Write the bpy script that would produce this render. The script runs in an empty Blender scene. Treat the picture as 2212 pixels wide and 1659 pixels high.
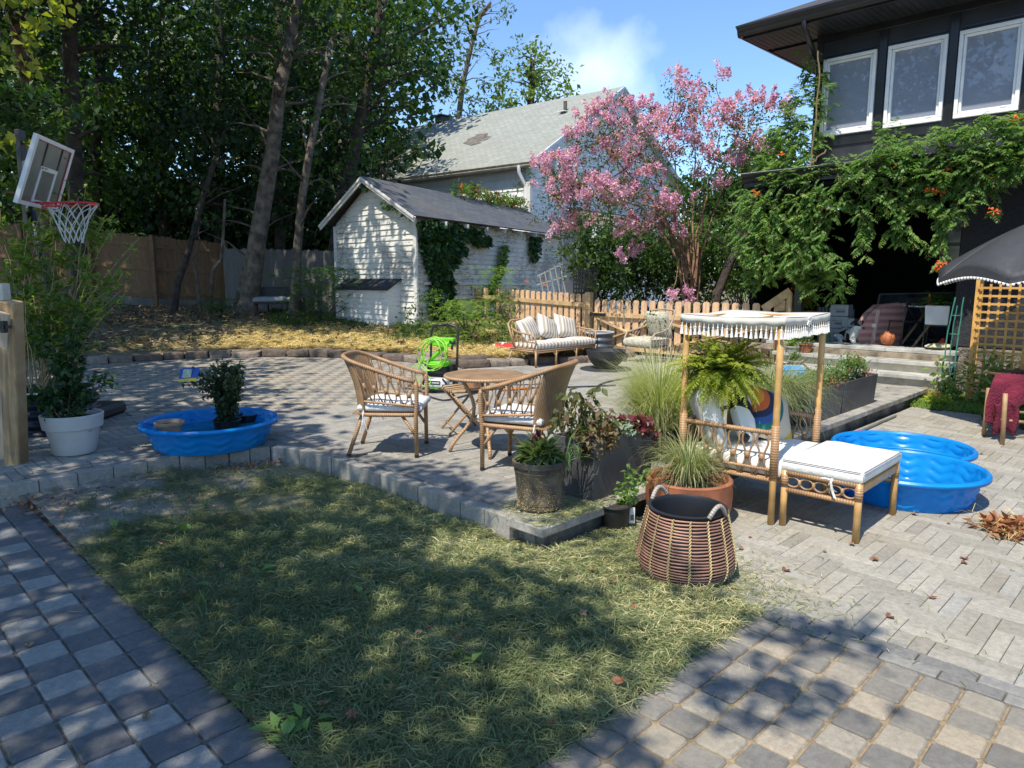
import bpy,bmesh,math,random
import numpy as np
from mathutils import Vector,Matrix
S=bpy.context.scene
C=S.collection
random.seed(7);rng=np.random.default_rng(7)
R_=math.radians
FPX,CX,CY,PT,CH=1534.0,1106.0,829.5,R_(8.5),1.70
cam=bpy.data.objects.new('camera',bpy.data.cameras.new('camera'))
C.objects.link(cam)
cam.location=(0,0,CH);cam.rotation_euler=(R_(81.5),0,R_(-45))
cam.data.sensor_width=36;cam.data.lens=FPX/2212*36
cam.data.clip_start=.05;cam.data.clip_end=2000
S.camera=cam
SUN=Vector((.587,.125,-1.0)).normalized()
w=bpy.data.worlds.new('World');S.world=w;w.use_nodes=True
nt=w.node_tree;nt.nodes.clear()
wo=nt.nodes.new('ShaderNodeOutputWorld');bg=nt.nodes.new('ShaderNodeBackground')
sk=nt.nodes.new('ShaderNodeTexSky');sk.sky_type='NISHITA';sk.sun_disc=False
sk.sun_elevation=math.asin(-SUN.z);sk.sun_rotation=math.atan2(-SUN.x,-SUN.y)
sk.air_density=1.0;sk.dust_density=.3;sk.ozone_density=3.0
bg.inputs['Strength'].default_value=.15
tc=nt.nodes.new('ShaderNodeTexCoord');mp=nt.nodes.new('ShaderNodeMapping')
mp.inputs['Scale'].default_value=(2.2,2.2,5.0);mp.inputs['Rotation'].default_value=(0,0.35,.5)
nz=nt.nodes.new('ShaderNodeTexNoise');nz.inputs['Scale'].default_value=1.35;nz.inputs['Detail'].default_value=9
nz.inputs['Distortion'].default_value=.5
cr=nt.nodes.new('ShaderNodeValToRGB');cr.color_ramp.elements[0].position=.62;cr.color_ramp.elements[1].position=.92
cr.color_ramp.elements[0].color=(0,0,0,1);cr.color_ramp.elements[1].color=(.7,.7,.7,1)
mx=nt.nodes.new('ShaderNodeMixRGB');mx.inputs[2].default_value=(7.5,8.2,9.2,1)
nt.links.new(tc.outputs['Generated'],mp.inputs[0]);nt.links.new(mp.outputs[0],nz.inputs['Vector'])
nt.links.new(nz.outputs['Fac'],cr.inputs[0])
cd=Vector((0.0,0.0,0.0))
nrm=nt.nodes.new('ShaderNodeVectorMath');nrm.operation='DISTANCE'
CLOUD=nrm.inputs[1]
nt.links.new(tc.outputs['Generated'],nrm.inputs[0])
nd2=nt.nodes.new('ShaderNodeMath');nd2 .operation='MULTIPLY_ADD'
nz2=nt.nodes.new('ShaderNodeTexNoise');nz2 .inputs['Scale'].default_value=9;nz2 .inputs['Detail'].default_value=6
mr=nt.nodes.new('ShaderNodeMapRange');mr.inputs[1].default_value=.17;mr.inputs[2].default_value=.03
mr.inputs[3].default_value=0;mr.inputs[4].default_value=.62
nt.links.new(tc.outputs['Generated'],nz2 .inputs['Vector'])
nt.links.new(nz2 .outputs['Fac'],nd2 .inputs[0]);nd2 .inputs[1].default_value=.16
nt.links.new(nrm.outputs['Value'],nd2 .inputs[2]);nt.links.new(nd2 .outputs[0],mr.inputs[0])
mr.inputs[1].default_value=.165;mr.inputs[2].default_value=.085
ad=nt.nodes.new('ShaderNodeMath');ad.operation='ADD';ad.use_clamp=True
nt.links.new(cr.outputs[0],ad.inputs[0]);nt.links.new(mr.outputs[0],ad.inputs[1])
nt.links.new(ad.outputs[0],mx.inputs[0]);sm=nt.nodes.new('ShaderNodeMixRGB');sm.blend_type='MULTIPLY';sm.inputs[0].default_value=1;sm.inputs[2].default_value=(.86,.98,1.08,1);nt.links.new(sk.outputs[0],sm.inputs[1]);nt.links.new(sm.outputs[0],mx.inputs[1])
nt.links.new(mx.outputs[0],bg.inputs[0]);nt.links.new(bg.outputs[0],wo.inputs[0])
sl=bpy.data.lights.new('sun','SUN');sl.energy=4.4;sl.angle=R_(.53);sl.color=(1,.93,.80)
so=bpy.data.objects.new('sun',sl);C.objects.link(so);so.rotation_euler=SUN.to_track_quat('-Z','Y').to_euler()
S.view_settings.view_transform='Standard';S.view_settings.look='None';S.view_settings.gamma=1
S.view_settings.exposure=.55
S.render.engine='CYCLES'
S.cycles.max_bounces=6;S.cycles.transparent_max_bounces=6
K=math.sqrt(.5)
def ray(x,y):
 u=(x-CX)/FPX;v=(CY-y)/FPX
 r,f,z=u,math.cos(PT)+v*math.sin(PT),-math.sin(PT)+v*math.cos(PT)
 return Vector(((r+f)*K,(-r+f)*K,z))
CLOUD.default_value=ray(1275,145).normalized()
def W(r,f,z=0):return Vector(((r+f)*K,(-r+f)*K,z))
def at(x,y,z=0):
 d=ray(x,y);t=(z-CH)/d.z;return Vector((d.x*t,d.y*t,z))
def pd(x,y,f):
 d=ray(x,y);t=f/((d.x+d.y)*K);return Vector((d.x*t,d.y*t,CH+d.z*t))
def onX(x,y,X):
 d=ray(x,y);t=X/d.x;return Vector((X,d.y*t,CH+d.z*t))
def pixn(P):
 r=(P[:,0]-P[:,1])*K;f=(P[:,0]+P[:,1])*K;dz=P[:,2]-CH
 fw=f*math.cos(PT)-dz*math.sin(PT);up=f*math.sin(PT)+dz*math.cos(PT)
 return CX+FPX*r/fw,CY-FPX*up/fw,fw
def tag(o,label=None,cat=None,group=None,kind=None):
 if label:o['label']=label
 if cat:o['category']=cat
 if group:o['group']=group
 if kind:o['kind']=kind
 return o
def thing(name,label,cat,loc=(0,0,0),rz=0,group=None):
 o=bpy.data.objects.new(name,None);C.objects.link(o)
 o.empty_display_size=.1
 o.location=loc;o.rotation_euler=(0,0,rz)
 o['_m']=1
 return tag(o,label,cat,group)
def inv(o):
 while o.parent:o=o.parent
 return(Matrix.Translation(o.location)@o.rotation_euler.to_matrix().to_4x4()).inverted()
def copytree(o,parent=None):
 c=o.copy();C.objects.link(c)
 if parent:c.parent=parent
 for ch in[k for k in KIDS.get(o.name,[])]:
  copytree(ch,c)
 return c
KIDS={}
def np_mesh(name,V,quads=None,tris=None,uv=None,smooth=False):
 me=bpy.data.meshes.new(name)
 V=np.asarray(V,dtype=np.float32)
 me.vertices.add(len(V));me.vertices.foreach_set('co',V.ravel())
 loops=[];starts=[];tot=[];s=0
 if quads is not None and len(quads):
  q=np.asarray(quads,dtype=np.int32);loops.append(q.ravel());n=len(q)
  starts.append(np.arange(n,dtype=np.int32)*4);tot.append(np.full(n,4,np.int32));s=n*4
 if tris is not None and len(tris):
  q=np.asarray(tris,dtype=np.int32);loops.append(q.ravel());n=len(q)
  starts.append(s+np.arange(n,dtype=np.int32)*3);tot.append(np.full(n,3,np.int32))
 L=np.concatenate(loops);St=np.concatenate(starts);T=np.concatenate(tot)
 me.loops.add(len(L));me.loops.foreach_set('vertex_index',L)
 me.polygons.add(len(St));me.polygons.foreach_set('loop_start',St);me.polygons.foreach_set('loop_total',T)
 if smooth:me.polygons.foreach_set('use_smooth',np.ones(len(St),bool))
 if uv is not None:
  a=me.attributes.new('uw','FLOAT_VECTOR','POINT');a.data.foreach_set('vector',np.asarray(uv,dtype=np.float32).ravel())
 me.update(calc_edges=True);me.validate()
 return me
def link(name,me,mat,parent=None,world=False):
 o=bpy.data.objects.new(name,me)
 if mat is not None:me.materials.append(mat)
 C.objects.link(o)
 if parent is not None:
  o.parent=parent
  KIDS.setdefault(parent.name,[]).append(o)
  if world:me.transform(inv(parent))
 return o
class MB:
 """collects shapes into one mesh"""
 def __init__(s):s.v=[];s.f=[];s.u=[];s.rnd=None
 def add(s,vs,fs,us=None):
  n=len(s.v);s.v+=[tuple(p)for p in vs];s.f+=[tuple(i+n for i in f)for f in fs]
  if us is None:
   r=random.random()if s.rnd is None else s.rnd
   us=[(0,0,r)]*len(vs)
  s.u+=us;return s
 def box(s,x0,x1,y0,y1,z0,z1,M=None,us=None):
  P=[Vector((x,y,z))for z in(z0,z1)for(x,y)in((x0,y0),(x1,y0),(x1,y1),(x0,y1))]
  if M is not None:P=[M@p for p in P]
  r=random.random()if s.rnd is None else s.rnd
  return s.add(P,[(3,2,1,0),(4,5,6,7),(0,1,5,4),(1,2,6,5),(2,3,7,6),(3,0,4,7)],[(q[0],q[2],r)for q in P])
 def cbox(s,c,size,rz=0,M=None):
  m=Matrix.Translation(c)@Matrix.Rotation(rz,4,'Z')
  if M is not None:m=M@m
  a,b,h=size[0]/2,size[1]/2,size[2]/2
  return s.box(-a,a,-b,b,-h,h,m)
 def beam(s,p0,p1,w,h,up=(0,0,1)):
  p0=Vector(p0);p1=Vector(p1);d=(p1-p0).normalized();up=Vector(up)
  x=d.cross(up)
  if x.length<1e-4:x=d.cross(Vector((0,1,0)))
  x.normalize();y=x.cross(d).normalized()
  P=[]
  L=(p1-p0).length
  for p in(p0,p1):
   for a,b in((-1,-1),(1,-1),(1,1),(-1,1)):P.append(p+x*a*w/2+y*b*h/2)
  r=random.random()if s.rnd is None else s.rnd
  o=random.random()*5
  us=[((0 if i<4 else L)+o,(1 if i%4 in(1,2)else 0)*w+o,r)for i in range(8)]
  return s.add(P,[(3,2,1,0),(4,5,6,7),(0,1,5,4),(1,2,6,5),(2,3,7,6),(3,0,4,7)],us)
 def tube(s,pts,r,n=8,caps=True,closed=False,flat=1.0):
  pts=[Vector(p)for p in pts];m=len(pts)
  rr=r if hasattr(r,'__len__')else[r]*m
  P=[];U=[];L=0;nrm=None;rd=random.random()if s.rnd is None else s.rnd
  for i,p in enumerate(pts):
   if closed:d=pts[(i+1)%m]-pts[i-1]
   else:d=pts[min(i+1,m-1)]-pts[max(i-1,0)]
   if d.length<1e-9:d=Vector((0,0,1))
   d.normalize()
   if nrm is None:
    nrm=d.cross(Vector((0,0,1)))
    if nrm.length<.05:nrm=d.cross(Vector((1,0,0)))
   nrm=(nrm-d*nrm.dot(d))
   if nrm.length<1e-6:nrm=d.orthogonal()
   nrm.normalize();b=d.cross(nrm)
   if i:L+=(p-pts[i-1]).length
   for k in range(n):
    a=2*math.pi*k/n
    P.append(p+(nrm*math.cos(a)+b*math.sin(a)*flat)*rr[i]);U.append((L,k/n,rd))
  F=[]
  for i in range(m if closed else m-1):
   j=(i+1)%m
   for k in range(n):
    k2=(k+1)%n
    F.append((i*n+k,i*n+k2,j*n+k2,j*n+k))
  if caps and not closed:
   F.append(tuple(range(n-1,-1,-1)));F.append(tuple((m-1)*n+k for k in range(n)))
  return s.add(P,F,U)
 def lathe(s,prof,n=24,c=(0,0,0),M=None,sx=1,sy=1,close_bottom=True):
  c=Vector(c);P=[];U=[];rd=random.random()if s.rnd is None else s.rnd;L=0
  for i,(r,z)in enumerate(prof):
   if i:L+=math.hypot(r-prof[i-1][0],z-prof[i-1][1])
   for k in range(n):
    a=2*math.pi*k/n
    q=Vector((r*math.cos(a)*sx,r*math.sin(a)*sy,z))+c
    P.append(M@q if M is not None else q);U.append((a,L,rd))
  F=[]
  for i in range(len(prof)-1):
   for k in range(n):
    k2=(k+1)%n
    F.append((i*n+k,i*n+k2,(i+1)*n+k2,(i+1)*n+k))
  if close_bottom:F.append(tuple(range(n-1,-1,-1)))
  return s.add(P,F,U)
 def disc(s,c,r,n=24,z=0,flip=False):
  c=Vector(c);P=[c+Vector((r*math.cos(2*math.pi*k/n),r*math.sin(2*math.pi*k/n),z))for k in range(n)]
  return s.add(P,[tuple(range(n))])
 def ball(s,c,r,n=10,m=7,sc=(1,1,1),M=None):
  c=Vector(c);P=[];F=[]
  for i in range(m+1):
   t=math.pi*i/m
   for k in range(n):
    a=2*math.pi*k/n
    q=Vector((r*math.sin(t)*math.cos(a)*sc[0],r*math.sin(t)*math.sin(a)*sc[1],r*math.cos(t)*sc[2]))
    P.append(c+(M@q if M is not None else q))
  for i in range(m):
   for k in range(n):
    k2=(k+1)%n
    F.append((i*n+k2,i*n+k,(i+1)*n+k,(i+1)*n+k2))
  return s.add(P,F)
 def grid(s,fn,nu,nv,closed_u=False):
  P=[];U=[];rd=random.random()if s.rnd is None else s.rnd
  for i in range(nu+1):
   for j in range(nv+1):
    q=fn(i/nu,j/nv)
    if len(q)==2 and hasattr(q[0],'__len__'):P.append(q[0]);U.append((q[1][0],q[1][1],rd))
    else:P.append(q);U.append((i/nu,j/nv,rd))
  F=[(i*(nv+1)+j,(i+1)*(nv+1)+j,(i+1)*(nv+1)+j+1,i*(nv+1)+j+1)for i in range(nu)for j in range(nv)]
  return s.add(P,F,U)
 def build(s,name,mat,parent=None,world=False,smooth=False,bevel=0,solid=0,M=None,seg=1):
  me=bpy.data.meshes.new(name);me.from_pydata([tuple(p)for p in s.v],[],s.f)
  a=me.attributes.new('uw','FLOAT_VECTOR','POINT')
  a.data.foreach_set('vector',np.asarray(s.u,dtype=np.float32).ravel())
  if M is not None:me.transform(M)
  if smooth:
   me.polygons.foreach_set('use_smooth',np.ones(len(me.polygons),bool))
   if smooth=='auto':
    me.set_sharp_from_angle(angle=R_(40))
  me.validate();me.update()
  o=link(name,me,mat,parent,world)
  if solid:
   m=o.modifiers.new('solid','SOLIDIFY');m.thickness=solid;m.offset=0
  if bevel:
   m=o.modifiers.new('bevel','BEVEL');m.width=bevel;m.segments=seg;m.limit_method='ANGLE';m.angle_limit=R_(35)
  return o
def origin(o,loc):
 loc=Vector(loc);o.data.transform(Matrix.Translation(-loc));o.location=loc;return o
MATS={}
def newmat(name):
 m=bpy.data.materials.new(name);m.use_nodes=True;t=m.node_tree
 return m,t,t.nodes['Principled BSDF']
def N(t,ty,**kw):
 n=t.nodes.new(ty)
 for k,v in kw.items():
  if k.startswith('i_'):n.inputs[k[2:].replace('_',' ')].default_value=v
  else:setattr(n,k,v)
 return n
def attr(t):
 a=N(t,'ShaderNodeAttribute',attribute_name='uw');s=N(t,'ShaderNodeSeparateXYZ')
 t.links.new(a.outputs['Vector'],s.inputs[0]);return s
def c4(c):return(c[0],c[1],c[2],1)
def ramp(t,fac,cols):
 r=N(t,'ShaderNodeValToRGB');e=r.color_ramp.elements
 while len(e)<len(cols):e.new(.5)
 for i,(p,c)in enumerate(cols):e[i].position=p;e[i].color=c4(c)
 t.links.new(fac,r.inputs[0]);return r.outputs[0]
def math_(t,op,a,b=None,c=None):
 n=N(t,'ShaderNodeMath',operation=op)
 for i,x in enumerate((a,b,c)):
  if x is None:continue
  if isinstance(x,(int,float)):n.inputs[i].default_value=x
  else:t.links.new(x,n.inputs[i])
 return n.outputs[0]
def mixc(t,fac,a,b,mode='MIX'):
 n=N(t,'ShaderNodeMixRGB',blend_type=mode)
 for i,x in enumerate((fac,a,b)):
  if isinstance(x,(int,float)):n.inputs[i].default_value=x
  elif isinstance(x,tuple):n.inputs[i].default_value=c4(x)
  else:t.links.new(x,n.inputs[i])
 return n.outputs[0]
def noise(t,scale,detail=4,vec=None,rough=.55,dist=0):
 n=N(t,'ShaderNodeTexNoise');n.inputs['Scale'].default_value=scale;n.inputs['Detail'].default_value=detail
 n.inputs['Roughness'].default_value=rough;n.inputs['Distortion'].default_value=dist
 if vec is None:
  g=N(t,'ShaderNodeTexCoord');vec=g.outputs['Object']
 t.links.new(vec,n.inputs['Vector']);return n.outputs['Fac']
def geo(t):return N(t,'ShaderNodeNewGeometry').outputs['Position']
def scaled(t,vec,sc):
 m=N(t,'ShaderNodeMapping');m.inputs['Scale'].default_value=sc;t.links.new(vec,m.inputs[0]);return m.outputs[0]
def bump(t,h,s,d=.01):
 b=N(t,'ShaderNodeBump');b.inputs['Strength'].default_value=s;b.inputs['Distance'].default_value=d
 t.links.new(h,b.inputs['Height']);return b.outputs[0]
def plain(name,col,rough=.6,var=.15,scale=8,bmp=.15,metal=0,spec=.5,col2=None,bd=.004,coat=0):
 if name in MATS:return MATS[name]
 m,t,p=newmat(name)
 n=noise(t,scale,6)
 c2=col2 if col2 else tuple(c*(1-var*1.6)for c in col)
 c1=tuple(min(1,c*(1+var*.5))for c in col)
 col_=ramp(t,n,[(.3,c2),(.68,c1)])
 t.links.new(col_,p.inputs['Base Color'])
 p.inputs['Roughness'].default_value=rough;p.inputs['Metallic'].default_value=metal
 p.inputs['Specular IOR Level'].default_value=spec;p.inputs['Coat Weight'].default_value=coat
 if bmp:t.links.new(bump(t,noise(t,scale*6,5),bmp,bd),p.inputs['Normal'])
 MATS[name]=m;return m
def leafmat(name,c1,c2,trans=.35,rough=.5,c3=None,gloss=.35,tint=(1.5,1.7,.55)):
 if name in MATS:return MATS[name]
 m,t,p=newmat(name);s=attr(t)
 cols=[(0,c1),(.75,c2)]+([(1,c3)]if c3 else[])
 col=ramp(t,s.outputs['Z'],cols)
 t.links.new(col,p.inputs['Base Color']);p.inputs['Roughness'].default_value=rough
 p.inputs['Specular IOR Level'].default_value=gloss
 tr=N(t,'ShaderNodeBsdfTranslucent');t.links.new(mixc(t,1,col,tint,'MULTIPLY'),tr.inputs[0])
 mx=N(t,'ShaderNodeMixShader');mx.inputs[0].default_value=trans
 t.links.new(p.outputs[0],mx.inputs[1]);t.links.new(tr.outputs[0],mx.inputs[2])
 t.links.new(mx.outputs[0],t.nodes['Material Output'].inputs[0])
 MATS[name]=m;return m
def paver(name,ramp_cols,dirt=(.30,.25,.17),rough=.85,dirt_amt=.35,streak=0):
 m,t,p=newmat(name);s=attr(t);g=geo(t)
 col=ramp(t,s.outputs['Z'],ramp_cols)
 n1=noise(t,38,6,g,.7);n2=noise(t,1.1,5,g);n3=noise(t,190,3,g,.8)
 v=mixc(t,.8,col,ramp(t,n1,[(.25,(.58,.58,.59)),(.7,(1.28,1.25,1.18))]),'MULTIPLY')
 v=mixc(t,.45,v,ramp(t,n3,[(.3,(.6,.6,.6)),(.7,(1.3,1.3,1.3))]),'MULTIPLY')
 d=math_(t,'MULTIPLY',ramp(t,n2,[(.42,(0,0,0)),(.68,(1,1,1))]),dirt_amt)
 v=mixc(t,d,v,dirt)
 v=mixc(t,math_(t,'MULTIPLY',ramp(t,noise(t,6,6,g,.75),[(.56,(0,0,0)),(.75,(1,1,1))]),.32),v,(.07,.06,.05))
 t.links.new(v,p.inputs['Base Color']);p.inputs['Roughness'].default_value=rough
 p.inputs['Specular IOR Level'].default_value=.3
 t.links.new(bump(t,math_(t,'ADD',n1,n3),.6,.004),p.inputs['Normal'])
 return m
def wood(name,c1,c2,rough=.7,gs=1.0,stain=None):
 if name in MATS:return MATS[name]
 m,t,p=newmat(name);s=attr(t)
 cb=N(t,'ShaderNodeCombineXYZ')
 t.links.new(math_(t,'MULTIPLY',s.outputs['X'],1.2*gs),cb.inputs[0]);t.links.new(math_(t,'MULTIPLY',s.outputs['Y'],22*gs),cb.inputs[1])
 t.links.new(math_(t,'MULTIPLY',s.outputs['Z'],37),cb.inputs[2])
 n=noise(t,2.2,6,cb.outputs[0],.6,.6)
 g=noise(t,14,5,None)
 col=ramp(t,n,[(.3,c1),(.62,c2)])
 col=mixc(t,.35,col,ramp(t,s.outputs['Z'],[(0,(.72,.72,.74)),(1,(1.2,1.16,1.1))]),'MULTIPLY')
 col=mixc(t,.4,col,ramp(t,g,[(.3,(.65,.65,.65)),(.7,(1.15,1.15,1.15))]),'MULTIPLY')
 t.links.new(col,p.inputs['Base Color']);p.inputs['Roughness'].default_value=rough
 t.links.new(bump(t,n,.3,.003),p.inputs['Normal'])
 MATS[name]=m;return m
def cane(name,c1,c2,freq=70,rough=.45):
 if name in MATS:return MATS[name]
 m,t,p=newmat(name);s=attr(t)
 w_=math_(t,'SINE',math_(t,'MULTIPLY',s.outputs['X'],2*math.pi*freq))
 w_=math_(t,'MULTIPLY_ADD',w_,.5,.5)
 n=noise(t,9,5)
 col=mixc(t,ramp(t,n,[(.3,(0,0,0)),(.7,(1,1,1))]),c1,c2)
 col=mixc(t,math_(t,'MULTIPLY',ramp(t,w_,[(0,(1,1,1)),(.3,(0,0,0))]),.65),col,tuple(c*.3 for c in c1))
 t.links.new(col,p.inputs['Base Color']);p.inputs['Roughness'].default_value=rough
 t.links.new(bump(t,w_,.5,.003),p.inputs['Normal'])
 MATS[name]=m;return m
def weave(name,c1,c2,fu=60,fv=60,c3=None):
 if name in MATS:return MATS[name]
 m,t,p=newmat(name);s=attr(t)
 a=math_(t,'SINE',math_(t,'MULTIPLY',s.outputs['X'],math.pi*2*fu))
 b=math_(t,'SINE',math_(t,'MULTIPLY',s.outputs['Y'],math.pi*2*fv))
 h=math_(t,'MULTIPLY',a,b)
 b2=math_(t,'ABSOLUTE',math_(t,'SINE',math_(t,'MULTIPLY',s.outputs['Y'],math.pi*4*fv)))
 h2=math_(t,'MULTIPLY',math_(t,'MULTIPLY_ADD',h,.5,.5),math_(t,'POWER',b2,.5))
 n=noise(t,7,5)
 col=mixc(t,ramp(t,n,[(.35,(0,0,0)),(.65,(1,1,1))]),c1,c2)
 col=mixc(t,ramp(t,h2,[(0,(0,0,0)),(.5,(1,1,1))]),tuple(c*.32 for c in c1),col)
 t.links.new(col,p.inputs['Base Color']);p.inputs['Roughness'].default_value=.5
 t.links.new(bump(t,h2,.8,.006),p.inputs['Normal'])
 MATS[name]=m;return m
def stripes(name,ca,cb_,freq,axis='X',duty=0.0,rough=.9):
 if name in MATS:return MATS[name]
 m,t,p=newmat(name);s=attr(t)
 a=math_(t,'SINE',math_(t,'MULTIPLY',s.outputs[axis],math.pi*2*freq))
 f=ramp(t,math_(t,'MULTIPLY_ADD',a,.5,.5),[(.46+duty,(0,0,0)),(.54+duty,(1,1,1))])
 col=mixc(t,f,ca,cb_)
 col=mixc(t,.4,col,ramp(t,noise(t,6,5),[(.3,(.75,.75,.75)),(.7,(1.1,1.1,1.1))]),'MULTIPLY')
 t.links.new(col,p.inputs['Base Color']);p.inputs['Roughness'].default_value=rough
 t.links.new(bump(t,noise(t,12,4),.5,.02),p.inputs['Normal'])
 MATS[name]=m;return m
def siding(name,base,dark,axis_scale=1.0,peel=.5,board=.115):
 m,t,p=newmat(name);g=geo(t);z=N(t,'ShaderNodeSeparateXYZ');t.links.new(g,z.inputs[0])
 n=noise(t,5,8,scaled(t,g,(1,1,5)),.75);n2=noise(t,.8,4,g)
 n3=noise(t,30,4,scaled(t,g,(1,1,3)),.7)
 k=math_(t,'MULTIPLY',ramp(t,math_(t,'MULTIPLY_ADD',n2,.5,math_(t,'MULTIPLY',n,.62)),[(.54,(0,0,0)),(.63,(1,1,1))]),peel)
 k=math_(t,'MULTIPLY',k,ramp(t,n3,[(.4,(0,0,0)),(.55,(1,1,1))]))
 col=mixc(t,k,mixc(t,.5,base,ramp(t,noise(t,2.5,6,scaled(t,g,(1,1,.35))),[(.3,(.7,.7,.68)),(.65,(1.05,1.05,1.05))]),'MULTIPLY'),dark)
 t.links.new(col,p.inputs['Base Color']);p.inputs['Roughness'].default_value=.7
 t.links.new(bump(t,n,.3,.004),p.inputs['Normal'])
 return m
def shingles(name,c1,c2,c3,row=.14):
 m,t,p=newmat(name);s=attr(t)
 cb=N(t,'ShaderNodeCombineXYZ');t.links.new(s.outputs['X'],cb.inputs[0]);t.links.new(s.outputs['Y'],cb.inputs[1])
 b=N(t,'ShaderNodeTexBrick');t.links.new(cb.outputs[0],b.inputs['Vector'])
 b.inputs['Scale'].default_value=1;b.inputs['Brick Width'].default_value=.3;b.inputs['Row Height'].default_value=row
 b.inputs['Mortar Size'].default_value=.008;b.inputs['Color1'].default_value=c4(c1);b.inputs['Color2'].default_value=c4(c2)
 b.inputs['Mortar'].default_value=c4(tuple(x*.45 for x in c1));b.offset=.37
 n=noise(t,60,4,geo(t),.7);n2=noise(t,.7,5,geo(t))
 col=mixc(t,.5,b.outputs[0],ramp(t,n,[(.3,(.6,.6,.6)),(.7,(1.3,1.3,1.3))]),'MULTIPLY')
 col=mixc(t,math_(t,'MULTIPLY',ramp(t,n2,[(.45,(0,0,0)),(.7,(1,1,1))]),.5),col,c3)
 t.links.new(col,p.inputs['Base Color']);p.inputs['Roughness'].default_value=.9
 t.links.new(bump(t,b.outputs['Fac'],-.4,.01),p.inputs['Normal'])
 return m
def unit(v):return v/np.maximum(np.linalg.norm(v,axis=1,keepdims=True),1e-9)
def leaf_mesh(name,P,L=.1,Wd=.05,up=.3,rnd=None,D=None,var=.35,fold=.25):
 """one kite-shaped folded leaf at each point; D = preferred directions"""
 P=np.asarray(P,dtype=np.float64);n=len(P)
 d=rng.normal(size=(n,3))if D is None else D+rng.normal(size=(n,3))*var*1.6
 d=unit(d);nn=rng.normal(size=(n,3));nn[:,2]+=up*4;s=unit(np.cross(d,nn));nn=unit(np.cross(s,d))
 k=rng.uniform(1-var,1+var,(n,1));Ls=L*k;Ws=Wd*k
 V=np.empty((n,4,3));V[:,0]=P;V[:,1]=P+d*Ls*.45+s*Ws*.5+nn*Ws*fold;V[:,2]=P+d*Ls-nn*Ws*fold*.6;V[:,3]=P+d*Ls*.45-s*Ws*.5+nn*Ws*fold
 q=np.arange(n*4).reshape(n,4)
 if rnd is None:rnd=rng.random(n)
 uv=np.zeros((n,4,3));uv[:,:,2]=np.asarray(rnd)[:,None]
 return V.reshape(-1,3),q,uv.reshape(-1,3)
def blob_points(blobs,dens,clump=.35,per=16,shell=.55):
 """leaf points in sub-clumps inside ellipsoids: blobs = (cx,cy,cz,rx,ry,rz)"""
 out=[];tone=[]
 for b in blobs:
  c=np.array(b[:3]);r=np.array(b[3:6]);vol=r.prod()*4.19
  nc=max(3,int(vol/(clump**3)*dens))
  u=unit(rng.normal(size=(nc,3)));rad=rng.uniform(shell,1.05,(nc,1))**.6
  cc=c+u*rad*r
  t=rng.random(nc)
  pts=cc[:,None,:]+rng.normal(size=(nc,per,3))*clump*.42*np.array([1,1,.75])
  out.append(pts.reshape(-1,3));tone.append(np.repeat(t,per)*.65+rng.random(nc*per)*.35)
 return np.concatenate(out),np.concatenate(tone)
def foliage(name,blobs,mat,parent=None,dens=.5,clump=.35,per=16,L=.1,Wd=.055,shell=.5,world=True,up=.3):
 P,t=blob_points(blobs,dens,clump,per,shell)
 V,q,uv=leaf_mesh(name,P,L,Wd,up,t)
 return link(name,np_mesh(name,V,q,None,uv),mat,parent,world)
def curve(p0,p1,bend=(0,0,0),n=8,wig=0):
 p0=Vector(p0);p1=Vector(p1);b=Vector(bend);out=[]
 for i in range(n+1):
  t=i/n;q=p0 .lerp(p1,t)+b*4*t*(1-t)
  if wig and 0<i<n:q+=Vector((random.uniform(-wig,wig),random.uniform(-wig,wig),random.uniform(-wig,wig)*.5))
  out.append(q)
 return out
def blades(name,base,n,L,spread,width,mat,parent=None,world=True,droop=.5,lean=(0,0,0),segs=5,r0=.06,stiff=.2):
 """arching grass blades fanned out from a base point"""
 base=np.array(base);a=rng.uniform(0,2*np.pi,n);tilt=np.abs(rng.normal(0,spread,n))+.05
 Ls=L*rng.uniform(.55,1.1,n);hd=np.stack([np.cos(a),np.sin(a),np.zeros(n)],1)
 p=base+hd*rng.uniform(0,r0,(n,1));side=np.stack([-np.sin(a),np.cos(a),np.zeros(n)],1)
 ln=np.array(lean)
 V=np.empty((n,segs+1,2,3));uv=np.zeros((n,segs+1,2,3));tone=rng.random(n)
 q=p.copy();ang=tilt.copy();dr=droop*rng.uniform(.3,1.6,n)
 for i in range(segs+1):
  w_=width*(1-(i/segs)**1.5*.9)/2
  V[:,i,0]=q-side*w_;V[:,i,1]=q+side*w_
  uv[:,i,:,0]=i/segs;uv[:,i,:,2]=tone[:,None]
  st=Ls/segs
  q=q+hd*(np.sin(ang)*st)[:,None]+np.array([0,0,1])*(np.cos(ang)*st)[:,None]+ln*(st*(i+1)/segs)[:,None]
  ang=ang+dr*(i+1)/segs*1.2
 idx=np.arange(n*(segs+1)*2).reshape(n,segs+1,2)
 Q=np.stack([idx[:,:-1,0],idx[:,:-1,1],idx[:,1:,1],idx[:,1:,0]],-1).reshape(-1,4)
 return link(name,np_mesh(name,V.reshape(-1,3),Q,None,uv.reshape(-1,3)),mat,parent,world)
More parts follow.
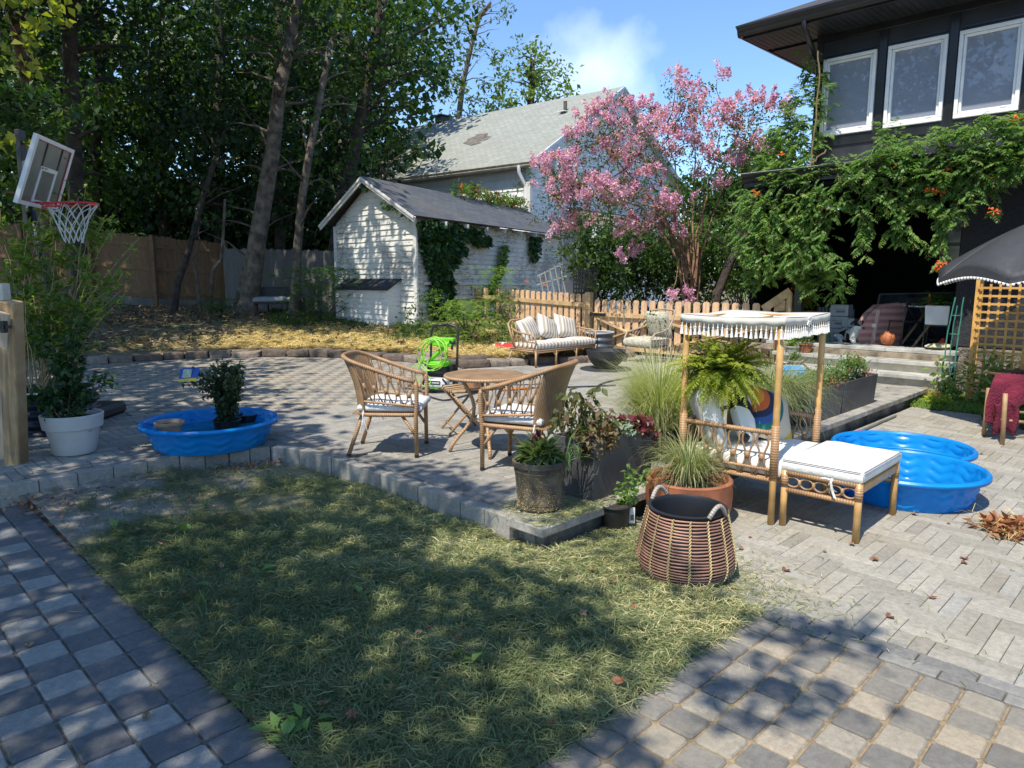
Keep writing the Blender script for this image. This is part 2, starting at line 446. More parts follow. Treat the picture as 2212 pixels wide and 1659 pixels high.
def pinnate(curves,L=.05,Wd=.022,step=.02,droop=.2,jitter=.1,taper=True,rnd=None):
 """leaflet pairs along each curve (list of points): fern fronds, trumpet-vine and locust leaves"""
 P=[];D=[];T=[];SC=[]
 for c in curves:
  c=[Vector(p)for p in c];seg=[(c[i+1]-c[i]).length for i in range(len(c)-1)];tot=sum(seg)
  n=max(3,int(tot/step));tone=random.random()
  side0=Vector((random.uniform(-1,1),random.uniform(-1,1),random.uniform(-.2,.2)))
  for k in range(n):
   t=(k+1)/n*tot*.999;i=0
   while i<len(seg)-1 and t>seg[i]:t-=seg[i];i+=1
   p=c[i].lerp(c[i+1],min(1,t/seg[i]));d=(c[i+1]-c[i]).normalized()
   s=d.cross(Vector((0,0,1)))
   if s.length<.3:s=d.cross(side0)
   s.normalize();u=(k+1)/n
   sc=(math.sin(math.pi*min(1,u*.85+.15))*.9+.15)if taper else 1
   for sg in(-1,1):
    P.append(p);D.append(s*sg*.95+d*.45-Vector((0,0,droop)));T.append(tone*.7+random.random()*.3);SC.append(sc)
 P=np.array(P);D=unit(np.array(D));n=len(P);SC=np.array(SC)[:,None]
 D=unit(D+rng.normal(size=(n,3))*jitter)
 nn=rng.normal(size=(n,3))*.25+np.array([0,0,1.]);s=unit(np.cross(D,nn));nn=unit(np.cross(s,D))
 V=np.empty((n,4,3));V[:,0]=P;V[:,1]=P+D*L*SC*.4+s*Wd*SC*.5;V[:,2]=P+D*L*SC-nn*L*.12;V[:,3]=P+D*L*SC*.4-s*Wd*SC*.5
 uv=np.zeros((n,4,3));uv[:,:,2]=np.array(T)[:,None]
 return V.reshape(-1,3),np.arange(n*4).reshape(n,4),uv.reshape(-1,3)
# ================================================================== THE SETTING
def paver_obj(name,rects,mat,label=None,z=0.0,ch=.006,cut=.012,gap=.004,parent=None):
 V=[];F=[];U=[]
 for(x0,x1,y0,y1,tone)in rects:
  n=len(V);zz=z+random.uniform(-.0015,.0015);tx=random.uniform(-.0012,.0012);ty=random.uniform(-.0012,.0012)
  for(g,dz,cc)in((gap,-ch-.012,cut),(gap,-ch,cut),(gap+ch*.8,0,cut*.9)):
   a0,a1,b0,b1=x0+g,x1-g,y0+g,y1-g
   for(px,py)in((a0+cc,b0),(a1-cc,b0),(a1,b0+cc),(a1,b1-cc),(a1-cc,b1),(a0+cc,b1),(a0,b1-cc),(a0,b0+cc)):
    V.append((px,py,zz+dz+(tx if px>(x0+x1)/2 else-tx)+(ty if py>(y0+y1)/2 else-ty)));U.append((px,py,tone))
  for r in(0,8):
   for k in range(8):F.append((n+r+k,n+r+(k+1)%8,n+r+8+(k+1)%8,n+r+8+k))
  F.append(tuple(n+16+k for k in range(8)))
 me=bpy.data.meshes.new(name);me.from_pydata(V,[],F)
 a=me.attributes.new('uw','FLOAT_VECTOR','POINT');a.data.foreach_set('vector',np.array(U,dtype=np.float32).ravel())
 o=link(name,me,mat,parent);
 if parent is None:tag(o,kind='structure')
 return o
def vis(x,y,z=0,m=60):
 f=(x+y)*K;r=(x-y)*K
 if f<1.2:return False
 px=CX+FPX*r/f*.99;return-m-150<px<2212+m+150
PAV=paver('herringbone_stone',[(0,(.27,.255,.225)),(.5,(.33,.315,.28)),(.85,(.385,.365,.32)),(1,(.31,.315,.31))],dirt_amt=.28)
PAVR=paver('raised_herringbone_stone',[(0,(.24,.23,.215)),(.5,(.30,.29,.27)),(.9,(.35,.335,.30)),(1,(.28,.285,.285))],dirt_amt=.2)
CHK=paver('checker_stone',[(0,(.14,.14,.14)),(.35,(.20,.195,.185)),(.45,(.23,.22,.205)),(.55,(.27,.25,.215)),(.8,(.33,.30,.25)),(1,(.36,.31,.245))],dirt_amt=.35)
CHKL=paver('shaded_path_stone',[(0,(.115,.118,.128)),(.40,(.16,.163,.17)),(.5,(.225,.23,.23)),(1,(.29,.295,.29))],dirt_amt=.1)
SOLD=paver('border_stone',[(0,(.17,.17,.172)),(1,(.25,.25,.245))],dirt_amt=.2)
SAND=plain('joint_sand',(.30,.225,.135),.95,.3,30,.5)
DJ=plain('dark_joint',(.15,.13,.10),.95,.3,30,.5)
def sheet(name,pts,z,mat,thick=0):
 bm=bmesh.new();vs=[bm.verts.new((p[0],p[1],z))for p in pts];f=bm.faces.new(vs)
 if thick:
  r=bmesh.ops.extrude_face_region(bm,geom=[f]);ev=[e for e in r['geom']if isinstance(e,bmesh.types.BMVert)]
  bmesh.ops.translate(bm,verts=ev,vec=(0,0,-thick))
 bmesh.ops.triangulate(bm,faces=[f for f in bm.faces if len(f.verts)>4]);bmesh.ops.recalc_face_normals(bm,faces=bm.faces)
 me=bpy.data.meshes.new(name);bm.to_mesh(me);bm.free()
 return tag(link(name,me,mat),kind='structure')
sheet('ground',[(-400,-400),(400,-400),(400,400),(-400,400)],-.09,plain('earth',(.13,.105,.075),.95,.4,3,.5))
r_=[]
for i in range(0,24):
 for j in range(-4,44):
  x1=1.07-i*.178;y0=j*.178+.055*(0)
  if not vis(x1,y0):continue
  if i==0:t=random.uniform(.12,.4)
  else:t=random.uniform(.0,.33)if(i+j)%2 else random.uniform(.6,1)
  r_.append((x1-.178,x1,y0,y0+.178,t))
paver_obj('path',r_,CHKL,z=.012,cut=.010,gap=.004,ch=.007)
sheet('path_bed',[(1.2,-1),(1.2,6.3),(-5,6.3),(-5,-1)],.001,plain('grey_joint',(.16,.155,.13),.95,.3,30,.5))
r_=[]
for j in range(0,16):
 for i in range(0,30):
  y1=1.545-j*.157;x1=3.27-i*.157
  if not vis(x1,y1)or x1<.9:continue
  if j==0 or i==0:t=random.uniform(.1,.44)if(i+j)%3 else random.uniform(.3,.56)
  else:t=random.uniform(.0,.38)if(i+j)%2 else random.uniform(.58,1)
  r_.append((x1-.157,x1,y1-.157,y1,t))
paver_obj('checker_path',r_,CHK,z=.010,cut=.012,gap=.005,ch=.008)
sheet('checker_path_bed',[(3.27,-3),(3.27,1.66),(.6,1.66),(.6,-3)],-.001,SAND)
r_=[]
for k,x0 in enumerate((3.272,3.360)):
 y=2.84
 while y>-1:
  r_.append((x0,x0+.088,y-.235,y,random.random()));y-=.237
  if k and y>2.5:y+=.11
paver_obj('path_border',r_,SOLD,z=.012,cut=.004,gap=.002,ch=.004)
def herring(x0,x1,y0,y1,w,inside,z):
 out=[]
 ni=int((x1-x0)/w)+3;nj=int((y1-y0)/w)+3
 for i in range(-2,ni):
  for j in range(-2,nj):
   m=(i-j)%4;X=x0+i*w;Y=y0+j*w
   if m==0:a=(X,X+2*w,Y,Y+w)
   elif m==3:a=(X,X+w,Y,Y+2*w)
   else:continue
   cx,cy=(a[0]+a[1])/2,(a[2]+a[3])/2
   if not vis(cx,cy):continue
   a=(max(a[0],x0),min(a[1],x1),max(a[2],y0),min(a[3],y1))
   if a[1]-a[0]<.02 or a[3]-a[2]<.02 or not inside(cx,cy):continue
   for h in(0,1):
    if m==0:
     ym=a[2]+w/2
     b=(a[0],a[1],a[2],min(ym,a[3]))if h==0 else(a[0],a[1],ym,a[3])
    else:
     xm=a[0]+w/2
     b=(a[0],min(xm,a[1]),a[2],a[3])if h==0 else(xm,a[1],a[2],a[3])
    if b[1]-b[0]>.015 and b[3]-b[2]>.015:out.append((*b,random.random()))
 return out
low=herring(3.45,12.0,-3,2.80,.165,lambda x,y:not(x>10.35 and y<2.75),0)
paver_obj('lower_patio',low,PAV,z=.012,cut=.003,gap=.0012,ch=.003)
sheet('lower_patio_bed',[(3.27,-4),(10.5,-4),(10.5,2.2),(10.3,2.84),(3.27,2.84)],.0,DJ)
CC=W(-4.5,9.6);CR=4.42
def incirc(x,y,pad=0):return math.hypot(x-CC.x,y-CC.y)<CR+pad
def inchk(x,y):
 r=(x-y)*K;f=(x+y)*K
 return incirc(x,y)and f>7.85+max(0,r+2.65)*1.05 and(f>7.6)
def backline(x):return 9.55-(x-8.2)*.42 if x>7.9 else 99
def inrais(x,y):
 if x>12.0 or y<3.12:return False
 if incirc(x,y,-.1):return(x>3.3 or y>6.5)and x>-2
 if x>3.3:return y<backline(x)and(x>7.2 or y<8)
 return x>-2 and 6.5<y<8.5
arc=[]
for k in range(0,41):
 a=R_(-8+k*4.9);arc.append((CC.x+math.cos(a)*CR,CC.y+math.sin(a)*CR))
arc=[p for p in arc if p[1]>9.4 or p[0]<4]
edge=[(3.12,2.9),(11.6,2.9),(12.2,3.2),(12.2,6),(12.1,7.9),(9.2,9.2)]+arc+[(-2.2,8.5),(-2.2,6.29),(2.2,6.29),(2.62,6.22),(2.93,6.05),(3.06,5.75),(3.12,5.3)]
edge=[((x+.05)if(2.5<x<3.2 and y<6.1)else x,(y+.03)if(y<6.5 and x<3)else y)for x,y in edge]
CONC=plain('concrete',(.34,.32,.285),.9,.35,5,.6,bd=.01)
sheet('patio',edge,.158,plain('patio_side',(.27,.25,.215),.95,.4,9,.8,bd=.012),thick=.22)
r_=[r for r in herring(-2.2,12.1,3.10,12,.165,lambda x,y:inrais(x,y)and not inchk(x,y),0)]
paver_obj('patio_herringbone',r_,PAVR,z=.170,cut=.004,gap=.003,ch=.003)
r_=[];w_=.168
for i in range(-30,60):
 for j in range(20,100):
  x0,y0=i*w_,j*w_;cx,cy=x0+w_/2,y0+w_/2
  if inchk(cx,cy)and incirc(cx,cy,-.05)and vis(cx,cy)and cx>-3:
   r_.append((x0,x0+w_,y0,y0+w_,random.uniform(.05,.45)if(i+j)%2 else random.uniform(.62,1)))
paver_obj('patio_checker',r_,CHK,z=.170,cut=.014,gap=.004,ch=.005)
m=MB()
def course(m,pts,step,wdt,z0,z1):
 for i in range(len(pts)-1):
  a,b=Vector((*pts[i],0)),Vector((*pts[i+1],0));L=(b-a).length;n=max(1,round(L/step));d=(b-a)/L;nv=Vector((-d.y,d.x,0))
  for k in range(n):
   m.rnd=random.random();p=a+d*(k+.5)*L/n;zz=random.uniform(-.003,.002);o=random.uniform(-.006,.006)
   M=Matrix.Translation(p+nv*(wdt/2+o))@Matrix.Rotation(math.atan2(d.y,d.x),4,'Z')
   m.box(-L/n/2+.003,L/n/2-.003,-wdt/2,wdt/2,z0,z1+zz,M)
 m.rnd=None
course(m,[(3.10,3.12),(3.10,5.3)],.24,-.095,-.04,.174)
course(m,[(3.10,5.3),(3.04,5.75),(2.91,6.03),(2.6,6.2),(2.2,6.27)],.2,-.095,-.04,.174)
course(m,[(2.2,6.27),(.9,6.27),(-2.2,6.27)],.24,-.095,-.04,.174)
o=m.build('patio_edge',PAVR,bevel=.004);tag(o,kind='structure')
m=MB()
x=3.06
while x<11.0:
 L=min(.92,11.02-x);m.rnd=random.random();m.box(x+.003,x+L-.003,2.80,3.11,.125+random.uniform(-.002,.002),.186,None);x+=L
m.rnd=None
o=m.build('patio_coping',CONC,bevel=.006);tag(o,kind='structure')
m=MB();m.box(3.16,11.2,2.88,2.96,-.06,.124);o=m.build('patio_retaining_face',plain('brown_concrete',(.26,.235,.19),.95,.5,4,.8,bd=.012),bevel=.004);tag(o,kind='structure')  # darker and browner than the coping concrete
def f0(k):
 if k<-.074:
  A=k*k+1;B=2*(k*4.5-9.6);Cc=4.5**2+9.6**2-(CR+.02)**2;d=B*B-4*A*Cc
  return(-B+math.sqrt(max(d,0)))/(2*A)
 if k<.16:return 12.25+(k+.074)/.234*1.1
 return 12.15*math.sqrt(2)/(1+k)
def gz(k,f):
 a=f0(k);d=f-a;s=1 if k<.02 else max(.12,1-(k-.02)/.2)
 return.245+s*(.36*min(1,max(0,d)/3)+.24*min(1,max(0,(d-3)/5)))+.004*max(0,d-8)
def gnd(P):P=Vector(P);r=(P.x-P.y)*K;f=(P.x+P.y)*K;return gz(r/f,f)
def yard(x,y,f):
 k=(x-CX)/FPX*.999;return W(k*f,f,gz(k,f))
V=[];ks=np.linspace(-1.15,1.2,150);U=[]
for k in ks:
 a=f0(k);fs=np.concatenate([a+np.linspace(0,4,22),a+4+np.linspace(.3,8,18),a+np.array([14,18,25,40,80])])
 for f in fs:
  p=W(k*f,f,gz(k,f)+.02*math.sin(f*3+k*17)*math.sin(k*40+f)*min(1,(f-a)));V.append(p)
n=len(fs);Q=[(i*n+j,(i+1)*n+j,(i+1)*n+j+1,i*n+j+1)for i in range(149)for j in range(n-1)]
mt,t,p=newmat('yard_earth');g=geo(t)
col=ramp(t,noise(t,.9,8,g,.7),[(.35,(.10,.075,.05)),(.5,(.17,.135,.085)),(.65,(.12,.13,.05))])
col=mixc(t,.6,col,ramp(t,noise(t,14,6,scaled(t,g,(1,1,1)),.75),[(.3,(.45,.45,.45)),(.7,(1.5,1.45,1.35))]),'MULTIPLY')
t.links.new(col,p.inputs['Base Color']);p.inputs['Roughness'].default_value=.95;t.links.new(bump(t,noise(t,20,6,g),.8,.03),p.inputs['Normal'])
tag(link('yard_ground',np_mesh('yard_ground',V,Q,None,None,True),mt),kind='structure')
def lz(x,y):
 e=max(0,y-4.6)*.035*min(1,max(0,2.9-x));n_=.016*math.sin(x*5.1+y*2.3)*math.sin(y*4.4-x*1.7)+.008*math.sin(x*13+y*9)
 dx=min(x-1.07,y-1.55);return.004+e+n_*min(1,max(0,dx*3))+.01
V=[];nx,ny=60,120
for i in range(nx+1):
 for j in range(ny+1):
  x=1.068+(3.272-1.068)*i/nx;y=1.543+(6.30-1.543)*j/ny;V.append((x,y,lz(x,y)))
Q=[(i*(ny+1)+j,(i+1)*(ny+1)+j,(i+1)*(ny+1)+j+1,i*(ny+1)+j+1)for i in range(nx)for j in range(ny)]
mt,t,p=newmat('lawn_soil');g=geo(t)
col=ramp(t,noise(t,2.2,8,g,.7),[(.35,(.12,.12,.055)),(.5,(.20,.18,.09)),(.68,(.28,.24,.17))])
sx=N(t,'ShaderNodeSeparateXYZ');t.links.new(g,sx.inputs[0])
bare=ramp(t,math_(t,'MULTIPLY_ADD',noise(t,3,5,g),1.2,math_(t,'MULTIPLY_ADD',sx.outputs['Y'],.55,math_(t,'MULTIPLY_ADD',sx.outputs['X'],-.35,-2.3))),[(.45,(0,0,0)),(.75,(1,1,1))])
col=mixc(t,bare,col,ramp(t,noise(t,5,8,g,.75),[(.3,(.12,.10,.085)),(.65,(.34,.31,.27))]))
col=mixc(t,.5,col,ramp(t,noise(t,60,5,g,.8),[(.3,(.5,.5,.5)),(.7,(1.5,1.5,1.5))]),'MULTIPLY')
t.links.new(col,p.inputs['Base Color']);p.inputs['Roughness'].default_value=.95;t.links.new(bump(t,noise(t,45,6,g,.7),.9,.015),p.inputs['Normal'])
tag(link('lawn',np_mesh('lawn',V,Q,None,None,True),mt),kind='structure')
GR=leafmat('clipping',(.065,.105,.045),(.24,.27,.12),.25,.6,(.64,.56,.32),gloss=.3)
def wav(x,y,s,a,b):return np.sin(x*s+a+1.3*np.sin(y*s*.7+b))*np.sin(y*s*.9+b+1.1*np.sin(x*s*.6+a))
def litter(name,P,L,wd,flat,tone,mat,dirs=None,label=None,parent=None,kind='stuff',curl=.3):
 n=len(P);a=rng.uniform(0,2*np.pi,n)if dirs is None else dirs+rng.normal(0,.7,n)
 Ls=L*rng.uniform(.45,1.3,n);el=np.abs(rng.normal(0,flat,n));b=a+rng.normal(0,curl,n)
 d1=np.stack([np.cos(a)*np.cos(el),np.sin(a)*np.cos(el),np.sin(el)],1);e2=el*rng.uniform(-1.2,.6,n)
 d2=np.stack([np.cos(b)*np.cos(e2),np.sin(b)*np.cos(e2),np.sin(e2)],1)
 s=np.stack([-np.sin(a),np.cos(a),rng.normal(0,.35,n)],1)*(wd*rng.uniform(.6,1.3,n)/2)[:,None]
 M=P+d1*(Ls*.5)[:,None];T=M+d2*(Ls*.5)[:,None];T[:,2]=np.maximum(T[:,2],P[:,2]-.004)
 V=np.stack([P-s*.8,P+s*.8,M+s,M-s,T],1);i5=np.arange(n)[:,None]*5
 Q=i5+np.array([[0,1,2,3]]);Tn=i5+np.array([[3,2,4]])
 uv=np.zeros((n,5,3));uv[:,:,2]=tone[:,None]
 o=link(name,np_mesh(name,V.reshape(-1,3),Q,Tn,uv.reshape(-1,3)),mat,parent)
 return o
n=210000
x=rng.uniform(1.05,3.30,n);y=rng.uniform(1.50,6.35,n)
f=(x+y)*K;px=CX+FPX*(x-y)/(x+y);keep=(f>1.9)&(px>-60)&(px<2270)&~((x>3.1)&(y>2.85))
bare=(y*.55-x*.35-1.55)+.5*wav(x,y,3,1,2)+.22*wav(x,y,9,0,1);keep&=(rng.random(n)>np.clip(bare*.9+.22,0,.95))
edge_=np.minimum(x-1.07,y-1.55);keep&=(edge_>.0)|(rng.random(n)<.6)
keep&=rng.random(n)<np.clip(f/4.2,.52,1)
x,y=x[keep],y[keep];n=len(x)
mound=.5+.5*wav(x,y,4.2,.3,1.9);lzv=np.array([lz(a,b)for a,b in zip(x,y)])
z=lzv+rng.random(n)**1.7*(.012+.042*mound)+.004
hay=np.clip((x-1.75)*.5+(3.9-y)*.10+.24*wav(x,y,2.6,2,0)+.15*wav(x,y,6,4,2),-.3,1)
tone=np.clip(rng.random(n)*.75+hay*.42,0,1)
swirl=rng.uniform(0,6.28,n)
o=litter('lawn_grass',np.stack([x,y,z],1),.080,.0036,.26,tone,GR,swirl)
tag(o,'dense layer of mown green and straw-coloured grass clippings over the lawn','grass',kind='stuff')
bs=[]
for k in range(420):
 x,y=random.uniform(1.15,3.1),random.uniform(1.6,5.9)
 if random.random()<.5:x,y=random.uniform(1.2,2.2),random.uniform(1.9,4.6)
 if y>2.8 and x>3.05:continue
 bs.append((x,y))
P=[];D=[];T=[]
for x,y in bs:
 for q in range(random.randint(8,20)):
  P.append((x+random.gauss(0,.02),y+random.gauss(0,.02),lz(x,y)+.01));T.append(random.random()*.55)
P=np.array(P);T=np.array(T)
o=litter('grass_tufts',P,.10,.0045,1.1,T,GR);tag(o,'green tufts of standing grass rising through the clippings','grass',kind='stuff')
m=[]
for(vx,vy)in[(620,1560),(600,1590),(650,1575),(430,1285),(1000,1430),(560,1240),(390,1150),(250,1148),(780,1290),(520,1490)]:
 c=at(vx,vy,.03)
 for k in range(6):m.append((c.x+random.gauss(0,.03),c.y+random.gauss(0,.03),c.z+random.uniform(0,.02)))
V,q,uv=leaf_mesh('w',m,.075,.045,5)
o=link('lawn_weeds',np_mesh('lawn_weeds',V,q,None,uv),leafmat('weed',(.13,.22,.06),(.2,.32,.09),.3));tag(o,'broad pale green plantain weeds lying flat in the lawn','weeds',kind='stuff')
n=15000
x=rng.normal(3.45,.22,n);y=rng.normal(2.72,.35,n);z=np.full(n,.016)
z=np.where((y>2.80)&(x>3.06),.188,z+rng.random(n)*.03)
k=((x<3.27)|(y>1.6))&((x>2.6))&(y<3.35)&~((y>2.8)&(x<3.06));k&=(rng.random(n)<np.where(y>2.8,.5,1))
x,y,z=x[k],y[k],z[k]
x2=rng.normal(3.42,.22,7000);y2=rng.normal(2.25,.42,7000);kk=(y2<2.78)&(x2>3.2)
x=np.concatenate([x,x2[kk]]);y=np.concatenate([y,y2[kk]]);z=np.concatenate([z,np.full(kk.sum(),.016)+rng.random(kk.sum())*.012])
o=litter('loose_clippings',np.stack([x,y,z],1),.055,.0036,.2,np.clip(.35+rng.random(len(x))*.65,0,1),GR);tag(o,'straw-coloured grass clippings spilled over the patio corner and beside the basket','clippings',kind='stuff')
n=2600;x=rng.uniform(1.2,7.5,n);y=rng.uniform(-.6,2.7,n);k=(x+y>2.8)&(((x>3.3))|(y<1.5))
k&=(wav(x,y,5,1,2)>.35)
x,y=x[k],y[k]
x3=rng.uniform(-.6,1.05,500);y3=rng.uniform(1.6,4.6,500);k3=wav(x3,y3,6,1,2)>.3
x=np.concatenate([x,x3[k3]]);y=np.concatenate([y,y3[k3]])
o=litter('stray_stalks',np.stack([x,y,np.full(len(x),.017)],1),.09,.0028,.12,rng.random(len(x))*.8+.2,GR,curl=1.0);tag(o,'thin stray grass stalks scattered over the paving','stalks',kind='stuff')
n=70000
ks=rng.uniform(-.55,.10,n);a=np.array([f0(k)for k in ks]);d=np.abs(rng.normal(0,1.5,n))
d=np.where(ks<-.40,d*.5,d);f=a+.25+d
dens=np.clip((ks+.46)*6,.06,1)*np.clip(1.2+.9*wav(ks*12,f,2.0,0,1),.15,1)
kp=rng.random(n)<dens;ks,f,a=ks[kp],f[kp],a[kp];n=len(ks)
gzv=np.array([gz(k,q)for k,q in zip(ks,f)])
X=(ks*f+f)*K;Y=(-ks*f+f)*K;Z=gzv+.01+rng.random(n)**1.5*(.03+.05*(.5+.5*wav(X,Y,3,1,0)))
STRAW=leafmat('straw',(.52,.39,.17),(.78,.62,.32),.2,.7,(.38,.28,.13),gloss=.2)
o=litter('straw_mulch',np.stack([X,Y,Z],1),.15,.010,.22,rng.random(n),STRAW);tag(o,'golden dry straw strewn behind the stone border','straw',kind='stuff')
n=26000
ks=rng.uniform(-.34,.02,n);f=np.array([f0(k)for k in ks])+np.where(ks>-.2,rng.uniform(1.2,3.2,n),rng.uniform(2.6,6.5,n))
gzv=np.array([gz(k,q)for k,q in zip(ks,f)]);X=(ks*f+f)*K;Y=(-ks*f+f)*K
kp=wav(X,Y,2.2,3,0)>-.35;X,Y,gzv=X[kp],Y[kp],gzv[kp]
o=litter('shed_grass',np.stack([X,Y,gzv],1),.2,.012,1.0,rng.random(len(X))*.7,leafmat('yard_grass',(.05,.10,.025),(.13,.20,.06),.3,.6,(.3,.3,.12)));tag(o,'low rough grass and weeds growing in front of the white shed','grass',kind='stuff')
n=5000;ks=rng.uniform(-.72,-.15,n);f=np.array([f0(k)for k in ks])+rng.uniform(.4,8,n);gzv=np.array([gz(k,q)for k,q in zip(ks,f)])
P=np.stack([(ks*f+f)*K,(-ks*f+f)*K,gzv+.02],1);V,q,uv=leaf_mesh('x',P,.1,.06,4)
o=link('yard_leaf_litter',np_mesh('yard_leaf_litter',V,q,None,uv),leafmat('dead_leaf_litter',(.10,.06,.03),(.26,.17,.09),.1,.8));tag(o,'brown leaf litter on the bare ground under the trees','leaf litter',kind='stuff')
sheet('grass_strip',[(10.3,-4),(12,-4),(12,2.86),(11.0,2.86),(10.3,2.6)],.018,plain('strip_soil',(.10,.085,.05),.95,.4,20,.7))
n=9000;x=rng.uniform(10.25,11.6,n);y=rng.uniform(1.4,2.86,n)
o=litter('strip_grass',np.stack([x,y,np.full(n,.02)],1),.11,.007,1.1,rng.random(n)*.75,leafmat('bright_grass',(.12,.22,.04),(.26,.36,.09),.35,.6,(.42,.42,.16)));tag(o,'bright green grass strip at the foot of the wooden trellis','grass',kind='stuff')
# ================================================================== BUILDINGS
def rf(p):return Vector(((p[0]+p[1])*K,(-p[0]+p[1])*K,p[2]if len(p)>2 else 0))
def onplane(x,y,p0,d):
 n=Vector((d.y,-d.x,0));q=ray(x,y);o=Vector((0,0,CH));t=(p0-o).dot(n)/q.dot(n);return o+q*t
def lap(m,p0,p1,z0,z1,board,out,top=None,lift=.028,skip=None):
 """lapped boards on the wall p0->p1; top(s) gives the roof line"""
 p0=Vector(p0);p1=Vector(p1);L=(p1-p0).length;d=(p1-p0)/L;z=z0
 while z<z1-.01:
  h=min(board,z1-z);s0,s1=0,L
  if top:
   ss=[i*L/80 for i in range(81)if top(i*L/80)>=z+h*.6]
   if len(ss)<2:break
   s0,s1=ss[0],ss[-1]
  segs=[(s0,s1)]
  for(a,b,c,e)in(skip or[]):
   if z+h>c+.02 and z<e-.02:
    ns=[]
    for(u,v)in segs:
     if b<=u or a>=v:ns.append((u,v));continue
     if a>u:ns.append((u,a))
     if b<v:ns.append((b,v))
    segs=ns
  for(u,v)in segs:
   cut=[u];
   if v-u>3:cut.append(random.uniform(u+1,v-1))
   cut.append(v)
   for a,b in zip(cut[:-1],cut[1:]):
    q0=p0+d*a;q1=p0+d*b;j=random.uniform(-.003,.003)
    P=[q0+out*lift+Vector((0,0,z+j)),q1+out*lift+Vector((0,0,z+j)),q1+out*.004+Vector((0,0,z+h+j)),q0+out*.004+Vector((0,0,z+h+j)),q0+Vector((0,0,z+j)),q1+Vector((0,0,z+j))]
    m.add(P,[(0,1,2,3),(4,5,1,0)])
  z+=h
def slab(m,a,b,c,d,th):
 a,b,c,d=map(Vector,(a,b,c,d));n=(b-a).cross(d-a).normalized();L=(b-a).length;H=(d-a).length;r=random.random()
 if n.z<0:n=-n
 P=[a,b,c,d];Q=[p-n*th for p in P];U=[(0,0,r),(L,0,r),(L,H,r),(0,H,r)]
 off=(a-d).normalized().dot(Vector((1,0,0)))
 m.add(P+Q,[(0,1,2,3),(7,6,5,4),(0,4,5,1),(1,5,6,2),(2,6,7,3),(3,7,4,0)],U+U)
BLK=plain('black_paint',(.028,.030,.036),.45,.3,3,.15,spec=.4)
BLK2=plain('black_trim_gloss',(.016,.016,.018),.28,.3,3,.1)
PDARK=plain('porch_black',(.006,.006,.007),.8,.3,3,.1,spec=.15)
WHT=plain('white_vinyl',(.78,.78,.76),.35,.08,3,.05)
mt,t,p=newmat('black_stucco');n=noise(t,26,7,None,.7);n2=noise(t,55,3,None,.9)
t.links.new(mixc(t,ramp(t,n2,[(.70,(0,0,0)),(.74,(1,1,1))]),(.018,.020,.027),(.2,.2,.2)),p.inputs['Base Color'])
p.inputs['Roughness'].default_value=.5;t.links.new(bump(t,n,1,.05),p.inputs['Normal']);STUC=mt
mt,t,p=newmat('sky_tone_glass');p.inputs['Base Color'].default_value=(.23,.255,.31,1);p.inputs['Roughness'].default_value=.015  # pale blue-grey base colour stands in for reflected sky
p.inputs['IOR'].default_value=1.6;p.inputs['Specular IOR Level'].default_value=.5;GLASS=mt
H=thing('black_house','two storey black painted house with three white framed upstairs windows and a dark open porch','house',(12,3,0))
wins=[(4.14,4.94),(3.19,3.98),(2.27,3.045),(1.33,2.12),(.4,1.18),(-.55,.23)]
m=MB();X0,X1=12.0,12.16;ZB,ZT=3.95,5.13
m.box(X0,X1,-4,5.05,3.2,ZB);m.box(X0,X1,-4,5.05,ZT,5.75)
ys=[5.05]+[v for a,b in wins for v in(b,a)]+[-4]
for i in range(0,len(ys),2):m.box(X0,X1,ys[i+1],ys[i],ZB,ZT)
m.box(12.16,16,4.9,5.05,3.2,5.75);m.box(12.16,16,-4,-3.85,3.2,5.75);m.box(15.9,16,-3.85,4.9,3.2,5.75)
m.box(12.3,12.32,-3.8,4.8,3.3,5.7)
m.build('wall',BLK,H,True)
m=MB()
for i in range(1,len(wins)):
 yc=(wins[i-1][0]+wins[i][1])/2;m.box(11.975,11.999,yc-.055,yc+.055,3.46,5.40)
m.box(11.975,11.999,4.97,5.06,3.46,5.40);m.box(11.968,11.999,-4,5.065,5.40,5.62)
for a,b in wins:m.box(11.972,11.999,a-.04,b+.04,3.79,3.90);m.box(11.982,11.999,a+.02,b-.02,5.17,5.2)
m.build('trim',BLK2,H,True,bevel=.004)
for a,b in wins:
 m=MB();y0,y1,z0,z1=a,b,ZB,ZT;tck=.05
 for(p0,p1,q0,q1,xx)in((y0,y1,z0,z0+tck,0),(y0,y1,z1-tck,z1,0),(y0,y0+tck,z0+tck,z1-tck,0),(y1-tck,y1,z0+tck,z1-tck,0)):
  m.box(11.95,12.05,p0,p1,q0,q1)
 y0+=tck+.004;y1-=tck+.004;z0+=tck+.004;z1-=tck+.004;tck=.035
 for(p0,p1,q0,q1)in((y0,y1,z0,z0+tck),(y0,y1,z1-tck,z1),(y0,y0+tck,z0+tck,z1-tck),(y1-tck,y1,z0+tck,z1-tck)):
  m.box(11.975,12.04,p0,p1,q0,q1)
 m.box(11.965,11.976,y0+.08,y0+.16,z0+.012,z0+.03)
 fr=m.build('window',WHT,H,True,bevel=.005)
 g=MB();g.box(12.01,12.02,a+.06,b-.06,ZB+.06,ZT-.06);g.build('pane',GLASS,fr,True)
m=MB()
slab(m,(11.13,6.05,5.70),(11.13,-4,5.70),(15,-4,7.4),(15,2.2,7.4),.03)
slab(m,(11.13,6.05,5.70),(19,6.05,5.70),(19,2.2,7.4),(15,2.2,7.4),.03)
m.build('roof',shingles('black_shingle',(.05,.05,.055),(.07,.07,.075),(.06,.06,.06)),H,True)
m=MB();y=5.95
while y>-4:m.box(11.26,11.999,y-.088,y-.004,5.50,5.515);y-=.092
x=12.17
for k in range(44):m.box(x+k*.09,x+k*.09+.084,5.06,5.90,5.50,5.515)
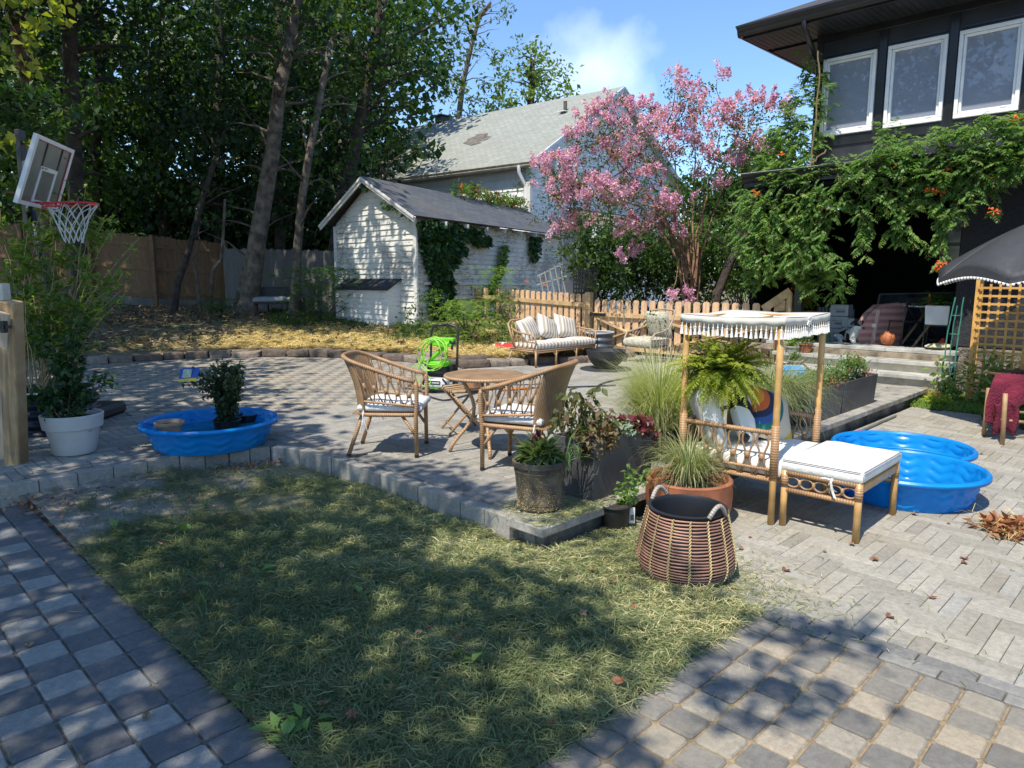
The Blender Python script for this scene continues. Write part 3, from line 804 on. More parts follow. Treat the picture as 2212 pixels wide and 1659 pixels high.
m.box(11.26,18,-4,5.95,5.53,5.54)
m.build('soffit',BLK,H,True)
m=MB()
prof=[(0,0),(.0,.06),(-.04,.10),(-.10,.13),(-.11,.17),(-.12,.17),(-.12,.0+.02),(-.02,-.005)]
def gutter(m,p0,p1,out,z,s=1):
 p0=Vector(p0);p1=Vector(p1);P=[]
 for q in(p0,p1):
  for(a,b)in[(0,0),(.05,0),(.075,.03),(.085,.08),(.115,.11),(.115,.135),(.10,.135),(.0,.13)]:P.append(q+out*a*s+Vector((0,0,z+b*s)))
 n=8;m.add(P,[(k,(k+1)%n,n+(k+1)%n,n+k)for k in range(n)]+[tuple(range(n)),tuple(range(2*n-1,n-1,-1))])
gutter(m,(11.24,6.02,0),(11.24,-4,0),Vector((-1,0,0)),5.53,1.15)
m.box(11.24,11.26,-4,5.97,5.50,5.69)
m.build('gutter',BLK2,H,True,bevel=.003)
m=MB();gutter(m,(11.24,5.97,0),(18,5.97,0),Vector((0,1,0)),5.53,.9);m.box(11.26,18,5.93,5.969,5.50,5.66);m.build('side_fascia',BLK2,H,True)
m=MB();m.tube([onX(1737,45,11.2),onX(1737,60,11.2),onX(1742,72,11.25),(11.93,5.02,5.10),(11.93,5.0,5.0),(11.93,5.0,3.55)],.042,10)
m.build('downspout',BLK2,H,True,smooth='auto')
m=MB()
slab(m,(11.16,5.9,3.39),(11.16,-4,3.39),(12.02,-4,3.50),(12.02,5.9,3.50),.03)
m.build('porch_roof',plain('roof_membrane',(.62,.62,.60),.6,.2,4,.2),H,True)
m=MB();gutter(m,(11.26,5.84,0),(11.26,-4,0),Vector((-1,0,0)),3.24,1.05);m.box(11.26,11.285,-4,5.84,3.18,3.36);m.box(11.285,15,5.80,5.84,3.18,3.36)
y=5.8
m.build('porch_gutter',BLK2,H,True,bevel=.003)
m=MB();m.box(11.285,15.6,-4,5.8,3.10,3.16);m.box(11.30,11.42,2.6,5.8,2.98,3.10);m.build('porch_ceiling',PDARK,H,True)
m=MB();m.box(11.9,12.1,-4,2.80,.70,3.10);m.build('stucco_wall',STUC,H,True,bevel=.02)
m=MB();m.box(11.84,12.1,-4,2.70,-.05,.70);m.build('foundation',plain('foundation_stone',(.24,.21,.17),.95,.6,7,1.0,bd=.05),H,True,bevel=.02)
m=MB();m.box(15.5,15.6,2.6,6.0,.5,3.1);m.box(12.1,15.5,2.60,2.80,.5,3.1);m.box(11.95,15.5,5.9,6.0,.5,3.1);m.build('porch_wall',PDARK,H,True)  # the solid left side is added to stop light leaking in
m=MB();m.box(11.62,15.5,2.86,5.89,.50,.585);m.build('porch_floor',plain('porch_boards',(.30,.24,.17),.85,.4,6,.5),H,True,bevel=.004)
m=MB();m.box(11.85,11.98,5.02,5.15,.60,3.10);m.build('porch_post',BLK2,H,True,bevel=.01)
m=MB()
for k in range(-12,26):
 y=5.15+k*.1
 for s in(1,-1):
  a=Vector((12.3,y,.62));b=Vector((12.3,y+s*.7,1.32));
  lo,hi=5.16,5.88
  if min(a.y,b.y)<lo or max(a.y,b.y)>hi:continue
  m.beam(a,b,.012,.035,(1,0,0))
m.build('porch_lattice',BLK2,H,True)
m=MB();a=onX(2037,466,14.6);b=onX(2072,590,14.6)
y0,y1,z0,z1=b.y-.25,a.y,b.z,a.z
for(p0,p1,q0,q1)in((y0,y1,z0,z0+.05),(y0,y1,z1-.05,z1),(y0,y0+.06,z0+.05,z1-.05),(y1-.06,y1,z0+.05,z1-.05),(y0+.06,y1-.06,(z0+z1)/2-.03,(z0+z1)/2+.03)):m.box(14.56,14.62,p0,p1,q0,q1)
o=m.build('porch_window',plain('taupe_frame',(.30,.28,.25),.6,.2,4,.1),H,True)
g=MB();g.box(14.60,14.61,y0+.05,y1-.05,z0+.04,z1-.04);g.build('pane',plain('dark_glass',(.01,.01,.012),.1,.1,3,0),o,True)
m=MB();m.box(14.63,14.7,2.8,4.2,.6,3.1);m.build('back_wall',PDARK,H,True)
St=thing('stone_steps','three wide stone steps with grey slab treads leading up to the porch','steps',(11.2,3.8,.17))
TREAD=plain('tread_slab',(.43,.42,.385),.85,.3,4,.5,bd=.006);RISE=plain('riser_render',(.56,.49,.37),.95,.3,4,.6,bd=.008)
for k,(xf,z,yl)in enumerate([(11.02,.335,5.1),(11.34,.50,5.25),(11.66,.645,5.55)]):
 m=MB();y=2.66
 while y<yl-.05:
  L=min(.95,yl-y);m.rnd=random.random();m.box(xf,xf+.42,y+.002,y+L-.002,z-.055,z+random.uniform(-.001,.001));y+=L
 m.build('tread',TREAD,St,True,bevel=.005)
 m=MB();m.box(xf+.07,xf+.40,2.72,yl-.04,z-.19,z-.056);m.build('riser',RISE,St,True,bevel=.003)
SID=siding('old_white_siding',(.66,.65,.60),(.09,.075,.055),peel=.95)
SID2=siding('old_white_trim',(.66,.65,.62),(.14,.12,.10),peel=.5)
SA=rf((-2.13,15.9));dl=rf((-K,K));dr=rf((.438,.899));SB=SA+dl*3.25;SC=SA+dr*8.5;SD=SB+dr*8.5
of_=rf((-K,-K));orr=rf((.899,-.438))
sh=thing('garden_shed','old white clapboard shed with peeling paint, dark shingle roof and a small lean-to hatch','shed',SA+Vector((0,0,.55)))
EZ,RZ,G0=3.02,4.02,.42
m=MB();top=lambda s:EZ-.12+(RZ-EZ)*(1-abs(s-1.625)/1.625)
lap(m,SB,SA,G0,RZ-.1,.125,of_,top=top);lap(m,SA,SC,G0,EZ,.125,orr)
P=[SA-of_*.01,SC,SD,SB-of_*.01];Q=[p+Vector((0,0,z))for z in(G0-.2,EZ)for p in P]
m.add(Q,[(0,1,5,4),(1,2,6,5),(2,3,7,6),(3,0,4,7)])
mid=(SA+SB)/2;m.add([SA-of_*.01+Vector((0,0,EZ)),SB-of_*.01+Vector((0,0,EZ)),mid-of_*.01+Vector((0,0,RZ-.06))],[(0,1,2)])
m.build('wall',SID,sh,True)
m=MB()
for p,o1 in((SA,(of_+orr)),(SB,of_),(SC,orr)):
 m.beam(p+o1*.012+Vector((0,0,G0-.2)),p+o1*.012+Vector((0,0,EZ-.05)),.11,.05,of_)
m.build('corner_board',SID2,sh,True,bevel=.004)
E1=SA-dl*.35+of_*.28;E2=SB+dl*.30+of_*.28;RG=mid+of_*.28;far=dr*8.75
v3=lambda p,z:Vector((p.x,p.y,z))
m=MB();slab(m,v3(E1,EZ),v3(E1+far+orr*.1,EZ+.02),v3(RG+far,RZ+.03),v3(RG,RZ),.03);slab(m,v3(E2,EZ+.02),v3(E2+far,EZ+.02),v3(RG+far,RZ+.03),v3(RG,RZ),.03)
m.build('roof',shingles('slate_shingle',(.06,.068,.082),(.095,.105,.12),(.13,.115,.095)),sh,True)
m=MB()
for e in(E1,E2):m.beam(v3(e-dl*.0-of_*.02,EZ-.085),v3(RG-of_*.02,RZ-.085),.03,.11,(0,0,1));m.beam(v3(e+of_*.015,EZ-.05),v3(RG+of_*.015,RZ-.045),.02,.05,(0,0,1))
m.build('bargeboard',SID2,sh,True)
for k in range(8):m=MB();q=SA-dl*.02+dr*(.9+k*1.0);m.beam(v3(q-orr*.1,EZ-.02),v3(q+orr*.27,EZ-.10),.06,.09);m.build('rafter_end',SID2,sh,True)
hl=onplane(752,640,SB,SA-SB);hr=onplane(866,640,SB,SA-SB);a=v3(hl,0);b=v3(hr,0);o_=of_*.34
ht,hb,hz=1.66,.52,1.44
m=MB();fa,fb=a+o_,b+o_
lap(m,fa,fb,hb,hz,.12,of_)
m.add([v3(fb,hb-.1),v3(b,hb-.1),v3(b,ht),v3(fb,hz)],[(0,1,2,3)]);m.add([v3(fa,hb),v3(a,hb),v3(a,ht),v3(fa,hz)],[(3,2,1,0)])
m.beam(v3(fb,hb-.1)+of_*.02,v3(fb,hz)+of_*.02,.05,.03,of_);hh=m.build('hatch',SID2,sh,True)
m=MB();slab(m,v3(fa+of_*.08,hz+.0),v3(fb+of_*.08+(b-a)*.03,hz),v3(b+(b-a)*.03,ht+.04),v3(a,ht+.04),.025);m.build('hatch_roof',MATS.get('x')or plain('felt_roof',(.035,.04,.048),.9,.4,9,.6),hh,True)
LD=thing('wooden_ladder','weathered white wooden ladder hung sideways along the shed wall','ladder',SA+dr*.3)
m=MB();l0=SA+dr*.25+orr*.07;l1=SA+dr*6.0+orr*.07
m.beam(v3(l0,1.58),v3(l1,1.52),.03,.06,(0,0,1));m.build('rail',SID2,LD,True)
m=MB();m.beam(v3(l0,1.24),v3(l1,1.17),.03,.06,(0,0,1));m.build('rail',SID2,LD,True)
m=MB()
for k in range(9):q=l0 .lerp(l1,(k+.6)/9.3);m.tube([v3(q,1.2),v3(q,1.55)],.016,6)
m.build('rungs',SID2,LD,True)
m=MB();q=SA+dr*.55+orr*.1;m.cbox(v3(q+dr*.2,1.16),(.7,.14,.03),math.atan2(dr.y,dr.x));m.build('shelf',SID2,LD,True)
WSID=siding('white_house_siding',(.76,.77,.78),(.30,.28,.25),peel=.12)
dL=rf((-.777,.629));dR=rf((.629,.777));C0=rf((.62,26.0));Lh,Dh=12.2,11.6
oL=rf((-.629,-.777));oR=rf((.777,-.629))
wh=thing('white_house','white clapboard house with grey shingle roof standing behind the shed','house',v3(C0,.8))
EZ2=pd(1142,343,26).z-.02;RZ2=pd(1320,195,30.5).z;hw=Dh/2
top2=lambda s:EZ2+(RZ2-EZ2)*(1-abs(s-hw)/hw)-.05
wn=[]
def gw(x0,y0,x1,y1):
 a=onplane(x0,y0,C0,dR);b=onplane(x1,y1,C0,dR);return((v3(a,0)-C0).length,(v3(b,0)-C0).length,b.z,a.z)
wn=[gw(1197,325,1233,385),gw(1264,335,1292,380),gw(1208,492,1243,568),gw(1325,385,1350,440),gw(1362,400,1385,440)]
m=MB();lap(m,C0,C0+dR*Dh,.4,RZ2,.22,oR,top=top2,lift=.03,skip=wn);lap(m,C0+dL*Lh,C0,.4,EZ2,.22,oL,lift=.03)
Q=[v3(p,z)for z in(.2,EZ2)for p in(C0,C0+dR*Dh,C0+dR*Dh+dL*Lh,C0+dL*Lh)]
m.add(Q,[(0,1,5,4),(1,2,6,5),(2,3,7,6),(3,0,4,7)]);m.add([Q[4],Q[5],v3(C0+dR*hw,RZ2-.08)],[(0,1,2)])
m.build('wall',WSID,wh,True)
ov=.35;e0=C0-dR*ov+oR*.35;rg=C0+dR*hw+oR*.35;e1=C0+dR*(Dh+ov)+oR*.35;LL=dL*(Lh+.7)
dz=(RZ2-EZ2)/hw*ov
m=MB();slab(m,v3(e0,EZ2-dz+.1),v3(e0+LL,EZ2-dz+.1),v3(rg+LL,RZ2+.1),v3(rg,RZ2+.1),.06);slab(m,v3(e1,EZ2-dz+.1),v3(e1+LL,EZ2-dz+.1),v3(rg+LL,RZ2+.1),v3(rg,RZ2+.1),.06)
m.build('roof',shingles('grey_shingle',(.25,.265,.235),(.31,.325,.29),(.22,.22,.19),row=.17),wh,True)
def onroof(x,y):
 p0=v3(e0,EZ2-dz+.1);n=(dL).cross(v3(rg,RZ2+.1)-p0).normalized();q=ray(x,y);o=Vector((0,0,CH));return o+q*((p0-o).dot(n)/q.dot(n)),(n if n.z>0 else-n)
m=MB();pts=[(1000,310),(1012,303),(1008,301),(1030,294),(1027,291),(1055,288),(1052,294),(1062,295),(1050,303),(1036,306),(1040,309),(1018,315)]
q=[onroof(*k)for k in pts];m.add([a+n*.012 for a,n in q],[tuple(range(len(q)))]);m.build('bare_roof_patch',plain('bare_felt',(.16,.14,.12),.95,.4,4,.6),wh,True)
m=MB();a,n=onroof(1221,240);m.tube([a-Vector((0,0,.2)),a+Vector((0,0,.38))],.075,10);m.build('vent_pipe',plain('rusty_pipe',(.12,.09,.07),.7,.4,9,.3),wh,True)
m=MB();a,n=onroof(1219,243);m.cbox(a+n*.03,(.4,.35,.03));m.build('pipe_flashing',WHT,wh,True)
m=MB();a=v3(rg,RZ2)+dL*10.3;m.cbox(a+Vector((0,0,.15)),(.5,.5,.25));m.cbox(a+Vector((0,0,.32)),(.75,.75,.05));m.build('chimney_cap',BLK,wh,True)
m=MB();m.beam(v3(e0+oR*.02,EZ2-dz-.02),v3(rg+oR*.02,RZ2-.02),.04,.2);m.beam(v3(e1+oR*.02,EZ2-dz-.02),v3(rg+oR*.02,RZ2-.02),.04,.2);m.beam(v3(e0+oR*.05,EZ2-dz+.05),v3(rg+oR*.05,RZ2+.05),.03,.08);m.beam(v3(e1+oR*.05,EZ2-dz+.05),v3(rg+oR*.05,RZ2+.05),.03,.08)
m.build('bargeboard',plain('blue_white_trim',(.60,.64,.68),.6,.15,4,.1),wh,True)
m=MB();slab(m,v3(e1,EZ2-dz+.02),v3(e1-oR*.36,EZ2-dz+.02),v3(rg-oR*.36,RZ2+.02),v3(rg,RZ2+.02),.03);slab(m,v3(e0,EZ2-dz+.02),v3(e0-oR*.36,EZ2-dz+.02),v3(rg-oR*.36,RZ2+.02),v3(rg,RZ2+.02),.03)
m.build('rake_soffit',SID2,wh,True)
m=MB();gutter(m,v3(e0+LL,0),v3(e0,0),oL,EZ2-dz-.09,1.2);m.beam(v3(e0+LL,EZ2-dz-.02),v3(e0,EZ2-dz-.02),.04,.18);m.build('gutter',plain('cream_gutter',(.58,.54,.44),.6,.2,4,.1),wh,True)
m=MB();q=C0+oL*.03;g0=e0+oL*.07+dL*.5
m.tube([v3(g0,EZ2-dz-.05),v3(g0,EZ2-dz-.25),v3(C0+oL*.12+dL*.12,EZ2-dz-.65),v3(C0+oL*.1+dL*.1,EZ2-dz-.8),v3(C0+oL*.1+dL*.1,.8)],.065,10);m.build('downspout',WHT,wh,True,smooth='auto')
m=MB();m.beam(v3(C0+(oL+oR)*.03,.4),v3(C0+(oL+oR)*.03,EZ2-.05),.2,.2,oL);m.build('corner_board',SID2,wh,True)
for(s0,s1,z0,z1)in wn:
 m=MB();a=C0+dR*s0+oR*.04;b=C0+dR*s1+oR*.04;zz=(z0+z1)/2
 for(p0,p1)in((v3(a,z1),v3(b,z1)),(v3(a,z0),v3(b,z0)),(v3(a,z0),v3(a,z1)),(v3(b,z0),v3(b,z1))):m.beam(p0,p1,.11,.12,oR)
 for(p0,p1)in((v3(a,zz),v3(b,zz)),(v3(a.lerp(b,.33),zz),v3(a.lerp(b,.33),z1)),(v3(a.lerp(b,.67),zz),v3(a.lerp(b,.67),z1))):m.beam(p0,p1,.045,.04,oR)
 o=m.build('window',WHT,wh,True);g=MB();P=[v3(a,z0)-oR*.05,v3(b,z0)-oR*.05,v3(b,z1)-oR*.05,v3(a,z1)-oR*.05];g.add(P,[(0,1,2,3)]);g.build('pane',plain('curtained_glass',(.20,.24,.24),.12,.3,2,0),o,True)
pa=onplane(1283,485,C0+oR*1.6,dR);pb=onplane(1420,485,C0+oR*1.6,dR);zt=pa.z
m=MB();slab(m,v3(pa,zt),v3(pb,zt),v3(pb-oR*1.6,zt+.75),v3(pa-oR*1.6+dR*.6,zt+.75),.04);o=m.build('side_roof',shingles('brown_shingle',(.2,.17,.14),(.26,.22,.18),(.15,.13,.11)),wh,True)
m=MB();m.beam(v3(pa,zt-.12),v3(pb,zt-.12),.08,.16);m.beam(v3(pa+dR*.1,.6),v3(pa+dR*.1,zt-.1),.14,.14);lap(m,v3(pa,0)-oR*.3+dR*.15,v3(pb,0)-oR*.3,.5,zt-.1,.22,oR);m.build('side_wall',WSID,wh,True)
# ================================================================== FENCES
PINE=wood('fresh_pine',(.40,.25,.12),(.66,.46,.25));CEDAR=wood('cedar_board',(.13,.07,.032),(.26,.145,.07));GREYW=wood('grey_board',(.085,.08,.072),(.17,.16,.145))
PICK=wood('cedar_picket',(.50,.30,.17),(.74,.50,.31))
def board(m,c,d,wd,th,z0,z1,ear=.03,pt=False):
 """upright board centred at c, running along d"""
 n=Vector((-d.y,d.x,0));e=ear
 pr=[(-wd/2,z0),(wd/2,z0),(wd/2,z1-e),(wd/2-e,z1),(-wd/2+e,z1),(-wd/2,z1-e)]
 if pt:pr=[(-wd/2,z0),(wd/2,z0),(wd/2,z1-.05),(0,z1),(-wd/2,z1-.05)]
 k=len(pr);P=[v3(c,0)+d*a+n*s*th/2+Vector((0,0,b))for s in(-1,1)for a,b in pr]
 r=random.random();o=random.random()*9
 m.add(P,[tuple(range(k-1,-1,-1)),tuple(range(k,2*k))]+[(i,(i+1)%k,k+(i+1)%k,k+i)for i in range(k)],[(b+o,a+o,r)for s in(0,1)for a,b in pr])
g=thing('picket_gate','wide new wooden picket double gate with X braces','gate',(11.9,7.4,.17))
Y0,Y1=5.45,9.50;m=MB();d=Vector((0,1,0));ny=20
for k in range(ny+1):y=Y1-.12-(Y1-Y0-.12)*k/ny;board(m,Vector((11.93,y,0)),d,.135,.018,.20+random.uniform(-.01,.01),1.255+random.uniform(-.008,.008))
m.build('pickets',PICK,g,True)
zt=onX(1350,682,11.86).z;zb=.27
for(a,b)in((Y1-.05,Y0),):
 m=MB();m.beam((11.885,a,zt),(11.885,b,zt),.035,.09);m.build('top_rail',PINE,g,True,bevel=.003)
 m=MB();m.beam((11.885,a,zb),(11.885,b,zb),.035,.09);m.build('bottom_rail',PINE,g,True,bevel=.003)
ym=onX(1429,700,11.87).y
for y in(Y1-.12,ym,Y0+.04):
 m=MB();m.beam((11.888,y,zb+.047),(11.888,y,zt-.047),.085,.035,(1,0,0));m.build('stile',PINE,g,True,bevel=.003)
for(a,b)in((Y1-.18,ym+.06),(ym-.06,Y0+.10)):
 m=MB();m.beam((11.884,a,zt-.08),(11.884,b,zb+.08),.03,.08,(1,0,0));m.build('brace',PINE,g,True)
 m=MB();m.beam((11.868,a,zb+.08),(11.868,b,zt-.08),.03,.08,(1,0,0));m.build('brace',PINE,g,True)
m=MB();m.box(11.845,11.868,Y1-.38,Y1-.02,zt-.03,zt+.03);m.tube([(11.86,Y1,zt-.04),(11.86,Y1,zt+.04)],.02,8);m.build('hinge',plain('black_iron',(.015,.015,.016),.5,.2,5,.1),g,True)
m=MB();m.box(11.84,11.97,Y1+.02,Y1+.15,.1,1.40);m.rnd=None;o=m.build('fence_post',PINE,None,bevel=.006);tag(o,'square pine post that the left end of the picket gate hangs on','post');origin(o,(11.9,Y1+.08,.15))
m=MB();m.box(11.84,11.97,Y0-.16,Y0-.03,.1,onX(1675,648,11.9).z);o=m.build('fence_post',PINE,None,bevel=.006);tag(o,'square pine post at the right end of the picket gate beside the stair rail','post');origin(o,(11.9,Y0-.1,.15))
g=thing('picket_fence','wooden picket fence panel behind the wicker sofa, overgrown with vines','fence',(12,11,.17));m=MB();m2=MB()
p0,p1=Vector((11.93,Y1+.17,0)),Vector((12.25,14.15,0));d=(p1-p0).normalized();L=(p1-p0).length
n=24
for k in range(n+1):
 s=.06+(L-.12)*k/n
 if 16<k<20:continue
 zt_=1.36+.12*s/L;board(m,p0+d*s,d,.125,.018,.22,zt_+random.uniform(-.01,.01))
m.build('pickets',PICK,g,True)
o_=Vector((-d.y,d.x,0));o_=o_ if o_.x<0 else-o_
m=MB();m.beam(p0+o_*.03+Vector((0,0,1.13)),p1+o_*.03+Vector((0,0,1.26)),.035,.09);m.build('top_rail',PINE,g,True)
m=MB();m.beam(p0+o_*.03+Vector((0,0,.42)),p1+o_*.03+Vector((0,0,.5)),.035,.09);m.build('bottom_rail',PINE,g,True)
m=MB();m.beam(v3(p0+d*3.5-o_*.05,.1),v3(p0+d*3.5-o_*.05,1.45),.09,.09,o_);m.build('post',PINE,g,True)
a=onX(1648,668,11.7);b=onX(1708,628,11.9)
g=thing('stair_handrail','pine handrail sloping up beside the porch steps','handrail',(11.8,5.3,.3));m=MB();m.beam(a,b,.05,.13);m.build('rail',PINE,g,True,bevel=.004)
m=MB();m.beam(v3(b,.6),b-Vector((0,0,.06)),.09,.09,(1,0,0));m.build('post',PINE,g,True)
m=MB()
for k in range(7):q=a.lerp(b,.15+k*.12)+Vector((.0,-.05,0));q=Vector((11.55+k*.07,5.3-.0*k,0));m.beam(v3(q,.25),v3(q,1.15),.03,.03,(1,0,0))
m.build('balusters',CEDAR,g,True)
g=thing('cedar_fence','tall brown cedar board fence behind the trees on the left','fence',v3(pd(300,600,22),.9));m=MB()
pts=[(-130,470,21.5),(100,490,22),(327,511,22),(486,524,23.2)];Q=[pd(*q)for q in pts];posts=[]
for a,b in zip(Q[:-1],Q[1:]):
 d=v3(b-a,0);L=d.length;d.normalize();n=int(L/.142)
 for k in range(n+1):
  q=a.lerp(b,k/n);board(m,q,d,.146,.02,q.z-1.86,q.z+.03*math.sin(k*.9)+random.uniform(-.01,.01),ear=.035)
m.build('boards',CEDAR,g,True)
for dzz,nm in((-.28,'top_rail'),(-.98,'middle_rail'),(-1.72,'bottom_rail')):
 m=MB()
 for a,b in zip(Q[:-1],Q[1:]):
  n_=v3(b-a,0).cross(Vector((0,0,1))).normalized();n_=n_ if n_.dot(a)<0 else-n_
  m.beam(a+n_*.04+Vector((0,0,dzz)),b+n_*.04+Vector((0,0,dzz)),.04,.10)
 m.build(nm,CEDAR,g,True)
m=MB()
for a,b in zip(Q[:-1],Q[1:]):m.beam(a+Vector((0,0,-2.0)),b+Vector((0,0,-2.0)),.03,.26)
m.build('kickboard',GREYW,g,True)
for(x,y,f)in((42,484,21.8),(188,497,21.9),(327,509,21.8),(484,522,23.0)):
 q=pd(x,y,f);m=MB();m.beam(v3(q,q.z-2.25),v3(q,q.z+.02),.11,.11,rf((1,0)));m.build('post',CEDAR,g,True,bevel=.006)
g=thing('stockade_fence','dark grey weathered stockade fence between the cedar fence and the shed','fence',v3(pd(600,640,19.6),.7));m=MB()
a,b=pd(484,536,21.5),pd(748,541,18.6);d=v3(b-a,0);L=d.length;d.normalize();n=int(L/.085)
for k in range(n+1):q=a.lerp(b,k/n);board(m,q,d,.08,.03,q.z-2.1,q.z+random.uniform(-.02,.02),pt=True)
m.build('boards',GREYW,g,True)
m=MB();m.beam(a+Vector((0,0,-.4))+d.cross(Vector((0,0,1)))*-.04,b+Vector((0,0,-.4))+d.cross(Vector((0,0,1)))*-.04,.04,.08);m.build('rail',GREYW,g,True)
c=at(34,1040,.0)
g=thing('gate_post','thick knotty pine gate post at the left edge with a black latch','post',v3(c,0))
PIN2=wood('knotty_pine',(.26,.16,.075),(.50,.34,.175),gs=.8)
tl=pd(22,650,5.58);bt=at(37,1040,0);d_=rf((1,0))
m=MB();m.beam(v3(bt,-.05),tl,.135,.12,rf((0,1)));m.build('post',PIN2,g,True,bevel=.008)
m=MB();q=pd(14,706,5.45);m.beam(q-d_*.1,q+d_*.03,.03,.025);m.cbox(q-d_*.02,(.03,.05,.09),R_(-45));m.build('latch',plain('black_iron',(.015,.015,.016),.5,.2,5,.1),g,True)
g=thing('side_gate','pale unpainted wooden gate board at the very left edge behind the latch','gate',v3(at(2,1040,0),0))
m=MB();a=pd(-22,672,5.5);m.beam(v3(at(-4,1030,0),.05),a+d_*.06,.18,.03,rf((0,1)));m.beam(v3(at(-90,1030,0),.05),a-d_*.25,.18,.03,rf((0,1)));m.build('boards',wood('pale_pine',(.42,.33,.22),(.60,.50,.37)),g,True)
m=MB();a=at(-60,1000,.1);m.beam(v3(a,.27),v3(at(24,990,.1),.27),.04,.12);m.build('rail',PIN2,g,True)
m=MB();q=pd(-2,612,6.2);m.beam(v3(q,.1),q,.12,.1,rf((0,1)));o=m.build('gate_stub_post',wood('pale_pine2',(.5,.45,.38),(.68,.63,.54)),None,bevel=.006);tag(o,'short grey-white post just behind the pine gate post','post')
# ================================================================== TREES AND SHADE
BARK=plain('grey_bark',(.17,.135,.10),.9,.5,5,1.0,bd=.03);BARKD=plain('dark_bark',(.065,.05,.038),.9,.5,5,1.0,bd=.03)
BARKR=plain('cinnamon_bark',(.30,.17,.10),.8,.5,6,.5,bd=.01)
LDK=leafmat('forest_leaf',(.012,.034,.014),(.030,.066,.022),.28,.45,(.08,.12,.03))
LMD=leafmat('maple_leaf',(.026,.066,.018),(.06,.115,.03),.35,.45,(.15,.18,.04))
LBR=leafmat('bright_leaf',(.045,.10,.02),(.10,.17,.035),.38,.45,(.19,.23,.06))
def pip(poly,x,y):
 c=False;n=len(poly)
 for i in range(n):
  x0,y0=poly[i];x1,y1=poly[i-1]
  if(y0>y)!=(y1>y)and x<(x1-x0)*(y-y0)/(y1-y0)+x0:c=not c
 return c
def trunkpts(px,f):return[pd(x,y,f+df)for(x,y,df)in px]
def twigs(m,pts,n,lo,hi,r,up=.5):
 for k in range(n):
  t=random.uniform(lo,hi)*(len(pts)-1);i=int(t);a=pts[i].lerp(pts[min(i+1,len(pts)-1)],t-i)
  an=random.uniform(0,6.28);L=random.uniform(.6,1.8);b=a+Vector((math.cos(an)*L,math.sin(an)*L,up*L*random.uniform(.2,1)))
  m.tube(curve(a,b,(0,0,.12),5,.06),[r*(1-j/5.5)for j in range(6)],5)
def tree(label,px,f,r0,r1,blobs,mat=LDK,bark=BARK,group=None,dens=.34,clump=.55,per=13,L=.17,Wd=.11,tw=8,up=.5,name='tree',extra=None):
 """px: trunk as pixel points (x, y, dforward); blobs: (x, y, df, rx, rz) pixel centre + metres"""
 base=yard(px[0][0],0,f)if f<29 else pd(px[0][0],px[0][1],f)
 P=[base-Vector((0,0,.1))]+trunkpts(px[1:],f)
 root=thing(name,label,'tree',base,0,group)
 m=MB();Ps=[]
 for i in range(len(P)-1):
  for k in range(3):Ps.append(P[i].lerp(P[i+1],k/3))
 Ps.append(P[-1]);n=len(Ps)
 rr=[r0*(1.35 if i==0 else 1.12 if i==1 else 1)*(1-i/n)+r1*i/n for i in range(n)]
 m.tube(Ps,rr,12)
 if tw:twigs(m,P,tw,.4,.95,r1*.55,up)
 bl=[]
 for(x,y,df,rx,rz)in blobs:
  c=pd(x,y,f+df);bl.append((c.x,c.y,c.z,rx,rx,rz))
  if tw:
   q=min(P,key=lambda p:(p-c).length+abs(p.z-c.z)*.5+(3 if p.z>c.z else 0));
   m.tube(curve(q,c,(0,0,.2),6,.12),[max(.015,r1*.6*(1-j/7))for j in range(7)],6)
 if extra:extra(m)
 m.build('trunk',bark,root,True,smooth=True)
 if bl:foliage('crown',bl,mat,root,dens,clump,per,L,Wd)
 return root
tree('leaning grey-barked tree with bare dead side branches in front of the stockade fence',[(530,690,0),(540,640,0),(556,520,0),(573,420,0),(590,320,0),(602,200,.1),(622,110,.2),(640,20,.4),(662,-110,.5)],19.0,.27,.10,[(560,20,.5,1.6,1.0),(700,-20,1,2,1.1),(480,90,1,1.3,.8),(620,-120,0,2.6,1.6)],LMD,tw=22)
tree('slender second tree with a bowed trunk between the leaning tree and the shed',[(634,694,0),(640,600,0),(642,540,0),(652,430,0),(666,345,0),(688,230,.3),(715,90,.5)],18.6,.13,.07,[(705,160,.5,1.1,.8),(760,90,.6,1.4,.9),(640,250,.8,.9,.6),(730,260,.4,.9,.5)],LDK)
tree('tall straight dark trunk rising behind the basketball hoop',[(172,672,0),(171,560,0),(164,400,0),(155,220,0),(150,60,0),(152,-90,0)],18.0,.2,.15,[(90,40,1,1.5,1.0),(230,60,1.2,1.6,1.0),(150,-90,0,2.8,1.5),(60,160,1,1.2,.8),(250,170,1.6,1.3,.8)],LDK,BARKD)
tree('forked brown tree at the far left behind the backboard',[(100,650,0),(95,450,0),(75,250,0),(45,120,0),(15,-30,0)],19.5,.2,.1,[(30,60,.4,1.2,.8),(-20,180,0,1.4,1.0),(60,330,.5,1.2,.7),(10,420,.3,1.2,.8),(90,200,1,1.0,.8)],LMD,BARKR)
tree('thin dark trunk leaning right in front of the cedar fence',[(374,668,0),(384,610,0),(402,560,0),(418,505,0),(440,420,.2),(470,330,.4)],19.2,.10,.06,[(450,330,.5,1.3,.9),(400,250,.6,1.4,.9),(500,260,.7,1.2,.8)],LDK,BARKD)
tree('small twin-stemmed sapling at the corner of the two back fences',[(436,664,0),(425,600,0),(418,560,0),(432,520,0)],19.6,.045,.03,[(430,430,.3,.9,.7)],LMD,BARK,tw=3,extra=lambda m:m.tube([yard(456,0,19.5),pd(458,600,19.5),pd(462,580,19.5),pd(478,560,19.5),pd(482,510,19.5),pd(486,430,19.5)],[.06,.055,.06,.05,.04,.03],8))
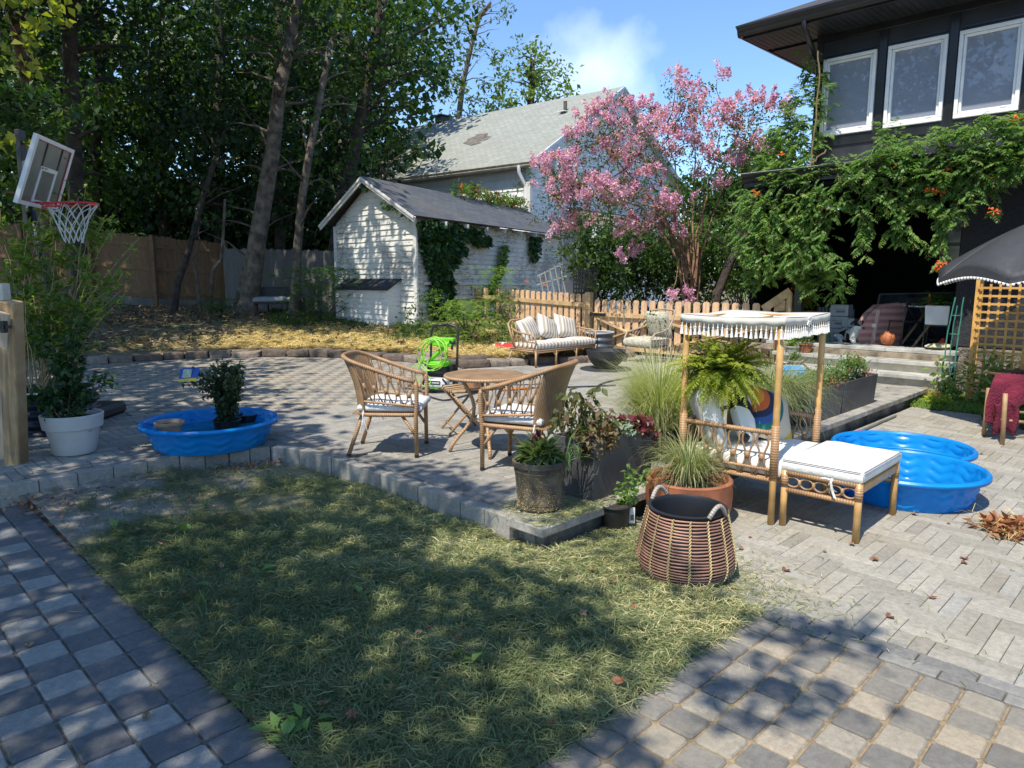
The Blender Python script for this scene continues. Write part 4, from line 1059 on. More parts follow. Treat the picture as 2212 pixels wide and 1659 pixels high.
tree('dim slanting trunk right behind the leaning grey-barked tree',[(508,684,0),(516,640,0),(530,580,0),(548,510,0),(566,440,0),(590,330,.3)],19.8,.11,.06,[(560,320,.4,1.2,.8),(520,220,.6,1.4,.8)],LDK)
G_='dense trees filling the background behind the fences'
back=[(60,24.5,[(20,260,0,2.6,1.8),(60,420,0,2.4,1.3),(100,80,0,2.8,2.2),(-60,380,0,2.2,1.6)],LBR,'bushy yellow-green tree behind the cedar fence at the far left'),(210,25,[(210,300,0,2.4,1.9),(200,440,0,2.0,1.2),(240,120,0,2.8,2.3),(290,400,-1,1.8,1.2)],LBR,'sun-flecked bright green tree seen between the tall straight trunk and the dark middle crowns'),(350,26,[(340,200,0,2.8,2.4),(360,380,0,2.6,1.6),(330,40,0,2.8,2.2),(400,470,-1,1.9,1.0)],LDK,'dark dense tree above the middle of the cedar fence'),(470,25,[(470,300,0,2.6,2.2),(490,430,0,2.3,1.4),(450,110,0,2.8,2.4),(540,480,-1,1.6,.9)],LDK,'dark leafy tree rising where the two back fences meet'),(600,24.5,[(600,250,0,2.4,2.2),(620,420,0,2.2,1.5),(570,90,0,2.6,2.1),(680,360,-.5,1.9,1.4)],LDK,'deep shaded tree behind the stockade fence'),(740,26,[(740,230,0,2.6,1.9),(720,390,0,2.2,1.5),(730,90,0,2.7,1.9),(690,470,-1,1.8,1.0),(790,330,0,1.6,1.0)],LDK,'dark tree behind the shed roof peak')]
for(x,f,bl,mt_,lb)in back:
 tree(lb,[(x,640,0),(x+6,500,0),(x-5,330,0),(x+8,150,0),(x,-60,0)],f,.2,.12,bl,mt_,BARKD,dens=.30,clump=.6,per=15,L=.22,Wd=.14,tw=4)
tree('large overhanging maple whose crown edge meets the blue sky',[(700,640,0),(735,480,0),(770,300,0),(800,150,0),(830,-20,0)],21.5,.22,.13,[(860,60,0,1.9,1.2),(930,60,.4,1.2,.9),(930,150,.3,1.0,.8),(850,170,0,1.6,1.0),(800,260,0,1.4,.8),(900,230,0,.9,.5),(980,30,.3,.75,.6),(780,100,0,2.0,1.4),(730,350,-1,1.3,.8),(650,30,0,2,1.2)],LMD,BARKD,dens=.38,L=.19,Wd=.13,tw=10)
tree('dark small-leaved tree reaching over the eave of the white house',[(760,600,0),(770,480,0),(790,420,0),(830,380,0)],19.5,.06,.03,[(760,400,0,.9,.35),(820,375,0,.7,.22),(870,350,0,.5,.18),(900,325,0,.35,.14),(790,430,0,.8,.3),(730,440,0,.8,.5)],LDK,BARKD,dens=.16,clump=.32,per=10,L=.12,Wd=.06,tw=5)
tree('tall airy tree with sparse drooping leaves behind the white house',[(985,420,0),(990,260,0),(1000,180,0),(1018,100,0),(1035,40,0),(1060,5,0)],44,.2,.07,[(975,240,0,1.7,1.0),(1000,190,0,1.5,.9),(960,180,0,1.3,.8),(1040,120,0,1.1,.6),(1000,90,0,1.4,.8),(1050,20,0,1.4,.5),(1070,170,0,.9,.6),(930,110,0,1.6,1.0),(1085,25,0,.5,.3),(960,300,0,2,.8)],leafmat('silver_leaf',(.06,.10,.05),(.12,.17,.09),.3,.5,(.22,.25,.14)),BARK,dens=.26,clump=.55,per=13,L=.30,Wd=.12,tw=16)
tree('round sunlit green tree behind the ridge of the white house',[(1140,420,0),(1145,240,0),(1150,180,0),(1150,130,0)],46,.3,.12,[(1110,130,0,1.5,1.1),(1145,120,0,1.2,1.0),(1175,150,0,1.2,1.0),(1125,190,0,1.9,1.3),(1185,200,0,1.7,1.1),(1215,180,0,1.1,.9),(1238,205,0,.9,.6),(1080,220,0,1.2,.9),(1205,150,0,.6,.5),(1150,240,0,2.8,.8)],leafmat('oak_leaf',(.09,.15,.03),(.17,.25,.05),.35,.5,(.28,.33,.08)),BARKD,dens=.26,clump=.6,per=14,L=.30,Wd=.16,tw=8)
tree('pale trunked tree with hanging leaves seen through the gap left of the white house roof',[(790,420,0),(792,330,0),(788,240,0),(795,160,0)],36,.22,.12,[(810,290,0,1.3,.8),(770,260,0,1.2,.8),(840,300,0,.9,.6),(800,330,0,1.6,.6)],leafmat('silver_leaf',(0,0,0),(0,0,0)),plain('pale_bark',(.42,.37,.30),.85,.3,5,.5),dens=.16,L=.26,Wd=.10,tw=8)
tree('dark trunked tree leaning right behind the gate beside the vines',[(1540,690,0),(1548,640,0),(1580,560,0),(1612,510,0),(1645,450,0),(1690,400,0),(1720,370,0)],14.3,.10,.04,[(1690,330,0,.65,.5),(1640,380,.5,.7,.6),(1720,420,.3,.6,.5),(1600,470,.8,.6,.5),(1660,480,.6,.7,.5)],LBR,BARKD,dens=.3,clump=.3,per=14,L=.085,Wd=.045,tw=10)
for(lb,mat_,f,bl)in[('dark bushy shrub beside the black trellis behind the fence',LMD,17.5,[(1270,560,0,.7,.8),(1310,600,0,.8,.7),(1290,500,.3,.55,.6),(1340,540,.2,.8,.8)]),('dense green shrub behind the left half of the picket gate',LMD,17.5,[(1390,590,0,.8,.8),(1400,530,.3,.8,.7),(1440,600,0,.8,.7)]),('sunlit yellow-green shrub behind the crape myrtle stems',LBR,17.0,[(1480,560,0,.9,.7),(1530,590,0,.9,.8),(1580,560,0,.9,.7),(1510,520,.4,.8,.5)]),('bright leafy hedge between the gate and the vine covered porch',LBR,15.0,[(1640,600,0,.65,.7),(1690,560,0,.7,.7),(1620,540,.3,.65,.6),(1700,620,-.8,.5,.5),(1670,500,.3,.6,.5)]),('distant dull green tree line seen right of the crape myrtle',LMD,30.0,[(1600,420,0,2.2,1.6),(1680,400,0,2.2,1.8),(1560,480,0,2,1.6),(1500,440,0,1.6,1.2),(1650,330,0,1.5,1)])]:
 base=yard(bl[0][0],0,f);root=thing('shrub',lb,'shrub',base)
 B=[];m=MB()
 for(x,y,df,rx,rz)in bl:
  c=pd(x,y,f+df);B.append((c.x,c.y,c.z,rx,rx,rz))
  for k in range(5):
   b0=base+Vector((random.gauss(0,.2),random.gauss(0,.2),0));m.tube(curve(b0,c+Vector((random.gauss(0,rx*.5),random.gauss(0,rx*.5),random.gauss(0,rz*.4))),(0,0,.1),5,.04),[.022-.003*j for j in range(6)],5)
 m.build('stems',BARKD,root,True);s_=.12 if f<20 else.24
 foliage('foliage',B,mat_,root,.85,.3 if f<20 else.6,17,s_,s_*.55,shell=.1)
cb=yard(1492,0,14.9);cm=thing('crape_myrtle','multi-stemmed crape myrtle covered in pink blossom behind the picket gate','tree',cb)
zz=[(1270,120),(1340,180),(1400,190),(1290,90),(1530,100),(1440,240),(1560,330),(1600,300),(1480,300),(1300,320),(1240,350),(980,240),(1000,300),(1090,280),(1130,300),(1200,345),(1140,370),(830,240),(840,285),(700,330),(680,400),(740,330),(800,380),(880,380),(610,470),(680,450),(920,400),(780,540),(860,530),(940,520),(1010,500),(1070,480),(1020,560),(1090,420),(1180,430),(1260,440),(1300,470),(1340,400),(1250,580),(1200,540),(400,640),(440,640),(500,610),(550,640),(640,590),(600,620),(480,720),(450,790),(540,740),(600,720),(650,680),(700,740),(740,760),(620,800),(560,820),(500,870),(560,900),(620,860),(680,850),(730,870),(790,780),(820,800),(840,580),(900,620),(960,640),(1050,620),(1090,700),(1130,660),(1170,720),(1000,700),(890,770),(950,760),(1020,790),(960,840),(880,840),(840,880),(900,900),(1000,860),(1080,900),(1130,930),(1180,880),(1230,900),(1290,910),(1260,970),(1180,960),(1120,1000),(1060,1040),(1200,1040),(1290,1070),(1100,1080),(1000,1010),(960,1060),(910,1060),(600,980),(540,1060),(520,1080),(570,1040),(920,1230),(1010,1200),(740,990),(1400,720),(1480,630),(1530,620),(1440,560),(1350,520),(1550,760),(1250,1490),(1330,1480),(1620,330),(1680,250),(1740,240),(1800,250),(1860,270),(1900,260),(1960,300),(1700,420),(1640,420),(1760,500),(1700,560),(1820,560),(1660,640),(1380,330),(1500,420),(1420,470)]
m=MB();mains=[]
for(x,y,df)in[(1255,400,-.4),(1300,300,-.2),(1350,430,-.5),(1400,350,.3),(1440,280,0),(1500,260,.4),(1560,260,0),(1620,270,.5),(1400,480,-.6),(1530,380,.6),(1470,430,.8)]:
 e=pd(x,y,14.9+df);k0=pd(1492+(x-1460)*.12,560,14.9+df*.3);k1=pd(1480+(x-1460)*.45,440+(y-350)*.15,14.9+df*.6)
 P=[cb+Vector((random.gauss(0,.06),random.gauss(0,.06),0)),k0,k1,e];Q=[]
 for i in range(3):
  for j in range(4):Q.append(P[i].lerp(P[i+1],j/4)+Vector((random.gauss(0,.02),random.gauss(0,.02),0)))
 Q.append(e);m.tube(Q,[.036*(1-i/16)for i in range(len(Q))],8);mains.append(Q)
clus=[]
for(x,y)in zz:
 vx,vy=1026+.342*x,135+.342*y;c=pd(vx,vy,14.9+random.uniform(-1.1,.6));clus.append(c)
 q=min((p for Q in mains for p in Q[5:]),key=lambda p:(p-c).length)
 m.tube(curve(q,c,(random.gauss(0,.06),random.gauss(0,.06),-.05),5,.03),[.014-.002*j for j in range(6)],5)
m.build('trunk',BARKR,cm,True,smooth=True)
bl=[(c.x+random.gauss(0,.12),c.y+random.gauss(0,.12),c.z-.12,.26,.26,.24)for c in clus]+[(c.x+random.gauss(0,.3),c.y+random.gauss(0,.3),c.z-.3,.3,.3,.28)for c in clus]
foliage('leaves',bl,leafmat('myrtle_leaf',(.03,.06,.02),(.07,.12,.035),.35,.4,(.17,.15,.05)),cm,.17,.16,12,.055,.03,shell=.1)
P=[];T=[]
for c in clus:
 for k in range(random.randint(4,6)):
  a=c+Vector((random.gauss(0,.10),random.gauss(0,.10),random.gauss(0,.07)));d=Vector((random.gauss(0,.4),random.gauss(0,.4),1)).normalized();L=random.uniform(.12,.24);tn=random.random()*.6
  for i in range(62):
   s=random.random();r=.045*(1-s*.65);P.append(a+d*L*s+Vector((random.gauss(0,r),random.gauss(0,r),random.gauss(0,r*.7))));T.append(tn+random.random()*.4)
V,q,uv=leaf_mesh('b',np.array([tuple(p)for p in P]),.036,.034,.2,np.array(T))
link('blossom',np_mesh('blossom',V,q,None,uv),leafmat('pink_blossom',(.56,.26,.50),(.80,.46,.70),.3,.7,(.90,.66,.84),gloss=.1),cm,True)
LIT=[[(860,1195),(960,1130),(1110,1125),(1250,1130),(1420,1120),(1640,1330),(1520,1450),(1420,1440),(1330,1330),(1250,1260),(1120,1215),(1000,1215)],[(1040,1440),(1150,1370),(1300,1330),(1400,1420),(1330,1500),(1150,1500)]]
SPOT=[(700,1535,55,24),(285,1300,40,14),(735,1150,30,10),(880,1185,45,12),(1250,1390,60,18),(1100,1460,70,20),(1000,1600,40,25),(930,1290,60,14),(730,1060,25,6)]
def shade(x,y,f):
 if f<7.2 or y>1000:
  for c in SPOT:
   if((x-c[0])/c[2])**2+((y-c[1])/c[3])**2<1:return 0
  if x>1950 and y>1000:return 0
  if y>1330 and x>1330:
   if((x-1620)/170)**2+((y-1470)/55)**2<1:return.75
   if((x-1830)/90)**2+((y-1370)/22)**2<1 or((x-1740)/120)**2+((y-1345)/14)**2<1:return.7
   if x<1400 and y>1530:return.45
   return 0
  for q in LIT:
   if pip(q,x,y):return.04 if q is LIT[0]else.35
  if x>1480:return 0
  if y<1110 and x>620:
   return.55 if(x<800 or 930<x<1030)and y>950+(x-620)*.22 else(.0 if y<955+(x-620)*.27 else.65)
  if y<1180 and x>900:return.4
  if x>1000:return.72
  return.97
 if f<12.5:
  if x<0:return.45
  if x<250:return.72
  if y>935 and x<560:return.95
  if x<420:return.6
  if x<560:return.55 if y>860 else.25
  return 0
 if x>960:return 0
 a=f0((x-CX)/FPX)
 if f<a+2.2:return.8 if x<330 else.3 if x<480 else.05 if x<900 else 0
 if x>740:return.5 if x<905 else.10
 return.95
cl=[]
def addcl(r,f,z,rad,n,sz):
 P0=W(r,f,0);q=P0-SUN*(z/(-SUN.z));cl.append((q.x,q.y,q.z,rad,n,sz))
tries=0
G1=[];G2=[]
for k in range(6500):
 r,f=random.uniform(-6.5,3.2),random.uniform(1.1,7.3);P0=W(r,f,0)
 px,py,_=pixn(np.array([[P0 .x,P0 .y,.05]]));px=float(px[0]);py=float(py[0])
 if random.random()<shade(px,py,f):
  z=random.uniform(5.2,7.6);q=P0-SUN*(z/(-SUN.z));G1 .append(tuple(q))
for k in range(5600):
 r,f=random.uniform(-17,0.5),random.uniform(6.8,27);P0=W(r,f,.3)
 px,py,_=pixn(np.array([[P0 .x,P0 .y,.25]]));px=float(px[0]);py=float(py[0])
 if random.random()<shade(px,py,f)*(1 if px>-700 else.9):
  fz=f-.839*.6*9;z=max(6.5,.40*fz+2.2)+random.uniform(0,3.0);q=P0-SUN*((z-.3)/(-SUN.z))
  qf=(q.x+q.y)*K;qz=q.z
  if qz<.385*qf+2.2:
   continue
  G2 .append(tuple(q))
def canopy(name,label,pts,per,rad,L,Wd,trunk,mat):
 pts=np.array(pts);n=len(pts);P=(pts[:,None,:]+rng.normal(size=(n,per,3))*rad*np.array([1,1,.6])).reshape(-1,3);T=np.repeat(rng.random(n),per)*.6+rng.random(n*per)*.4
 root=thing(name,label,'tree',trunk[0]);m=MB();m.tube(trunk,[.28-.03*i for i in range(len(trunk))],12)
 top=trunk[-1]
 for k in rng.choice(n,min(n,26),replace=False):
  c=Vector(pts[k]);m.tube(curve(trunk[-2].lerp(top,random.random()),c,(0,0,.5),7,.15),[.09-.012*j for j in range(8)],6)
 m.build('trunk',BARK,root,True,smooth=True)
 V,q,uv=leaf_mesh('c',P,L,Wd,2.0,T);link('crown',np_mesh('crown',V,q,None,uv),mat,root,True)
canopy('shade_tree','broad leafy tree behind the viewpoint known by its dappled shade on the lawn',G1,9,.085,.10,.07,[W(-3.6,-4.2,0),W(-3.5,-4.1,2),W(-3.2,-3.6,4.2),W(-2.9,-3.0,6)],LMD)
canopy('tall_tree','tall tree overhanging the left side of the yard and shading the round patio',G2,14,.32,.24,.16,[W(-13,6,.0),W(-12.8,6.2,3),W(-12.3,7,7),W(-11.5,8,10)],LMD)
cb2=pd(-60,-80,9.5)
root=thing('oak_tree','oak branch with lobed blue-green leaves reaching in above the backboard','tree',W(-9.5,10.2,0))
m=MB();e=pd(-70,260,9.6);m.tube([W(-9.5,10.2,0),W(-9.3,10.0,2),W(-8.6,9.8,3.6),e],[.16,.14,.10,.06],8)
for(x,y)in[(150,235),(90,270),(190,260),(40,230),(110,210)]:m.tube(curve(e,pd(x,y,9.6),(0,0,.2),6,.04),[.03-.004*j for j in range(7)],6)
m.build('trunk',BARKD,root,True)
foliage('crown',[tuple(pd(x,y,9.6))+(rx,rx,rz)for(x,y,rx,rz)in[(20,220,.55,.3),(80,240,.5,.25),(130,235,.4,.2),(170,225,.3,.2),(50,275,.5,.25),(-40,260,.7,.5),(110,270,.35,.15),(190,215,.2,.2)]],LMD,root,.5,.22,14,.12,.05)
root=thing('maple_sprig','yellow-green maple branch hanging into the top left corner','tree',W(-7.6,6.6,0))
m=MB();e=pd(-60,-60,7.5);m.tube([W(-7.6,6.6,0),W(-7.4,6.7,2.5),W(-6.6,7.2,4.6),e],[.12,.10,.08,.04],8)
for(x,y)in[(100,30),(40,80),(10,120),(130,10)]:m.tube(curve(e,pd(x,y,7.5),(0,0,.15),6,.03),[.016-.002*j for j in range(7)],5)
m.build('trunk',BARKD,root,True)
foliage('crown',[tuple(pd(x,y,7.5))+(rx,rx,rz)for(x,y,rx,rz)in[(95,25,.22,.12),(130,10,.18,.1),(20,60,.2,.2),(10,120,.2,.18),(15,300,.15,.12),(60,-10,.3,.15)]],leafmat('yellow_leaf',(.16,.19,.03),(.26,.27,.05),.5,.5,(.38,.33,.08)),root,.5,.16,10,.10,.075)
# ================================================================== FURNITURE
def face(dr_,df):d=rf((dr_,df));return math.atan2(d.y,d.x)-math.pi/2
CANE=cane('wrapped_cane',(.46,.27,.13),(.30,.17,.085),55);CANE2=cane('old_cane',(.50,.31,.16),(.36,.22,.12),40)
CANES=plain('bent_cane',(.36,.22,.12),.5,.3,12,.2)
BAMB=plain('bamboo_pole',(.56,.33,.12),.32,.25,7,.15)
WEAV=weave('wicker_weave',(.46,.28,.14),(.30,.18,.09),42,26)
LOUN=plain('white_cushion',(.74,.72,.67),.85,.1,5,.4,bd=.02)
CUSH=plain('grey_white_cushion',(.66,.67,.66),.85,.12,6,.5,bd=.02)
RUB=plain('rubber_foot',(.012,.012,.012),.6,.2,5,.1)
def pillow(m,M,w,h,t,n=10,sag=0,puff=.5):
 """soft cushion w x h, thickness t, in local xy plane of M"""
 def side(sg):
  def fn(u,v):
   x=(u-.5);y=(v-.5);e=max(0,(1-(2*abs(x))**4)*(1-(2*abs(y))**4))**puff
   pin=1-.06*(1-abs(2*y)**2)*0
   X=x*w*(1-.05*math.cos(math.pi*y));Y=y*h*(1-.05*math.cos(math.pi*x))
   return(M@Vector((X,Y,sg*t/2*e)),(X,Y))
  return fn
 rd=random.random();m.rnd=rd
 m.grid(side(1),n,n);
 k=len(m.f);m.grid(side(-1),n,n)
 m.f[k:]=[tuple(reversed(f))for f in m.f[k:]];m.rnd=None
def boxcushion(m,x0,x1,y0,y1,z0,z1,crown=.02,n=8,M=None):
 """welted seat cushion with a slightly crowned top and rounded rim"""
 w,h=x1-x0,y1-y0;cx,cy=(x0+x1)/2,(y0+y1)/2;rd=random.random();m.rnd=rd
 def top(sg,zb):
  def fn(u,v):
   x=u-.5;y=v-.5;e=max(0,(1-(2*abs(x))**6)*(1-(2*abs(y))**6));q=Vector((cx+x*w,cy+y*h,zb+sg*(crown*e-.008*(1-e)+.006*math.sin(u*9+v*7)*e)))
   return(M@q if M is not None else q,(q.x,q.y))
  return fn
 m.grid(top(1,z1),n,n);k=len(m.f);m.grid(top(-1,z0),n,n);m.f[k:]=[tuple(reversed(f))for f in m.f[k:]]
 P=[];N_=4*n
 def rim(i):
  s=i/n;k_=int(s)%4;t_=s-int(s)
  return[(x0+w*t_,y0),(x1,y0+h*t_),(x1-w*t_,y1),(x0,y1-h*t_)][k_]
 lv=[(z1-.008,0),(z1-(z1-z0)*.25,.012),((z0+z1)/2,.016),(z0+(z1-z0)*.25,.012),(z0+.008,0)]
 V=[];U=[]
 for z,o in lv:
  for i in range(N_):
   x,y=rim(i);d=Vector(((x-cx)/w*2,(y-cy)/h*2,0));q=Vector((x+d.x*o,y+d.y*o,z));V.append(M@q if M is not None else q);U.append((x,y+z,rd))
 F=[(j*N_+i,(j+1)*N_+i,(j+1)*N_+(i+1)%N_,j*N_+(i+1)%N_)for j in range(4)for i in range(N_)]
 m.add(V,F,U);m.rnd=None
def arch(m,a,b,up,r=.007,n=10,w=None):
 """teardrop loop: two feet a-b on the lower rail and a rounded head"""
 a=Vector(a);b=Vector(b);up=Vector(up);c=(a+b)/2;s=(b-a);P=[]
 for i in range(n+1):
  t=i/n;an=math.pi*t;x=-math.cos(an);P.append(c+s*.5*x*(.42+.72*math.sin(an)**.7)+up*(math.sin(an)**.62))
 m.tube(P,r,6)
def dining_chair(label,loc,rz,group):
 t=thing('wicker_chair',label,'chair',loc,rz,group)
 def rail(h0,h1,wx=.27,fy=.25,by=-.25,pw=1.0,n=28):
  P=[]
  for i in range(n+1):
   s=i/n*2-1;a=abs(s)
   if a<.52:an=s/.52*math.pi/2;x=math.sin(an)*wx;y=by+.10-(math.cos(an))*.14;k=0
   else:x=math.copysign(wx,s);y=by+.10+(a-.52)/.48*(fy-by-.10)
   back=max(0,min(1,(fy-y)/(fy-by)));z=h0+(h1-h0)*back**pw
   P.append(Vector((x*(1+.10*back*(h1>.6)),y-(.12*back if h1>.6 else 0),z)))
  return P
 top=rail(.655,.86,pw=1.15);low=rail(.445,.49);seat=rail(.37,.37)
 m=MB();m.tube(top,.019,8);m.build('arm_rail',CANE,t,smooth=True)
 m=MB();i0,i1=8,20;rd=.5;P=[]
 def fn(u,v):
  i=i0+u*(i1-i0);k=min(int(i),27);f_=i-k;a=top[k].lerp(top[k+1],f_);b=seat[k].lerp(seat[k+1],f_)
  q=a.lerp(b,v);q.y+=.03*math.sin(v*math.pi)
  return(q,(u*.62,v*.5))
 m.grid(fn,24,14);m.build('backrest',WEAV,t,smooth=True,solid=.014)
 for sg in(0,1):
  m=MB();idx=list(range(0,9))if sg==0 else list(range(20,29));lw=[low[i]for i in idx];m.tube(lw,.012,7);m.build('side_rail',CANE,t,smooth=True)
  m=MB();tp=[top[i]for i in idx];n=5
  seq=list(range(9))if sg else list(range(8,-1,-1))
  A=[low[idx[i]]for i in seq];B=[top[idx[i]]for i in seq]
  for k in range(n):
   u0,u1=(k+.04)/n*8*.93+.5,(k+.96)/n*8*.93+.5
   g=lambda L,u:L[min(7,int(u))].lerp(L[min(8,int(u)+1)],u-int(u))
   a,b=g(A,u0),g(A,u1);ta,tb=g(B,u0),g(B,u1);c=(a+b)/2;tc=(ta+tb)/2;hh=(tc-c)
   L=[a];w_=(b-a);
   for q in range(1,12):
    an=q/12;z=math.sin(an*math.pi);side=(-1 if an<.5 else 1);hw_=[.5,.22,.18,.3,.48,.46,0,.46,.48,.3,.18,.22,.5][q]
    hz=[0,.2,.42,.58,.74,.92,1,.92,.74,.58,.42,.2,0][q]
    L.append(c+w_*hw_*(-1 if q<6 else 1)+hh*hz)
   L.append(b);m.tube(L,.0065,6)
   m.tube([c+hh*.30,c+hh*.50],.013,7)
  m.build('side_loops',CANES,t,smooth=True)
 m=MB();m.tube(seat+[Vector((-.1,.27,.37)),Vector((.1,.27,.37))][::-1]if False else seat,.018,8,closed=True);m.build('seat_frame',CANE,t,smooth=True)
 m=MB();m.grid(lambda u,v:(Vector(((u-.5)*.50,-.30+v*.55,.375)),(u*.5,v*.5)),4,4);m.build('seat',WEAV,t,solid=.01)
 for sx in(-1,1):
  f_=top[-1]if sx>0 else top[0]
  m=MB();m.tube([Vector((sx*.27,.25,.655)),Vector((sx*.275,.262,.62)),Vector((sx*.27,.26,.45)),Vector((sx*.265,.25,.36)),Vector((sx*.265,.252,.02))],[.018,.019,.018,.019,.018],9)
  m.tube([Vector((sx*.265,.24,.20)),Vector((sx*.26,.21,.245)),Vector((sx*.25,.13,.36))],.014,7);l=m.build('leg',CANE,t,smooth=True)
  m=MB();m.tube([Vector((sx*.265,.252,0)),Vector((sx*.265,.252,.022))],.020,8);m.build('foot_cap',RUB,l)
  m=MB();m.tube([Vector((sx*.20,-.22,.37)),Vector((sx*.24,-.34,.02))],.018,9);l=m.build('leg',CANE,t,smooth=True)
  m=MB();m.tube([Vector((sx*.24,-.345,.0)),Vector((sx*.24,-.34,.022))],.020,8);m.build('foot_cap',RUB,l)
 return t
c1=dining_chair('wicker armchair left of the round table, turned side-on with its seat cushion facing right',W(-1.06,6.22,.174),face(1,-.04),'wicker dining chairs')
c2=dining_chair('wicker armchair seen from behind beside the potted plant, its woven back towards the viewer',W(.10,5.68,.174),face(-.93,.42),'wicker dining chairs')
def seatcush(label,ch):
 t=thing('seat_cushion',label,'cushion',ch.location+Vector((0,0,.385)),ch.rotation_euler.z,'white seat pads on the wicker armchairs')
 m=MB();boxcushion(m,-.24,.24,-.24,.285,.004,.075,.02);m.build('pad',CUSH,t,smooth='auto')
 for sx in(-1,1):
  m=MB();m.tube([(sx*.25,-.2,.03),(sx*.285,-.2,-.02),(sx*.29,-.2,-.10)],.006,5);m.tube([(sx*.285,-.2,-.03),(sx*.295,-.17,-.13),(sx*.295,-.155,-.17)],.004,4);m.tube([(sx*.285,-.2,-.03),(sx*.295,-.22,-.15)],.004,4);m.build('tie',CUSH,t)
seatcush('thin white seat pad on the side-on wicker armchair left of the table',c1);seatcush('thin white seat pad on the wicker armchair seen from behind',c2)
t=thing('round_table','round wicker bistro table with curved wrapped legs between the two armchairs','table',W(-.24,6.2,.174),R_(10))
m=MB();R0=.35
m.lathe([(0,.655),(R0-.02,.655),(R0,.665),(R0+.004,.677),(R0,.688),(R0-.03,.692)],40);n0=len(m.v)
def tf(u,v):a=v*2*math.pi;r=u*(R0-.03);x,y=r*math.cos(a),r*math.sin(a);return(Vector((x,y,.692)),(x,y))
m.grid(tf,6,40);m.build('tabletop',WEAV,t,smooth='auto')
m=MB();m.tube([Vector((math.cos(a)*R0,math.sin(a)*R0,.675))for a in[k*math.pi/20 for k in range(40)]],.014,7,closed=True);m.build('rim',CANE2,t,smooth=True)
for k in range(4):
 a=math.pi/4+k*math.pi/2;P=[]
 for i in range(11):s=i/10;r=.21-.115*math.sin(math.pi*min(1,s*1.15))+.115*max(0,s-.45)**1.3*2;P.append(Vector((math.cos(a)*r,math.sin(a)*r,.655*(1-s))))
 m=MB();m.tube(P,.016,8);l=m.build('leg',CANE2,t,smooth=True)
m=MB();m.tube([Vector((math.cos(a)*.1,math.sin(a)*.1,.30))for a in[k*math.pi/10 for k in range(20)]],.010,6,closed=True);m.build('ring',CANE2,t,smooth=True)
t=thing('folding_stool','small folding stool with black and tan striped woven seat behind the round table','stool',W(-.48,7.05,.174),face(.9,.3))
ZEB=stripes('zebra_weave',(.42,.27,.14),(.03,.025,.02),11)
m=MB();m.grid(lambda u,v:(Vector(((u-.5)*.42,(v-.5)*.36,.43+.02*math.sin(u*math.pi)*-1)),(u*.5+v*.12,v*.4)),10,6);m.build('seat',ZEB,t,solid=.03,smooth=True)
for sx in(-1,1):
 m=MB();m.tube([(sx*.19,-.18,.42),(sx*.19,.17,.0)],.013,8);m.build('leg',CANE2,t,smooth=True)
 m=MB();m.tube([(sx*.165,.18,.42),(sx*.165,-.2,.0)],.013,8);m.build('leg',CANE2,t,smooth=True)
m=MB();m.tube([(-.19,.12,.07),(.19,.12,.07)],.010,6);m.tube([(-.165,-.15,.07),(.165,-.15,.07)],.010,6);m.build('stretcher',CANE2,t,smooth=True)
TERL=plain('pale_terracotta',(.58,.33,.20),.8,.2,6,.3);TER=plain('terracotta',(.38,.13,.06),.75,.35,5,.3);TERB=plain('tan_pot',(.40,.27,.18),.8,.2,6,.3)
def potmesh(m,rb,rt,h,rim=.0,th=.012,n=32,soil=None):
 p=[(rb*.96,0),(rb,.008)]+([(rt*(1-.0)-rim*.2-(rt-rb)*rim/h,h-rim)]if rim else[])
 if rim:p+=[(rt+.006,h-rim+.002)]
 p+=[(rt+(.008 if rim else 0),h-.006),(rt-.002,h),(rt-th,h-.004),(rt-th-.004,h-.03),(rb+(rt-rb)*.75-th,h*.72)]
 m.lathe(p,n)
def pot(name,label,loc,rb,rt,h,mat,rim=.03,soil=True,cat='pot',group=None,rz=0,sl=.05):
 t=thing(name,label,cat,loc,rz,group);m=MB();potmesh(m,rb,rt,h,rim);m.build('pot_body',mat,t,smooth='auto')
 if soil:
  m=MB();m.disc((0,0,h-sl),rt-.015-(rt-rb)*sl/h,20);m.build('soil',plain('potting_soil',(.05,.035,.025),.95,.5,40,.8),t)
 return t
pot('terracotta_pot','pale terracotta pot standing on the striped folding stool under the table',W(-.40,7.02,.617),.085,.12,.17,TERL,.03)
m=MB();q=W(-.12,6.9,.61);m.tube([q,q+rf((.30,.1))],.016,8);o=m.build('orange_handle',plain('orange_plastic',(.75,.20,.03),.4,.1,5,.1),None,smooth=True);tag(o,'orange tool handle lying on the stool beside the pale pot','tool')
t=thing('rattan_sofa','three seat bent rattan sofa with beige striped cushions by the picket fence','sofa',(8.84,8.26,.174));LX,DY=1.62,.62
def sofa_end(x):
 m=MB();s=1 if x>.5 else-1
 arm=[(x,.05,.27),(x,.0,.42),(x+s*.02,.01,.52),(x+s*.03,.08,.565),(x+s*.03,.25,.575),(x+s*.02,.45,.60),(x,.60,.66)]
 m.tube(arm,.017,8);m.tube([(x,0,.27),(x,DY,.27)],.014,7);m.tube([(x,0,.30),(x,DY,.30)],.012,7);m.build('arm',CANE2,t,smooth=True)
 m=MB()
 for k in range(5):
  y=.03+k*.105;m.tube(curve((x,y,.30),(x,y+.12,.555+.01*k),(s*.01,.03,0),6),.008,5);m.tube(curve((x,y+.12,.30),(x,y+.01,.55),(s*.012,-.02,0),6),.008,5)
 m.build('arm_lattice',CANE2,t,smooth=True)
for x in(0,LX):sofa_end(x)
